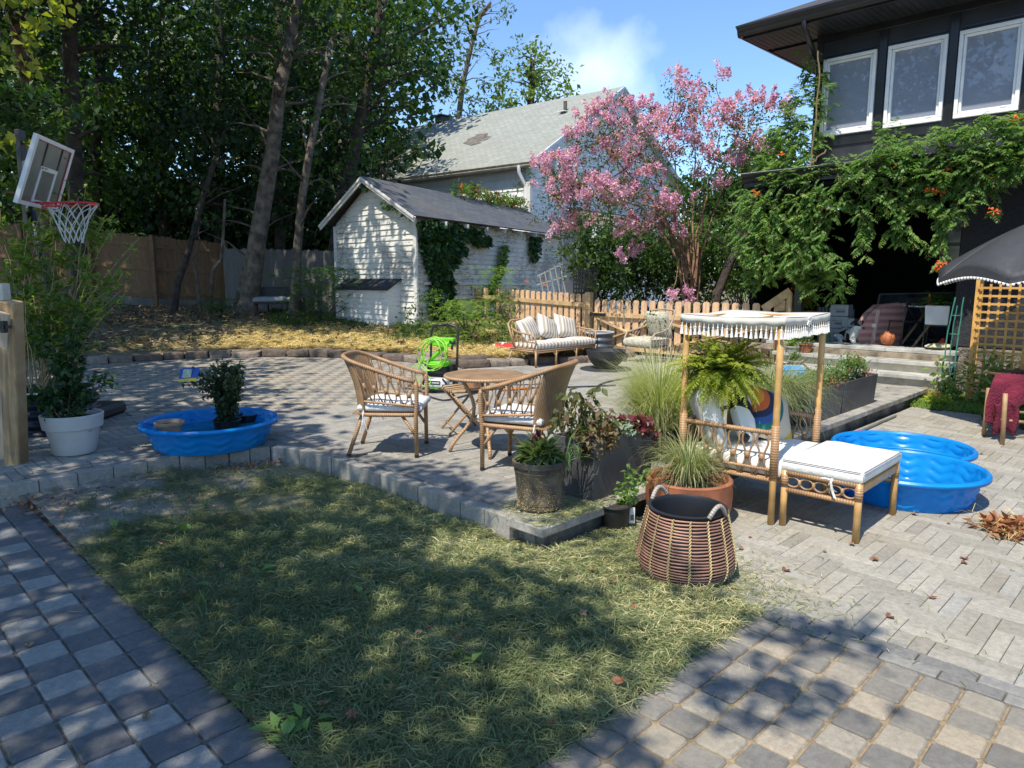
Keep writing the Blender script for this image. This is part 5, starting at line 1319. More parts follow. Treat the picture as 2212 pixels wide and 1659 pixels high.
m=MB();bk=[(-.01,.50,.32),(-.03,.60,.60),(-.01,.67,.72),(.08,.70,.775),(.3,.71,.785),(LX/2,.71,.785),(LX-.3,.71,.785),(LX-.12,.70,.76),(LX-.01,.66,.66),(LX+.01,.58,.5),(LX,.50,.32)]
m.tube(bk,.019,8);m.tube([(0,.62,.50),(LX,.62,.50)],.012,6);m.build('back_frame',CANE2,t,smooth=True)
m=MB()
for k in range(15):x=.10+k*(LX-.2)/14;m.tube([(x,.56,.30),(x-.01,.63,.52),(x-.02,.705,.78)],.010,6)
m.build('back_canes',CANE2,t,smooth=True)
m=MB()
for z in(.255,.285):m.tube([(0,0,z),(LX,0,z),(LX,DY,z),(0,DY,z)],.014,7,closed=True)
m.grid(lambda u,v:(u*LX,v*DY,.27),2,2);m.build('seat_frame',CANE2,t,smooth=True)
for x in(0,.52,1.07,LX):
 m=MB();m.tube([(x,0,0),(x,0,.27)],.020,8);m.tube([(x+(.012 if x<LX else-.012),0,.12),(x+(.02 if x<LX else-.02),0,.19),(x+(.08 if x<LX else-.08),0,.25)],.009,6)
 if 0<x<LX:m.tube([(x-.012,0,.12),(x-.02,0,.19),(x-.08,0,.25)],.009,6)
 m.build('leg',CANE2,t,smooth=True)
 m=MB();m.tube([(x-(.03 if x==0 else 0),DY+.06,0),(x,DY-.04,.26)],.018,8);m.build('leg',CANE2,t,smooth=True)
STR=stripes('beige_stripe',(.70,.655,.60),(.42,.36,.28),13,'X',.06);STRY=stripes('beige_stripe_seat',(.70,.655,.60),(.42,.36,.28),12,'X',.06)
s0=t.location
for k in range(3):
 lb=['left','middle','right'][k]
 c=thing('seat_cushion',f'beige striped seat cushion on the {lb} third of the rattan sofa','cushion',s0+Vector((.02+k*.53,.01,.30)),0,'striped seat cushions of the rattan sofa')
 m=MB();boxcushion(m,.0,.525,-.01,.52,.0,.115,.025);m.build('cushion_cover',STRY,c,smooth='auto')
 c=thing('back_pillow',['striped pillow leaning in the left corner of the sofa','middle striped pillow of the sofa, tipped over to the left','striped pillow leaning at the right end of the sofa'][k],'pillow',s0+Vector((.27+k*.5,.44,.43)),R_([18,4,-4][k]),'striped back pillows on the rattan sofa')
 m=MB();M=Matrix.Translation((0,.0,.18))@Matrix.Rotation(R_([-8,22,14][k]),4,'Y')@Matrix.Rotation(R_(66),4,'X');pillow(m,M,.56,.46,.22);m.build('pillow_cover',STR,c,smooth=True)
t=thing('rattan_armchair','weathered bent rattan armchair with a floral cushion in front of the gate','chair',W(2.50,13.0,.174),face(-.72,-.62))
OLDC=cane('bleached_cane',(.46,.37,.28),(.34,.26,.19),30)
for s in(-1,1):
 m=MB();x=s*.30
 m.tube([(x,.30,0),(x,.31,.30),(x,.30,.46),(x+s*.02,.22,.54),(x+s*.03,.05,.56),(x+s*.02,-.16,.60),(x,-.28,.72),(x*.95,-.38,.88)],.017,8);m.build('arm',OLDC,t,smooth=True)
 m=MB()
 for k in range(5):y=.26-k*.09;m.tube(curve((x,y,.30),(x+s*.015,y-.03,.55),(s*.02,.03,0),5),.008,5)
 m.tube([(x,.30,.28),(x,-.26,.28)],.012,6);m.build('arm_canes',OLDC,t,smooth=True)
 m=MB();m.tube([(x,-.24,.32),(x,-.34,0)],.017,8);m.build('leg',OLDC,t,smooth=True)
m=MB();m.tube([(.285,-.38,.88),(.24,-.44,.93),(0,-.46,.95),(-.24,-.44,.93),(-.285,-.38,.88)],.017,8)
for k in range(9):x=-.24+k*.06;m.tube([(x,-.24,.30),(x,-.45,.93)],.008,5)
m.build('back_frame',OLDC,t,smooth=True)
m=MB();m.tube([(-.3,.28,.29),(.3,.28,.29),(.3,-.26,.29),(-.3,-.26,.29)],.015,7,closed=True);m.grid(lambda u,v:(-.3+u*.6,-.26+v*.54,.29),2,2);m.build('seat_frame',OLDC,t)
mt,tt,p=newmat('faded_floral');nn=noise(tt,22,4,None,.6);tt.links.new(ramp(tt,nn,[(.42,(.55,.52,.42)),(.52,(.33,.31,.22)),(.62,(.58,.55,.46))]),p.inputs['Base Color']);p.inputs['Roughness'].default_value=.9;FLOR=mt
a0=t.location;Ra=Matrix.Rotation(t.rotation_euler.z,4,'Z')
c=thing('seat_cushion','faded floral cushion on the seat of the bent rattan armchair','cushion',a0+Vector((0,0,.305)),t.rotation_euler.z);m=MB();boxcushion(m,-.29,.29,-.22,.33,.0,.13,.03);m.build('cushion_cover',FLOR,c,smooth='auto')
c=thing('back_cushion','faded floral cushion leaning on the back of the bent rattan armchair','cushion',a0+Vector((0,0,.43)),t.rotation_euler.z);m=MB();pillow(m,Matrix.Translation((0,-.28,.24))@Matrix.Rotation(R_(70),4,'X'),.56,.54,.17);m.build('cushion_cover',FLOR,c,smooth=True)
t=thing('fire_bowl','matte black fire bowl on a round base plate in front of the sofa','fire bowl',W(1.59,11.95,.172))
BM=plain('matte_black',(.028,.03,.033),.6,.3,5,.3)
m=MB();m.lathe([(.43,0),(.44,.006),(.43,.014),(.02,.022)],40);m.build('base_plate',BM,t,smooth='auto')
m=MB();m.lathe([(.10,.02),(.19,.05),(.26,.12),(.305,.20),(.33,.29),(.335,.325),(.322,.328),(.315,.30),(.28,.2),(.2,.1),(.02,.06)],40);m.build('bowl',BM,t,smooth='auto')
def corr(name,label,loc,R,h,mat,rings=4,inner=(.6,.6,.6)):
 t=thing(name,label,'planter',loc);m=MB();pr=[]
 n=rings*8
 for i in range(n+1):z=h*.02+h*.94*i/n;pr.append((R+.016*math.cos(i/8*2*math.pi),z))
 m.lathe([(R-.01,0)]+pr+[(R+.012,h*.975),(R+.012,h),(R-.016,h),(R-.02,h-.06)],48,close_bottom=False);m.build('wall',mat,t,smooth='auto')
 m=MB();m.tube([Vector((math.cos(a)*R,math.sin(a)*R,h))for a in[k*math.pi/24 for k in range(48)]],.014,6,closed=True);m.build('rim',plain('pale_rim',(.55,.56,.55),.5,.1,5,.1),t,smooth=True)
 m=MB();m.disc((0,0,h-.06),R-.02,30);m.build('soil',plain('potting_soil',(.05,.035,.025),.95,.5,40,.8),t);return t
corr('corrugated_planter','round grey corrugated metal planter behind the right arm of the sofa',W(1.66,13.6,.17),.29,.50,plain('dark_grey_metal',(.12,.13,.145),.4,.2,5,.1,metal=.5))
for k,(vx,f,z,rz_,lb)in enumerate([(1092,13.55,.18,12,'lower red and white garden soil bag on the ground left of the sofa'),(1088,13.5,.30,-6,'upper red and white garden soil bag lying on another bag')]):
 P0=pd(vx,700,f);c=thing('soil_bag',lb,'bag',(P0 .x,P0 .y,z),R_(-45+rz_),'garden soil bags left of the sofa')
 m=MB();pillow(m,Matrix.Translation((0,0,.07))@Matrix.Rotation(R_(8),4,'X'),.50,.36,.17,12);m.build('bag_body',plain('white_plastic_bag',(.72,.70,.68),.4,.1,6,.4,bd=.02),c,smooth=True)
 def lab(u,v):x=-.16+u*.34;y=-.15+v*.30;e=max(0,(1-(2*abs(x/.5))**4)*(1-(2*abs(y/.36))**4))**.5;return Matrix.Rotation(R_(8),4,'X')@Vector((x,y,.085*e+.003))+Vector((0,0,.07))
 m=MB();m.grid(lab,8,8);lo=m.build('red_print',plain('red_print',(.60,.04,.045),.4,.15,6,.1),c,smooth=True)
def textobj(body,size,mat,parent,M,ext=.0015,name='lettering',align='CENTER',bold=0):
 cu=bpy.data.curves.new(name,'FONT');cu.body=body;cu.size=size;cu.extrude=ext;cu.align_x=align;cu.align_y='CENTER';cu.offset=bold
 o=bpy.data.objects.new('tmp',cu);C.objects.link(o);dg=bpy.context.evaluated_depsgraph_get();me=bpy.data.meshes.new_from_object(o.evaluated_get(dg));bpy.data.objects.remove(o)
 me.transform(M);me.name=name;me.materials.clear();return link(name,me,mat,parent)
textobj('T',.26,WHT,c,Matrix.Translation((-.02,.0,.165))@Matrix.Rotation(R_(8),4,'X'),bold=.006)
t=thing('pressure_washer','bright green and white electric pressure washer with a coiled hose on its handle','pressure washer',W(-.98,9.55,.174),face(-.35,-.94))
LIME=plain('lime_plastic',(.16,.58,.02),.35,.12,5,.08);BPL=plain('black_plastic',(.02,.02,.022),.45,.2,6,.15);WPL=plain('white_shell',(.66,.67,.67),.35,.08,5,.05)
LHOSE=plain('lime_hose',(.28,.62,.06),.4,.1,5,.05)
m=MB()
for s in(-1,1):m.tube([(s*.20,-.10,.12),(s*.20,-.14,.50),(s*.20,-.17,.80),(s*.17,-.18,.87),(s*.10,-.18,.89),(0,-.18,.89)],[.016,.016,.018,.022,.022,.022],9)
m.build('handle',BPL,t,smooth=True)
m=MB();m.box(-.18,.18,-.14,.02,.14,.36);m.box(-.14,.14,-.02,.10,.26,.34);m.tube([(-.17,.12,.04),(-.17,.16,.14),(-.12,.17,.2)],.014,7);m.tube([(.17,.12,.04),(.17,.16,.14),(.12,.17,.2)],.014,7);m.tube([(-.17,-.1,.05),(-.17,.19,.05),(.17,.19,.05),(.17,-.1,.05)],.014,7);m.build('chassis',BPL,t,bevel=.01)
m=MB();m.box(-.17,.17,.02,.17,.06,.20);m.build('tank',WPL,t,bevel=.04,seg=3,smooth='auto')
m=MB();m.box(-.15,.15,-.10,.12,.345,.42);m.build('motor_cover',LIME,t,bevel=.03,seg=3)
m=MB();m.box(-.16,.16,-.20,-.10,.60,.72);m.build('accessory_tray',LIME,t,bevel=.01)
m=MB();m.box(-.09,.09,.168,.176,.115,.165);pl=m.build('name_plate',BPL,t)
textobj('greenworks',.032,WHT,pl,Matrix.Translation((0,.178,.14))@Matrix.Rotation(R_(180),4,'Z')@Matrix.Rotation(R_(90),4,'X'),bold=.0008)
m=MB();m.box(-.06,.06,.165,.18,.045,.065);m.build('lime_foot',LIME,t)
for s in(-1,1):
 m=MB();M=Matrix.Translation((s*.21,-.12,.115))@Matrix.Rotation(R_(90),4,'Y');m.lathe([(.03,-.025),(.105,-.03),(.115,-.015),(.115,.015),(.105,.03),(.03,.025)],24,M=M);w_=m.build('wheel',BPL,t,smooth='auto')
 m=MB();m.lathe([(.0,-.027),(.05,-.034),(.05,.034),(0,.027)],14,M=M);m.build('rim',WPL,w_)
m=MB();m.tube([(.10,.10,.42),(.02,.08,.50),(-.10,.05,.62),(-.17,.04,.68)],[.02,.03,.03,.022],9);m.build('lance',LIME,t,smooth=True)
m=MB();m.tube([(-.17,.04,.68),(-.25,.03,.67)],.022,8);m.tube([(-.21,.03,.66),(-.20,.03,.58)],.016,7);m.tube([(.10,.1,.42),(.17,.1,.36)],.012,7);m.build('lance_grip',BPL,t,smooth=True)
m=MB()
for k in range(6):
 P=[];cx,cz,rx,rz_=random.uniform(-.03,.06),random.uniform(.50,.56),random.uniform(.13,.19),random.uniform(.13,.20)
 for i in range(24):a=i/24*2*math.pi;P.append((cx+rx*math.cos(a)+.05*math.sin(a),.10+.02*k+.02*math.sin(3*a+k),cz+rz_*math.sin(a)-.08*math.cos(a)))
 m.tube(P,.0075,6,closed=True)
P=[(.10,.16,.45),(.22,.2,.40),(.33,.22,.30),(.25,.24,.26),(.12,.24,.27),(.02,.24,.22),(.02,.24,.12),(.10,.24,.08),(.2,.24,.14),(.23,.23,.28),(.15,.2,.5),(.05,.16,.62)]
Q=[]
for i in range(len(P)-1):
 for j in range(4):Q.append(Vector(P[i]).lerp(Vector(P[i+1]),j/4))
for _ in range(3):Q=[Q[0]]+[(Q[i-1]+Q[i]*2+Q[i+1])/4 for i in range(1,len(Q)-1)]+[Q[-1]]
m.tube(Q,.0075,6);m.build('hose',LHOSE,t,smooth=True)
def hose(name,label,pts,r=.011,mat=None,z=.185):
 P=[at(x,y,z)for x,y in pts];Q=[]
 for i in range(len(P)-1):
  for j in range(6):Q.append(P[i].lerp(P[i+1],j/6))
 Q.append(P[-1])
 for _ in range(4):Q=[Q[0]]+[(Q[i-1]+Q[i]*2+Q[i+1])/4 for i in range(1,len(Q)-1)]+[Q[-1]]
 m=MB();m.tube(Q,r,7);o=m.build(name,mat or plain('hose_black',(.03,.035,.045),.5,.2,8,.1),None,smooth=True);tag(o,label,'hose');origin(o,P[0]);return o
hose('garden_hose','dark hose running from the washer past the stool to the fire bowl corner',[(872,838),(905,842),(930,858),(960,866),(1000,856),(1060,840),(1130,838),(1230,836),(1290,834),(1330,832)])
hose('garden_hose','black hose curving across the patio from the gate to the tall grass',[(1290,840),(1292,832),(1310,825),(1350,817),(1420,806),(1480,796),(1560,790),(1640,786)])
hose('coiled_hose','loosely coiled black cable on the paving behind the round table',[(1070,812),(1110,806),(1165,812),(1150,820),(1080,818),(1060,826),(1120,832),(1190,828)],.008)
m=MB();q=at(1375,885,.19);m.tube([q+Vector((0,0,-.02)),q+Vector((0,0,.16))],.008,6);st=thing('sprinkler','small red sprinkler on a black stake on the patio behind the reddish plants','sprinkler',v3(q,.175));m.build('stake',BPL,st,True)
m=MB();m.cbox(q+Vector((0,0,.03)),(.09,.05,.05),R_(-45));m.build('head',plain('red_plastic',(.62,.06,.045),.4,.1,5,.1),st,True,bevel=.012)
# ================================================================== NEAR OBJECTS
A_=Vector((4.60,2.07,0));ex=Vector((.995,.06,0)).normalized();ey=Vector((-.06,.995,0)).normalized()
LXd,LYd=.82,.69
t=thing('canopy_daybed','bamboo canopy daybed with rattan loop arms and a fringed white awning','daybed',A_,math.atan2(ex.y,ex.x))
ZC=1.43
for k,(x,y,nm)in enumerate([(0,0,'front'),(LXd,0,'f2'),(0,LYd,'b'),(LXd,LYd,'b2')]):
 m=MB();m.tube([(x,y,0),(x,y,.34),(x,y,.68),(x,y,.72),(x,y,1.05),(x,y,ZC-.02)],.023,12);p=m.build('post',BAMB,t,smooth=True)
 m=MB();m.tube([(x,y,.335),(x,y,.71)],.028,12);m.build('cane_wrap',CANE,p,smooth=True)
for x in(0,LXd):
 m=MB()
 for z,r in((.655,.017),(.395,.012),(.325,.015)):m.tube([(x,.01,z),(x,LYd-.01,z)],r,8)
 m.build('arm_rail',CANE,t,smooth=True);m=MB();n=6
 for k in range(n):
  y0=.035+k*(LYd-.07)/n;y1=y0+(LYd-.07)/n;c=(y0+y1)/2;w_=y1-y0
  L=[(x,c-w_*.42,.335),(x,c-w_*.16,.44),(x,c-w_*.14,.50),(x,c-w_*.40,.575),(x,c-w_*.36,.62),(x,c-w_*.15,.645),(x,c+w_*.15,.645),(x,c+w_*.36,.62),(x,c+w_*.40,.575),(x,c+w_*.14,.50),(x,c+w_*.16,.44),(x,c+w_*.42,.335)]
  m.tube(L,.0075,6);m.tube([(x,c,.455),(x,c,.50)],.017,7)
 m.build('arm_loops',CANES,t,smooth=True)
m=MB()
for z,r in((.655,.017),(.325,.015)):m.tube([(0,LYd,z),(LXd,LYd,z)],r,8)
for k in range(8):x=.06+k*.1;m.tube([(x,LYd,.33),(x,LYd,.65)],.008,6)
m.build('back_rail',CANE,t,smooth=True)
m=MB();m.box(.01,LXd-.01,-.01,.02,.29,.34);m.box(.01,LXd-.01,LYd-.02,LYd+.01,.29,.34);m.box(.01,LXd-.01,.02,LYd-.02,.325,.34);m.build('seat_base',BAMB,t,bevel=.004)
FAB=leafmat('awning_cloth',(.70,.68,.62),(.72,.70,.64),.3,.9,gloss=.1,tint=(.95,.9,.8))
m=MB();ov=.035
def cl_(u,v):
 x=-ov+u*(LXd+2*ov);y=-ov+v*(LYd+2*ov);e=math.sin(math.pi*u)*math.sin(math.pi*v)
 return Vector((x,y,ZC-.11*e**.8+.012*math.cos(u*math.pi*8)*(1-e)*0+.012*abs(math.cos(math.pi*u))*abs(math.cos(math.pi*v))))
m.grid(cl_,20,20)
def edgept(s):
 k=int(s)%4;f_=s-int(s);W_=LXd+2*ov;H_=LYd+2*ov
 return Vector([(-ov+W_*f_,-ov,0),(-ov+W_,-ov+H_*f_,0),(-ov+W_*(1-f_),-ov+H_,0),(-ov,-ov+H_*(1-f_),0)][k])
P=[];F=[];n=160
for i in range(n):
 s=i/n*4;q=edgept(s);sc=math.sin(math.pi*(s-int(s)));z0=ZC+.01-.012*sc;z1=z0-.045-.012*math.sin(s*math.pi*5)**2
 P+=[q+Vector((0,0,z0)),q+Vector((0,0,z1))]
F=[(2*i,2*i+1,(2*i+3)%(2*n),(2*i+2)%(2*n))for i in range(n)]
m.add(P,F,[(0,0,.5)]*len(P));aw=m.build('awning',FAB,t,smooth=True,solid=.003)
m=MB()
for i in range(88):
 s=i/88*4+.02;q=edgept(s);z=ZC-.045-.008*math.sin(s*math.pi*5)**2
 m.tube([q+Vector((0,0,z)),q+Vector((0,0,z-.022)),q+Vector((0,0,z-.030)),q+Vector((0,0,z-.038)),q+Vector((random.gauss(0,.002),0,z-.085))],[.0025,.003,.0075,.0055,.0125],6)
m.build('tassels',plain('tassel_white',(.74,.73,.70),.9,.1,9,.3),aw)
m=MB();c0=Vector((LXd/2,-ov,ZC-.02))
for k in range(14):m.tube([c0+Vector((random.gauss(0,.02),0,.02)),c0+Vector((random.gauss(0,.03),-.008,random.uniform(-.05,.03)))],.004,5)
m.build('tie',plain('tassel_white',(.74,.73,.70),.9,.1,9,.3),aw)
m=MB()
for(a,b)in(((0,0),(LXd,0)),((LXd,0),(LXd,LYd)),((LXd,LYd),(0,LYd)),((0,LYd),(0,0))):m.tube([(*a,ZC-.02),(*b,ZC-.02)],.012,7)
m.tube([(0,LYd*.55,ZC-.03),(LXd,LYd*.55,ZC-.03)],.010,6);m.build('canopy_rail',BAMB,t,smooth=True)
Md=Matrix.Translation(A_)@Matrix.Rotation(math.atan2(ex.y,ex.x),4,'Z')
rzd=math.atan2(ex.y,ex.x)
c=thing('daybed_mattress','white welted mattress on the canopy daybed','cushion',Md@Vector((0,0,.34)),rzd);m=MB();boxcushion(m,.035,LXd-.035,-.03,LYd-.03,.0,.125,.02,12);m.build('cushion_cover',LOUN,c,smooth='auto')
PIPE=plain('grey_piping',(.17,.17,.19),.8,.1,5,.1)
m=MB();m.tube([(.03,-.045,.118),(LXd-.03,-.045,.118)],.004,5);m.tube([(.03,-.045,.012),(LXd-.03,-.045,.012)],.004,5);m.build('piping',PIPE,c)
def pil(label,name,loc,M,w,h,th,mat):
 c=thing(name,label,'pillow',Md@Vector(loc),rzd,'pillows on the canopy daybed');m=MB();pillow(m,M,w,h,th,14);return m.build('pillow_cover',mat,c,smooth=True)
ROT=lambda ax,ay,az:Matrix.Rotation(R_(az),4,'Z')@Matrix.Rotation(R_(ay),4,'Y')@Matrix.Rotation(R_(ax),4,'X')
pil('large off-white back cushion leaning in the left corner of the daybed under the fern','back_cushion',(.20,.55,.465),Matrix.Translation((0,.05,.22))@ROT(72,0,38),.52,.50,.17,LOUN)
mt,tt,p=newmat('black_white_kilim');g_=N(tt,'ShaderNodeTexCoord');s_=attr(tt)
wv=math_(tt,'ADD',math_(tt,'MULTIPLY',s_.outputs['X'],.9),s_.outputs['Y'])
n_=noise(tt,2.2,3,N(tt,'ShaderNodeTexCoord').outputs['Object'],.5)
ff=math_(tt,'SINE',math_(tt,'MULTIPLY_ADD',wv,17,math_(tt,'MULTIPLY',n_,5)))
tt.links.new(mixc(tt,ramp(tt,ff,[(.48,(0,0,0)),(.52,(1,1,1))]),(.72,.70,.64),(.015,.014,.016)),p.inputs['Base Color']);p.inputs['Roughness'].default_value=.95;KIL=mt
pil('black and white abstract patterned pillow in the middle of the daybed','patterned_pillow',(.42,.40,.465),Matrix.Translation((0,.0,.20))@ROT(68,14,8),.44,.44,.15,KIL)
mt,tt,p=newmat('rainbow_pillow_cloth');s_=attr(tt)
dist=math_(tt,'SQRT',math_(tt,'ADD',math_(tt,'POWER',math_(tt,'ADD',s_.outputs['X'],.21),2),math_(tt,'POWER',math_(tt,'ADD',s_.outputs['Y'],-.12),2)))
r_n=N(tt,'ShaderNodeValToRGB');r_n.color_ramp.interpolation='CONSTANT';el=r_n.color_ramp.elements
cols=[(0,(.70,.30,.03)),(.10,(.62,.12,.03)),(.16,(.02,.03,.07)),(.21,(.03,.10,.28)),(.26,(.02,.16,.13)),(.31,(.60,.50,.36)),(.43,(.66,.42,.04)),(.48,(.58,.50,.38))]
while len(el)<len(cols):el.new(.9)
for i,(a,b)in enumerate(cols):el[i].position=a*1.0;el[i].color=c4(b)
tt.links.new(dist,r_n.inputs[0]);tt.links.new(r_n.outputs[0],p.inputs['Base Color']);p.inputs['Roughness'].default_value=.95
tt.links.new(bump(tt,noise(tt,40,3),.5,.005),p.inputs['Normal']);RAIN=mt
pil('cream pillow with a rainbow arc of orange, navy and green on the daybed','rainbow_pillow',(.60,.30,.465),Matrix.Translation((0,0,.19))@ROT(60,20,-22),.46,.44,.17,RAIN)
O_=Vector((4.66,1.53,0));OX,OY=.76,.48
t=thing('rattan_ottoman','low bamboo ottoman with a row of rattan rings along its side','ottoman',O_,math.atan2(.02,1))
for k,(x,y)in enumerate([(0,0),(OX,0),(0,OY),(OX,OY)]):
 m=MB();m.tube([(x,y,.012),(x,y,.405)],.023,12);l=m.build('leg',BAMB,t,smooth=True)
 m=MB();m.tube([(x,y,0),(x,y,.012)],.024,10);m.build('foot_cap',RUB,l)
 m=MB();m.tube([(x,y,.29),(x,y,.375)],.026,10);m.build('cane_wrap',CANE,l,smooth=True)
for x in(0,OX):
 m=MB();m.tube([(x,0,.39),(x,OY,.39)],.020,8);m.tube([(x,0,.268),(x,OY,.268)],.017,8);m.build('side_rail',CANE,t,smooth=True)
 for k in range(5):
  y=.055+k*.0925;m=MB();m.tube([(x,y+.044*math.cos(a),.329+.034*math.sin(a))for a in[q*math.pi/8 for q in range(16)]],.007,6,closed=True)
  m.tube([(x,y+.046,.305),(x,y+.046,.352)],.012,6);m.build('ring',CANES,t,smooth=True)
m=MB();m.box(.0,OX,-.014,.014,.33,.385);m.box(0,OX,OY-.014,OY+.014,.33,.385);m.box(.014,OX-.014,.014,OY-.014,.375,.39);m.build('frame',BAMB,t,bevel=.006)
c=thing('ottoman_cushion','white welted cushion tied onto the bamboo ottoman','cushion',O_+Vector((0,0,.39)),math.atan2(.02,1));m=MB();boxcushion(m,-.01,OX+.01,-.01,OY+.01,.004,.095,.02,12);m.build('cushion_cover',LOUN,c,smooth='auto')
m=MB()
m.tube([(-.026,-.01,.088),(-.026,OY+.01,.088)],.004,5);m.tube([(0,-.026,.088),(OX,-.026,.088)],.004,5);m.build('piping',PIPE,c)
m=MB();m.tube([(-.03,.16,.02),(-.05,.16,.0),(-.04,.15,-.06),(-.045,.13,-.10)],.008,6);m.tube([(-.03,.16,.01),(-.05,.19,.02),(-.045,.22,.015)],.007,6);m.build('tie',LOUN,c)
t=thing('wicker_basket','large round basket woven of horizontal rattan rods with a black liner','basket',W(1.00,3.90,.018))
BR=lambda z:.225+.048*math.sin(min(1,z/.10)*math.pi/2)-.055*max(0,(z-.11)/.27)**1.2
ROD=plain('purple_brown_rod',(.36,.195,.14),.5,.35,4,.15);BIND=plain('yellow_binding',(.50,.40,.18),.6,.25,9,.2)
m=MB();Hb=.385
for k in range(22):
 z=.012+k*(Hb-.024)/21;m.rnd=random.random();m.tube([Vector((math.cos(a)*BR(z),math.sin(a)*BR(z),z+.002*math.sin(5*a+k)))for a in[i*math.pi/24 for i in range(48)]],.0052,6,closed=True)
m.rnd=None;m.build('rods',ROD,t,smooth=True)
for k in range(15):
 m=MB();a=k/15*2*math.pi
 for i in range(22):
  z=.012+i*(Hb-.024)/21;r=BR(z)+.008;m.tube([(math.cos(a-.02)*r,math.sin(a-.02)*r,z-.009),(math.cos(a+.02)*r,math.sin(a+.02)*r,z+.009)],.0045,4)
 m.build('binding',BIND,t)
m=MB();m.lathe([(.19,.01)]+[(BR(z)-.018,z)for z in[.03,.08,.15,.22,.3,.35]]+[(BR(Hb)-.004,Hb),(BR(Hb)+.006,Hb+.012),(BR(Hb)-.012,Hb+.016),(BR(Hb)-.02,Hb),(BR(.3)-.025,.25),(.16,.06),(.01,.05)],48);m.build('liner',plain('black_liner',(.014,.016,.02),.45,.2,6,.15),t,smooth='auto')
hd_=rf((.55,-.8));ha_=math.atan2(hd_.y,hd_.x)
for a0 in(ha_,ha_+math.pi):
 m=MB();P=[]
 for i in range(11):s=i/10;a=a0+(s-.5)*.62;r=BR(Hb)+.004;P.append((math.cos(a)*r,math.sin(a)*r,Hb+.008+.062*math.sin(math.pi*s)))
 m.tube(P,.013,8);m.build('handle',cane('grey_wrap',(.42,.36,.32),(.32,.27,.24),60),t,smooth=True)
BL=W(1.25,4.86,.015)
t=thing('terracotta_bowl','wide rust coloured terracotta bowl in front of the daybed','pot',BL)
m=MB();m.lathe([(.245,0),(.272,.02),(.295,.10),(.302,.19),(.297,.27),(.300,.288),(.292,.296),(.272,.296),(.262,.285),(.260,.24),(.1,.235)],48);m.build('bowl',TER,t,smooth='auto')
m=MB();m.disc((0,0,.238),.255,30);m.build('soil',plain('potting_soil',(.05,.035,.025),.95,.5,40,.8),t)
GRS=leafmat('ornamental_grass',(.17,.23,.10),(.34,.36,.18),.3,.6,(.55,.47,.28));GRP=leafmat('pale_grass',(.34,.38,.20),(.54,.54,.32),.35,.6,(.62,.54,.34))
g=thing('bowl_grass','arching green grass clump growing in the terracotta bowl','grass',BL+Vector((0,0,.24)))
blades('blades',(.04,.03,.24),700,.50,.45,.0055,GRS,g,False,.75,r0=.07);[setattr(o,'location',(0,0,-.24))for o in KIDS[g.name]]
blades('dry_blades',(.04,.03,0),90,.46,.9,.0045,leafmat('dry_grass',(.45,.33,.18),(.6,.48,.28),.2,.7),g,False,1.5,r0=.07)
NP=W(.70,4.63,.0)
NPM=plain('nursery_black',(.018,.018,.02),.45,.25,8,.2)
t=pot('nursery_pot','black plastic nursery pot with a white tag half buried in clippings',NP,.085,.105,.19,NPM,.015,sl=.02)
m=MB();m.box(-.018,.018,-.002,.0,-.11,.0,Matrix.Translation((.075,-.085,.165))@Matrix.Rotation(R_(-40),4,'Z'));tg=m.build('tag',WHT,t)
m=MB()
for k in range(7):m.box(-.012+k*.0035,-.010+k*.0035,-.0035,-.0025,-.09,-.05,Matrix.Translation((.075,-.085,.165))@Matrix.Rotation(R_(-40),4,'Z'))
m.build('barcode',BPL,tg)
g=thing('weed_plant','upright leafy green weed beside the black nursery pot and the terracotta bowl','plant',NP+Vector((.09,-.03,.03)));m=MB();Lf=[]
for(dx,dy,h)in[(0,0,.42),(.03,-.02,.34),(.10,-.09,.40),(-.04,.03,.27),(.05,.0,.22)]:
 P=curve((0,0,.05),(dx,dy,h),(.01,.01,0),8,.006);m.tube(P,[.004-.0004*i for i in range(9)],5)
 for p in P[2:]:
  for k in range(5):Lf.append(tuple(p+Vector((random.gauss(0,.018),random.gauss(0,.014),random.gauss(0,.012)))))
m.build('stems',leafmat('green_stem',(.12,.2,.06),(.2,.28,.1),.1),g);V,q,uv=leaf_mesh('l',Lf,.042,.028,1.0);link('leaves',np_mesh('leaves',V,q,None,uv),leafmat('weed_leaf',(.12,.24,.06),(.26,.38,.12),.45,.5),g)
GP=plain('grey_planter',(.085,.083,.088),.55,.25,3,.25)
def trough(label,x0,x1,y0,y1,h,grow=.02,z=.186):
 t=thing('planter_box',label,'planter',((x0+x1)/2,(y0+y1)/2,z));X,Y=(x1-x0)/2,(y1-y0)/2;g_=grow;m=MB();k=.012
 def ring(z_,o):return[(-X-o,-Y-o,z_),(X+o,-Y-o,z_),(X+o,Y+o,z_),(-X-o,Y+o,z_)]
 P=ring(0,0)+ring(h,g_)+ring(h,g_-k)+ring(h-.05,g_-k-.003);F=[(3,2,1,0)]+[(a*4+i,a*4+(i+1)%4,a*4+4+(i+1)%4,a*4+4+i)for a in range(3)for i in range(4)]
 m.add(P,F);m.build('box',GP,t,bevel=.003);m=MB();m.box(-X,X,-Y,Y,h-.06,h-.045);m.build('soil',plain('potting_soil',(.05,.035,.025),.95,.5,40,.8),t);return t
trough('tall grey rectangular planter box at the patio corner filled with reddish plants',3.70,4.38,2.92,3.25,.42)
trough('grey rectangular planter box nearer the daybed in the far pair along the patio edge',7.15,8.13,2.93,3.23,.36);trough('grey rectangular planter box nearest the porch steps at the patio edge',8.18,9.2,2.93,3.23,.36)
def plant(name,label,loc,cat='plant',group=None):return thing(name,label,cat,loc,0,group)
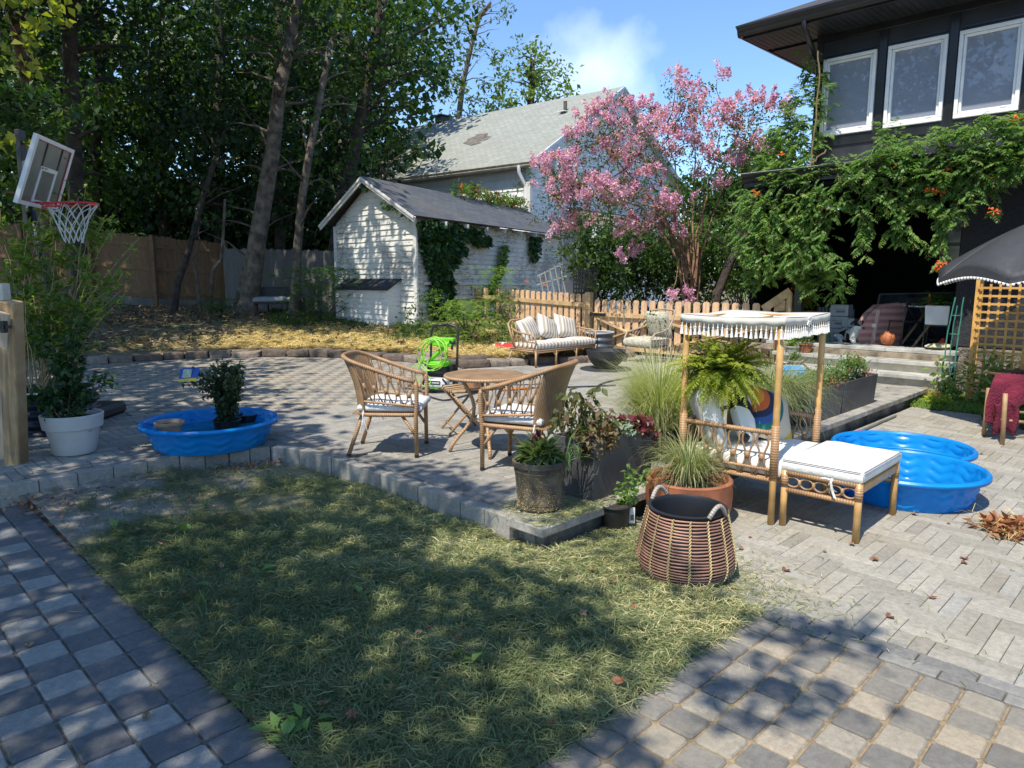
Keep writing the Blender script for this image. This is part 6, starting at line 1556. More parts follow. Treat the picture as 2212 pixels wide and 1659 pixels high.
def leafy(name,blobs,mat,parent,L,Wd,n,up=1.0):
 P=[]
 for(x,y,z,rx,rz)in blobs:
  for k in range(n):P.append((x+random.gauss(0,rx*.5),y+random.gauss(0,rx*.5),z+random.gauss(0,rz*.5)))
 V,q,uv=leaf_mesh(name,P,L,Wd,up);return link(name,np_mesh(name,V,q,None,uv),mat,parent,True)
HEU=leafmat('heuchera',(.10,.02,.035),(.22,.06,.07),.3,.4,(.36,.18,.13));SAGE=leafmat('sage',(.16,.24,.16),(.30,.38,.27),.2,.7)
g=plant('heuchera','burgundy ruffled heuchera at the right end of the tall planter box',(4.22,3.05,.57));leafy('leaves',[(4.26,3.0,.62,.12,.06),(4.1,3.08,.63,.11,.06),(4.33,3.0,.60,.09,.06),(4.38,2.97,.55,.06,.06)],HEU,g,.05,.045,210)
g=plant('artemisia','silvery green low plant in the middle of the tall planter box',(4.05,3.0,.57));leafy('leaves',[(4.08,2.99,.63,.11,.05),(3.95,3.12,.66,.07,.08)],SAGE,g,.03,.017,420)
g=plant('coral_bells','brown and green drooping groundcover at the left end of the tall planter box',(3.8,3.05,.57));leafy('leaves',[(3.78,3.0,.62,.11,.08),(3.9,3.02,.62,.1,.06),(3.7,2.96,.58,.06,.1),(3.85,2.94,.58,.07,.06)],leafmat('bronze_leaf',(.09,.05,.03),(.17,.13,.06),.3,.5,(.26,.20,.12)),g,.05,.028,190)
g=plant('sweet_potato_vine','tall straggly stems with wilting olive and maroon leaves rising from the tall planter box',(3.75,3.15,.57));m=MB();Lf=[];LD_=[]
for(a,b,c_)in[(1230,850,4.6),(1262,870,4.8),(1290,835,5.0),(1200,900,4.7),(1180,930,4.6),(1265,920,4.7),(1310,890,4.9),(1335,925,5.0),(1240,960,4.6),(1215,860,4.9)]:
 e=pd(a,b,c_);P=curve((3.75+random.gauss(0,.05),3.1,.6),e,(0,0,.1),9,.012);m.tube(P,[.004-.0003*i for i in range(10)],5)
 for p in P[2:]:
  for k in range(3):Lf.append(tuple(p+Vector((random.gauss(0,.02),random.gauss(0,.02),random.gauss(0,.015)))));LD_.append((random.gauss(0,.5),random.gauss(0,.5),-.8))
m.build('stems',leafmat('maroon_stem',(.14,.06,.05),(.22,.12,.08),.1),g,True);V,q,uv=leaf_mesh('l',Lf,.068,.030,.3,D=np.array(LD_));link('leaves',np_mesh('leaves',V,q,None,uv),leafmat('olive_leaf',(.07,.09,.025),(.15,.16,.05),.3,.5,(.20,.10,.07)),g,True)
g=plant('salvia_row','bushy bright green plants with a few rusty stems in the far planter boxes',(8.2,3.08,.53));leafy('foliage',[(7.3+k*.19,3.08,.58+.03*(k%3)+.07*(k>6),.10,.10)for k in range(10)],leafmat('fresh_leaf',(.08,.17,.05),(.17,.28,.09),.35,.5,(.30,.14,.07)),g,.05,.018,260)
leafy('rusty_tips',[(7.4,3.0,.56,.12,.05),(7.9,2.98,.57,.12,.05),(9.1,3.0,.56,.08,.05)],leafmat('rust_leaf',(.22,.07,.04),(.34,.13,.07),.2,.6),g,.04,.015,90)
pot('grass_pot','black nursery pot holding the big pale grass clump behind the tall planter box',(5.1,3.32,.175),.13,.16,.27,NPM,.02)
g=plant('pale_grass','big rounded clump of pale green ornamental grass between planter box and fern',(5.1,3.32,.42),'grass');blades('blades',(5.1,3.32,.40),2600,.80,.46,.0060,GRP,g,True,.32,r0=.12,segs=6);blades('green_blades',(5.1,3.32,.40),500,.75,.5,.0055,GRS,g,True,.9,r0=.10,segs=6)
pot('grass_pot','black nursery pot between the pale grass and the daybed post',(5.45,3.25,.175),.12,.15,.25,NPM,.02)
g=plant('green_grass','short dark grass clump in the black pot beside the daybed post',(5.45,3.25,.4),'grass');blades('blades',(5.45,3.25,.40),500,.42,.4,.0042,GRS,g,True,.8,r0=.08)
pot('grass_pot','black pot hidden behind the right arm of the daybed under green grass',(6.35,3.15,.175),.13,.16,.26,NPM,.02);pot('grass_pot','black pot in front of the far planter boxes under the sweeping grass',(6.85,3.12,.175),.13,.16,.26,NPM,.02)
g=plant('green_grass','tall blue-green grass clump right behind the daybed pillows',(6.35,3.15,.4),'grass');blades('blades',(6.35,3.15,.40),1300,.58,.45,.0060,GRS,g,True,.7,r0=.10,segs=6)
g=plant('green_grass','wide sweeping grass clump whose blades arch over the patio edge beside the far planter boxes',(6.85,3.12,.4),'grass');blades('blades',(6.85,3.12,.40),1600,.72,.5,.0060,GRS,g,True,.75,lean=(.1,-.25,0),r0=.10,segs=6)
BP=Vector((3.36,3.10,.187));PB=plain('brown_resin',(.12,.095,.065),.75,.5,9,.6)
t=thing('brown_pot','large round dark brown pot dusted with clippings on the patio corner slab','pot',BP);m=MB()
m.lathe([(.135,0),(.148,.012),(.150,.03),(.146,.038),(.150,.048),(.146,.055),(.165,.24),(.171,.262),(.168,.268),(.172,.278),(.170,.284),(.183,.296),(.185,.325),(.172,.332),(.160,.325),(.157,.28),(.05,.275)],44);m.build('pot_body',PB,t,smooth='auto')
m=MB();m.disc((0,0,.282),.16,24);m.build('soil',plain('potting_soil',(.05,.035,.025),.95,.5,40,.8),t)
x_=rng.uniform(0,2*np.pi,900);z_=rng.random(900)**1.8*.27;rr_=.15+z_*.06+.002;a0=math.radians(-150);x_=a0+rng.normal(0,.8,900)
V,q,uv=leaf_mesh('k',np.stack([np.cos(x_)*rr_,np.sin(x_)*rr_,z_+.02],1),.012,.002,.1);link('stuck_clippings',np_mesh('stuck_clippings',V,q,None,uv),STRAW,t)
g=plant('purple_leaf_plant','mound of broad green leaves with dark purple spikes in the brown pot',BP+Vector((0,0,.3)));Lf=[];Dd=[];Ts=[]
for k in range(300):
 a=random.uniform(0,6.28);r=random.random()**.6*.15;h=random.random();Lf.append((BP.x+math.cos(a)*r*.5,BP.y+math.sin(a)*r*.5,BP.z+.31+.12*h*(1-r*4)+.02));Dd.append((math.cos(a),math.sin(a),.75-.9*(r/.15)+random.gauss(0,.2)));Ts.append(random.random()*.6)
V,q,uv=leaf_mesh('l',Lf,.115,.046,1.5,np.array(Ts),D=unit(np.array(Dd)),var=.28);link('leaves',np_mesh('leaves',V,q,None,uv),leafmat('broad_leaf',(.10,.15,.06),(.22,.27,.11),.3,.45,(.15,.06,.06)),g,True)
Lf=[(BP.x-.02+random.gauss(0,.012),BP.y+.0+random.gauss(0,.012),BP.z+.36+k*.0035)for k in range(30)];V,q,uv=leaf_mesh('l',Lf,.09,.03,.2,D=np.array([(random.gauss(0,.35),random.gauss(0,.35),1)for k in Lf]));link('purple_spike',np_mesh('purple_spike',V,q,None,uv),leafmat('purple_leaf',(.09,.02,.03),(.17,.05,.06),.3,.5),g,True)
blades('trailing_blades',(BP.x+.12,BP.y-.12,BP.z+.32),26,.40,.9,.011,leafmat('strap_leaf',(.14,.22,.08),(.22,.30,.12),.3,.5),g,True,1.9,r0=.03,segs=7)
blades('fine_blades',(BP.x,BP.y,BP.z+.31),60,.30,.5,.004,GRS,g,True,.6,r0=.08)
FC=Md@Vector((.20,.50,.90))
FC.z=.87
t=pot('fern_pot','round pale pot holding the fern, hung under the daybed awning',FC,.085,.115,.16,TERL,.03)
m=MB();tp=Vector((FC.x,FC.y,ZC-.04))
for k in range(3):a=k*2.1;m.tube([Vector((FC.x+math.cos(a)*.11,FC.y+math.sin(a)*.11,FC.z+.15)),tp-Vector((0,0,.12))],.0025,4)
m.tube([tp-Vector((0,0,.12)),tp],.0035,5);m.build('hanger',plain('green_wire',(.08,.2,.1),.5,.1,5,.1),t,True)
g=plant('boston_fern','huge yellow-green Boston fern spilling out of its hanging pot beside the daybed',FC+Vector((0,0,.15)),'fern');cs=[]
for k in range(270):
 a=random.uniform(0,6.28);el=random.uniform(-.5,1.5);L=random.uniform(.24,.42);q=FC+Vector((math.cos(a)*.05,math.sin(a)*.05,.15));P=[q];an=el;
 for i in range(9):
  q=q+Vector((math.cos(a)*math.cos(an),math.sin(a)*math.cos(an),math.sin(an)))*L/9;P.append(q);an-=random.uniform(.08,.24)*(.9 if el<.5 else.75);a+=random.gauss(0,.05)
 cs.append(P)
m=MB()
for P in cs:m.tube(P,.0018,3,caps=False)
FRN=leafmat('fern_leaf',(.15,.21,.03),(.36,.40,.07),.45,.5,(.56,.52,.15));m.build('stalks',FRN,g,True)
V,q,uv=pinnate(cs,.050,.019,.0165,.12,.16);link('fronds',np_mesh('fronds',V,q,None,uv),FRN,g,True)
mt,tt,p=newmat('blue_pool_plastic');nn=noise(tt,5,4);tt.links.new(ramp(tt,nn,[(.3,(.004,.28,.70)),(.7,(.010,.35,.82))]),p.inputs['Base Color']);p.inputs['Roughness'].default_value=.3
tr=N(tt,'ShaderNodeBsdfTranslucent');tr.inputs[0].default_value=(.01,.32,.85,1);mx_=N(tt,'ShaderNodeMixShader');mx_.inputs[0].default_value=.35
tt.links.new(p.outputs[0],mx_.inputs[1]);tt.links.new(tr.outputs[0],mx_.inputs[2]);tt.links.new(mx_.outputs[0],tt.nodes['Material Output'].inputs[0]);tt.links.new(bump(tt,noise(tt,14,3),.15,.01),p.inputs['Normal']);BLUE=mt
def pool(label,loc,R,h,deform=None,tilt=None,sx=1,sy=1,rz=0,zigzag=True):
 t=thing('paddling_pool',label,'paddling pool',loc,rz,'blue plastic paddling pools');n=120;m=MB()
 def rad(z,a):
  u=z/h;r=R*(.82+.14*u);seg=(a/(2*math.pi)*12)%1;rib=1 if abs(seg-.5)<.40 else 0
  if.12<u<.86 and rib:
   zz_=abs(seg-.5)*1.1 if zigzag else(seg-.5)**2*2.0-.25
   r+=.0075*max(-.2,math.sin((u*3.4-zz_*1.6)*2*math.pi))
  if not rib:r-=.008
  return r
 prof=[(R*.80,0)]+[None]*0
 lv=[0,.03]+[.08+i*.042 for i in range(20)];lv=[v for v in lv if v<.93]+[.94]
 rows=[]
 for v in lv:rows.append([(rad(v*h,k/n*2*math.pi),v*h)for k in range(n)])
 for(dr_,dz)in((.0,-.01),(.0,.0),(.012,.014),(.028,.014),(.040,.0),(.040,-.022)):rows.append([(R*.96+dr_,h+dz-.014)]*n)
 P=[];U=[]
 for row in rows:
  for k,(r,z)in enumerate(row):
   a=k/n*2*math.pi;q=Vector((math.cos(a)*r*sx,math.sin(a)*r*sy,z))
   if tilt:q=tilt@q
   if deform:q=deform(q)
   P.append(q);U.append((a,z,.5))
 F=[(i*n+k,i*n+(k+1)%n,(i+1)*n+(k+1)%n,(i+1)*n+k)for i in range(len(rows)-1)for k in range(n)]
 m.add(P,F,U)
 m.add([P[k]for k in range(n)],[tuple(range(n-1,-1,-1))]);m.build('shell',BLUE,t,smooth='auto',solid=.004);return t
PA=W(3.08,5.38,.014);PBc=W(3.44,6.12,.016)
ta=pool('front blue paddling pool overlapping another beside the ottoman, with a white sticker inside',PA,.535,.245)
def df_(q):
 w_=q+PBc-PA;d=math.hypot(w_.x,w_.y);lim=.60
 if d<lim:k_=lim/d;w_=Vector((w_.x*k_,w_.y*k_,w_.z+(lim-d)*.05))
 return w_+PA-PBc
tb=pool('rear blue paddling pool pushed up behind the front one, with curved ribs',PBc,.55,.235,deform=df_,zigzag=False)
def sticker(t,a,z,R,w_=.05,h_=.05,name='sticker'):
 m=MB();P=[Vector((math.cos(a+s*w_/R)*R,math.sin(a+s*w_/R)*R,z+v*h_))for s,v in((-.5,0),(.5,0),(.5,1),(-.5,1))];m.add(P,[(0,1,2,3)]);o=m.build(name,WHT,t,solid=.001)
 m=MB()
 for k in range(6):s0=-.1+k*.07;P=[Vector((math.cos(a+s*w_/R)*(R-.003),math.sin(a+s*w_/R)*(R-.003),z+v*h_))for s,v in((s0,.25),(s0+.035,.25),(s0+.035,.75),(s0,.75))];m.add(P,[(0,1,2,3)])
 m.build('print',PIPE,o)
sticker(ta,R_(62),.15,.488,.09,.045);sticker(tb,R_(118),.14,.49,.06,.055)
m=MB();m.disc((0,0,.012),.40,40);m.build('puddle',plain('pool_water',(.02,.28,.48),.03,.1,3,.1),ta)
PL=W(-2.80,6.47,.172)
tl_=pool('blue paddling pool on the left patio edge, half full of water with pots inside',PL,.585,.235)
mt,tt,p=newmat('murky_water');nn=noise(tt,3.2,4);tt.links.new(ramp(tt,nn,[(.42,(.004,.05,.06)),(.58,(.01,.16,.28))]),p.inputs['Base Color']);p.inputs['Roughness'].default_value=.02;p.inputs['IOR'].default_value=1.5
tt.links.new(bump(tt,noise(tt,7,3),.12,.02),p.inputs['Normal'])
m=MB();m.disc((0,0,.115),.515,60);o=m.build('pool_water',mt);tag(o,'dark still water inside the left paddling pool','water',kind='structure');o.location=PL
q=at(367,935,.33);
m=MB();m.lathe([(.10,0),(.15,.012),(.165,.03),(.158,.03),(.14,.016),(.02,.012)],32);sc_=thing('pot_saucer','clear plastic saucer floating under the tan pot in the left pool','saucer',(q.x,q.y,PL.z+.105));m.build('dish',plain('clear_plastic',(.35,.45,.48),.2,.1,5,.1),sc_,smooth='auto')
pot('tan_pot','empty tan clay pot standing on the clear saucer in the left pool',(q.x,q.y,PL.z+.119),.082,.120,.145,TERB,.03,sl=.03)
for(vx,vy,lb,R1,h1)in[(492,942,'black nursery pot with the dark bushy shrub, nearer of two in the left pool',.125,.165),(536,930,'smaller black nursery pot half hidden behind another in the left pool',.10,.15)]:
 c=at(vx,vy,PL.z+.02);pot('nursery_pot',lb,(c.x,c.y,PL.z+.02+(.0 if R1>.11 else.02)),R1*.82,R1,h1,NPM,.015)
 if R1>.11:SP=Vector((c.x,c.y,PL.z+h1))
 else:SP2=Vector((c.x,c.y,PL.z+h1))
g=plant('dark_shrub','dark green bushy flowering shrub in the black pot in the left pool',SP,'shrub');m=MB();Lf=[]
for k in range(26):
 e=SP+Vector((random.gauss(0,.09),random.gauss(0,.09),random.uniform(.28,.56)));P=curve(SP+Vector((random.gauss(0,.03),random.gauss(0,.03),-.02)),e,(random.gauss(0,.02),random.gauss(0,.02),.02),7,.01);m.tube(P,[.004-.0004*i for i in range(8)],4)
 for p in P[1:]:
  for j in range(14):Lf.append(tuple(p+Vector((random.gauss(0,.022),random.gauss(0,.022),random.gauss(0,.02)))))
for(a,b)in[(415,800),(425,825),(405,830),(432,842),(445,820),(450,860)]:
 e=pd(a,b,6.45);P=curve(SP+Vector((0,0,.12)),e,(0,0,.06),8,.01);m.tube(P,.003,4)
 for p in P[4:]:
  for j in range(5):Lf.append(tuple(p+Vector((random.gauss(0,.02),random.gauss(0,.02),random.gauss(0,.02)))))
m.build('stems',BARKD,g,True);V,q,uv=leaf_mesh('l',Lf,.05,.024,.5);link('leaves',np_mesh('leaves',V,q,None,uv),leafmat('weigela_leaf',(.03,.06,.03),(.07,.12,.05),.3,.45,(.14,.12,.07)),g,True)
e=pd(410,806,6.42);m=MB();m.add([e+rf((-.08,0))+Vector((0,0,.04)),e+rf((.09,.02))+Vector((0,0,.055)),e+rf((.085,-.05))+Vector((0,0,-.05)),e+rf((-.075,-.07))+Vector((0,0,-.06))],[(0,1,2,3)]);o=m.build('plant_tag',plain('blue_card',(.03,.09,.35),.5,.1,5,.05),g,True,solid=.002)
m=MB();M_=rf((0,-1))*.012;m.add([e+rf((-.05,0))+Vector((0,0,.035))+M_,e+rf((.03,.0))+Vector((0,0,.04))+M_,e+rf((.03,-.04))+Vector((0,0,-.03))+M_,e+rf((-.045,-.055))+Vector((0,0,-.035))+M_],[(0,1,2,3)]);m.build('tag_picture',plain('tag_print',(.5,.45,.4),.5,.5,40,0,col2=(.12,.3,.1)),o,True)
m=MB();m.add([e+rf((-.075,-.075))+Vector((0,0,-.045)),e+rf((.085,-.055))+Vector((0,0,-.035)),e+rf((.085,-.06))+Vector((0,0,-.06)),e+rf((-.075,-.08))+Vector((0,0,-.07))],[(0,1,2,3)]);m.build('tag_border',plain('yellow_card',(.6,.45,.03),.5,.1,5,0),o,True)
WP=at(134,985,.18);WP=W(-3.86,6.12,.176)
t=thing('white_pot','large white plastic pot with a thick rim on the left patio edge','pot',WP);m=MB()
m.lathe([(.155,0),(.165,.01),(.208,.225),(.232,.232),(.246,.345),(.240,.352),(.226,.350),(.220,.30),(.05,.29)],48);m.build('pot_body',plain('pot_white',(.56,.55,.53),.5,.1,4,.15),t,smooth='auto')
m=MB();m.disc((0,0,.30),.218,30);m.build('soil',plain('potting_soil',(.05,.035,.025),.95,.5,40,.8),t)
LFM=leafmat('shrub_leaf',(.09,.17,.04),(.20,.28,.07),.5,.45,(.34,.38,.12))
g=plant('potted_shrub','leafy green shrub with twining stems growing in the large white pot',WP+Vector((0,0,.3)),'shrub');m=MB();Lf=[]
for(a,b,f_)in[(100,880,5.9),(70,860,6.0),(130,790,6.1),(170,800,6.1),(150,740,6.2),(185,860,6.1),(120,850,5.95),(160,700,6.2),(110,760,6.2),(190,930,6.1),(240,815,6.2),(180,680,6.3),(90,720,6.3)]:
 e=pd(a,b,f_);P=curve(WP+Vector((random.gauss(0,.06),random.gauss(0,.06),.29)),e,(0,0,.08),9,.015);m.tube(P,[.005-.0004*i for i in range(10)],5)
 for p in P[2:]:
  for j in range(13):Lf.append(tuple(p+Vector((random.gauss(0,.035),random.gauss(0,.035),random.gauss(0,.03)))))
m.build('stems',CANES,g,True);V,q,uv=leaf_mesh('l',Lf,.062,.038,.8);link('leaves',np_mesh('leaves',V,q,None,uv),leafmat('ivy_leaf',(.03,.07,.035),(.06,.12,.05),.35,.45,(.12,.2,.05)),g,True)
CB=W(-4.72,7.15,.17);corr('raised_bed','dark navy corrugated raised bed at the left behind the white pot',CB,.43,.42,plain('navy_metal',(.012,.018,.035),.35,.2,4,.1,metal=.3))
g=plant('wild_shrub','tall loose shrub with pale sunlit stems growing from the dark raised bed',CB+Vector((0,0,.38)),'shrub');m=MB();Lf=[];Ld=[]
tips=[(300,515,.1),(285,545,.15),(265,590,0),(225,480,.1),(240,500,0),(205,440,.2),(185,405,-.2),(170,425,.1),(150,400,0),(130,420,.2),(110,410,0),(95,400,-.1),(70,400,0),(50,430,.2),(30,470,0),(20,520,.3),(40,560,.1),(10,600,0),(60,500,-.2),(90,520,.3),(120,520,-.1),(150,560,0),(190,560,.2),(210,620,-.1),(235,640,.2),(255,655,0),(0,450,0),(80,620,0),(110,640,-.2),(140,660,.2),(60,680,0),(180,700,0),(100,720,.2),(190,660,-.3),(30,700,0),(200,745,0),(150,720,-.2),(20,760,.1),(50,640,.3),(270,620,0)]
for(a,b,dd)in tips:
 e=pd(a,b,7.05+dd-.3*(a>200));b0=CB+Vector((random.gauss(0,.1),random.gauss(0,.1),.34));P=curve(b0,e,(random.gauss(0,.04),random.gauss(0,.04),random.uniform(.0,.14)),13,.014);m.tube(P,[.0085-.0005*i for i in range(14)],5)
 for s in range(3):
  i=random.randint(5,11);q=P[i];tip=q+Vector((random.gauss(0,.15),random.gauss(0,.15),random.uniform(.05,.2)));P2=curve(q,tip,(0,0,.02),5,.006);m.tube(P2,.003,4)
  for p in P2[1:]:
   for j in range(6):Lf.append(tuple(p+Vector((random.gauss(0,.012),random.gauss(0,.012),random.gauss(0,.012)))));Ld.append((random.gauss(0,.7),random.gauss(0,.7),.35))
 for i,p in enumerate(P[6:]):
  for j in range(4):Lf.append(tuple(p+Vector((random.gauss(0,.016),random.gauss(0,.016),random.gauss(0,.02)))));Ld.append((random.gauss(0,.7),random.gauss(0,.7),.3))
m.build('stems',plain('tan_stem',(.42,.32,.17),.7,.3,8,.2),g,True,smooth=True);V,q,uv=leaf_mesh('l',Lf,.070,.027,.8,D=unit(np.array(Ld)));link('leaves',np_mesh('leaves',V,q,None,uv),LFM,g,True)
t=thing('basketball_hoop','tilted basketball backboard with red rim and white net at the left behind the shrubs','basketball hoop',W(-4.8,7.75,.17))
TL,TR,BR_,BLf=pd(79,288,6.35),pd(159,324,7.3),pd(121,457,7.2),pd(34,438,6.25)
U_=(TR-TL);V_=(BLf-TL);Nn=U_.cross(V_).normalized();Nn=Nn if Nn.dot(rf((1,0)))>0 else-Nn
def bb(u,v,o=0):return TL+U_*u+((BLf-TL).lerp(BR_-TR,u))*v+Nn*o
def quad(m,u0,u1,v0,v1,o,th):P=[bb(u,v,o)for u,v in((u0,v0),(u1,v0),(u1,v1),(u0,v1))];Q=[p-Nn*th for p in P];m.add(P+Q,[(0,1,2,3),(7,6,5,4),(0,4,5,1),(1,5,6,2),(2,6,7,3),(3,7,4,0)])
m=MB();quad(m,.03,.97,.03,.97,0,.012);bo=m.build('backboard',plain('smoky_acrylic',(.10,.10,.085),.2,.4,3,.1,col2=(.19,.18,.15)),t,True)
def frame(m,u0,u1,v0,v1,tu,tv,o,th):quad(m,u0,u1,v0,v0+tv,o,th);quad(m,u0,u1,v1-tv,v1,o,th);quad(m,u0,u0+tu,v0+tv,v1-tv,o,th);quad(m,u1-tu,u1,v0+tv,v1-tv,o,th)
m=MB();frame(m,0,1,0,1,.055,.055,.012,.035);m.build('frame',WHT,bo,True)
m=MB();frame(m,.055,.945,.055,.945,.012,.010,.008,.005);m.build('red_line',plain('red_line',(.5,.05,.05),.5,.1,4,0),bo,True)
m=MB();frame(m,.30,.72,.40,.93,.045,.035,.008,.006);quad(m,.30,.72,.40,.46,.009,.006);m.build('target_square',WHT,bo,True)
m=MB();quad(m,.30,.325,.06,.40,.007,.005);quad(m,.70,.725,.06,.40,.007,.005);m.build('black_line',BPL,bo,True)
m=MB();quad(m,.315,.345,.415,.44,.011,.004);quad(m,.37,.45,.412,.42,.011,.004);quad(m,.37,.43,.428,.436,.011,.004);quad(m,.8,.86,.17,.18,.009,.004);m.build('logo_mark',BPL,bo,True)
rc=pd(152,441,6.65);rr_=.225;RED=plain('red_rim',(.62,.03,.03),.4,.1,5,.05)
m=MB();m.tube([rc+Vector((math.cos(a)*rr_,math.sin(a)*rr_,.012*math.cos(a)))for a in[k*math.pi/18 for k in range(36)]],.009,7,closed=True);m.tube([rc+Vector((math.cos(a)*rr_*.99,math.sin(a)*rr_*.99,-.04))for a in[R_(100)+k*math.pi/18 for k in range(15)]],.007,6)
bc=bb(.5,.93);
for s in(-.10,.10):m.tube([bc+U_.normalized()*s,rc+(bc-rc).normalized()*rr_+U_.normalized()*s*.8],.008,6)
m.build('rim',RED,t,True,smooth=True)
m=MB();nk=12
for k in range(nk):
 for sg in(1,-1):
  P=[]
  for i in range(8):
   s=i/7;a=k/nk*2*math.pi+sg*s*1.3;r=rr_*(1-.68*s**.6);P.append(rc+Vector((math.cos(a)*r,math.sin(a)*r,-.34*s+(.01*math.sin(9*a)))))
  m.tube(P,.0042,4)
m.build('net',plain('net_cord',(.62,.62,.60),.8,.1,5,.1),t,True)
m=MB();pb=W(-4.82,7.75,.17);pt_=pd(52,380,7.5);m.tube([pb,W(-4.86,7.6,1.2),pt_],.045,10);m.build('pole',BPL,t,True,smooth=True)
m=MB();c_=pt_;m.beam(c_+Vector((0,0,.1)),bb(.35,.35,-.02),.04,.09);m.beam(c_-Vector((0,0,.35)),bb(.4,.8,-.02),.04,.07);m.beam(c_+Vector((0,0,.45)),c_-Vector((0,0,.5)),.10,.05,rf((1,0)));m.build('bracket',BPL,t,True,bevel=.005)
m=MB();m.box(-.4,.4,-.3,.3,0,.14,Matrix.Translation(pb)@Matrix.Rotation(R_(-45),4,'Z'));m.build('base',BPL,t,True,bevel=.04)
# ================================================================== STONES, PORCH THINGS, VINES, UMBRELLA
def stonemesh(seed,L=.44,D=.28,Hh=.15):
 r=random.Random(seed);bm=bmesh.new();bmesh.ops.create_cube(bm,size=1);bmesh.ops.bevel(bm,geom=bm.edges[:],offset=.05,segments=1,affect='EDGES')
 bmesh.ops.subdivide_edges(bm,edges=bm.edges[:],cuts=2,use_grid_fill=True)
 ph=[r.uniform(0,6)for _ in range(6)]
 for v in bm.verts:
  c=v.co;n=.045*math.sin(7*c.x+ph[0])*math.cos(6*c.y+ph[1])+.035*math.sin(9*c.z+ph[2]+5*c.x)+.02*math.sin(19*c.x+ph[3])*math.sin(17*c.z+ph[4])
  v.co=c*(1+n)+Vector((0,0,.06*math.sin(3*c.x+ph[5])))
  v.co.x*=L;v.co.y*=D;v.co.z*=Hh;v.co.z+=Hh/2
 me=bpy.data.meshes.new('edging_stone');bm.to_mesh(me);bm.free()
 a=me.attributes.new('uw','FLOAT_VECTOR','POINT');a.data.foreach_set('vector',np.tile(np.array([0,0,r.random()],dtype=np.float32),len(me.vertices)))
 me.polygons.foreach_set('use_smooth',np.ones(len(me.polygons),bool));return me
mt,tt,p=newmat('edging_stone');s_=attr(tt);col=ramp(tt,s_.outputs['Z'],[(0,(.13,.10,.08)),(.5,(.21,.17,.135)),(1,(.30,.26,.22))])
col=mixc(tt,.7,col,ramp(tt,noise(tt,11,7,None,.75),[(.3,(.45,.42,.4)),(.7,(1.5,1.45,1.4))]),'MULTIPLY');tt.links.new(col,p.inputs['Base Color']);p.inputs['Roughness'].default_value=.95
tt.links.new(bump(tt,noise(tt,14,7,None,.7),1,.03),p.inputs['Normal']);STN=mt
pr=[stonemesh(i)for i in range(9)]
for me in pr:me.materials.append(STN)
k=-.80;i=0
def sp(k,o=0):f=f0(k)-.10+o;return W(k*f,f,0)
while k<.17:
 a=sp(k);L=random.uniform(.32,.58);k2=k
 while(sp(k2)-a).length<L:k2+=.001
 b=sp(k2);c=(a+b)/2;d=b-a
 if not(.035<k<.055):
  o=bpy.data.objects.new('edging_stone',pr[random.randrange(9)]);C.objects.link(o);o.location=v3(c,.15+random.uniform(-.01,.005));o.rotation_euler=(random.uniform(-.04,.04),random.uniform(-.03,.03),math.atan2(d.y,d.x)+random.uniform(-.05,.05)+(math.pi if random.random()<.5 else 0));o.scale=(L/.46,random.uniform(.95,1.3),random.uniform(.85,1.15))
  tag(o,'rough grey-brown edging stone in the low border between patio and back yard','stone','edging stones round the patio')
  if-.20<k<-.02 and random.random()<.75:
   o2=o.copy();C.objects.link(o2);e=sp((k+k2)/2,.28);o2 .location=v3(e,.20);o2 .rotation_euler.z+=.1
 k=k2+.001;i+=1
q=yard(592,0,19.2);t=thing('garden_bench','dark bench with a pale cushion in deep shade by the stockade fence','bench',q,face(.25,-1))
m=MB();m.box(-.62,.62,-.25,.25,.30,.36);m.build('seat_frame',BPL,t,bevel=.01)
for s in(-1,1):m=MB();m.box(s*.62-.03,s*.62+.03,-.25,.25,0,.58);m.build('arm',BPL,t,bevel=.01)
m=MB();m.box(-.62,.62,-.30,-.25,.3,.75);m.build('backrest',BPL,t,bevel=.01)
m=MB();m.box(.12,.14,-.2,.25,0,.36);m.box(-.60,-.56,.2,.24,0,.3);m.build('leg',BPL,t)
c=thing('bench_cushion','pale grey seat cushion on the dark bench under the trees','cushion',q+Vector((0,0,.36)),t.rotation_euler.z);m=MB();boxcushion(m,-.56,.56,-.24,.27,0,.12,.02);m.build('cushion_cover',plain('grey_cushion',(.30,.31,.32),.9,.1,5,.2),c,smooth='auto')  # even mid grey cover, darker than the other pale cushions
def pinbush(name,label,base,n,L,mat,spread=.5,ll=.06,lw=.024,cat='bush',hgt=None,tip=None,stems=True,group=None):
 g=thing(name,label,cat,base,0,group);cs=[];m=MB()
 for k in range(n):
  if tip:e=tip();q=base+(e-base)*random.uniform(.2,.9)+Vector((random.gauss(0,.1),random.gauss(0,.1),0))
  else:q=base+Vector((random.gauss(0,spread*.5),random.gauss(0,spread*.5),random.random()**.7*(hgt or.8)))
  a=random.uniform(0,6.28);el=random.uniform(-.2,.9);l=L*random.uniform(.6,1.1);P=[q];an=el
  for i in range(6):q=q+Vector((math.cos(a)*math.cos(an),math.sin(a)*math.cos(an),math.sin(an)))*l/6;P.append(q);an-=.22
  cs.append(P)
 if stems:
  for k in range(9):e=random.choice(cs)[0];m.tube(curve(base,e,(0,0,.1),6,.03),[.014-.0015*j for j in range(7)],5)
 else:m.tube([base,base+Vector((0,0,.05))],.01,5)
 m.build('stems',BARKD,g,True);V,q,uv=pinnate(cs,ll,lw,ll*.55,.1);link('foliage',np_mesh('foliage',V,q,None,uv),mat,g,True);return g
LOC=leafmat('locust_leaf',(.04,.10,.03),(.09,.17,.05),.4,.5,(.14,.24,.06));LOCB=leafmat('locust_leaf_bright',(.10,.19,.03),(.20,.30,.06),.45,.5,(.30,.38,.10))
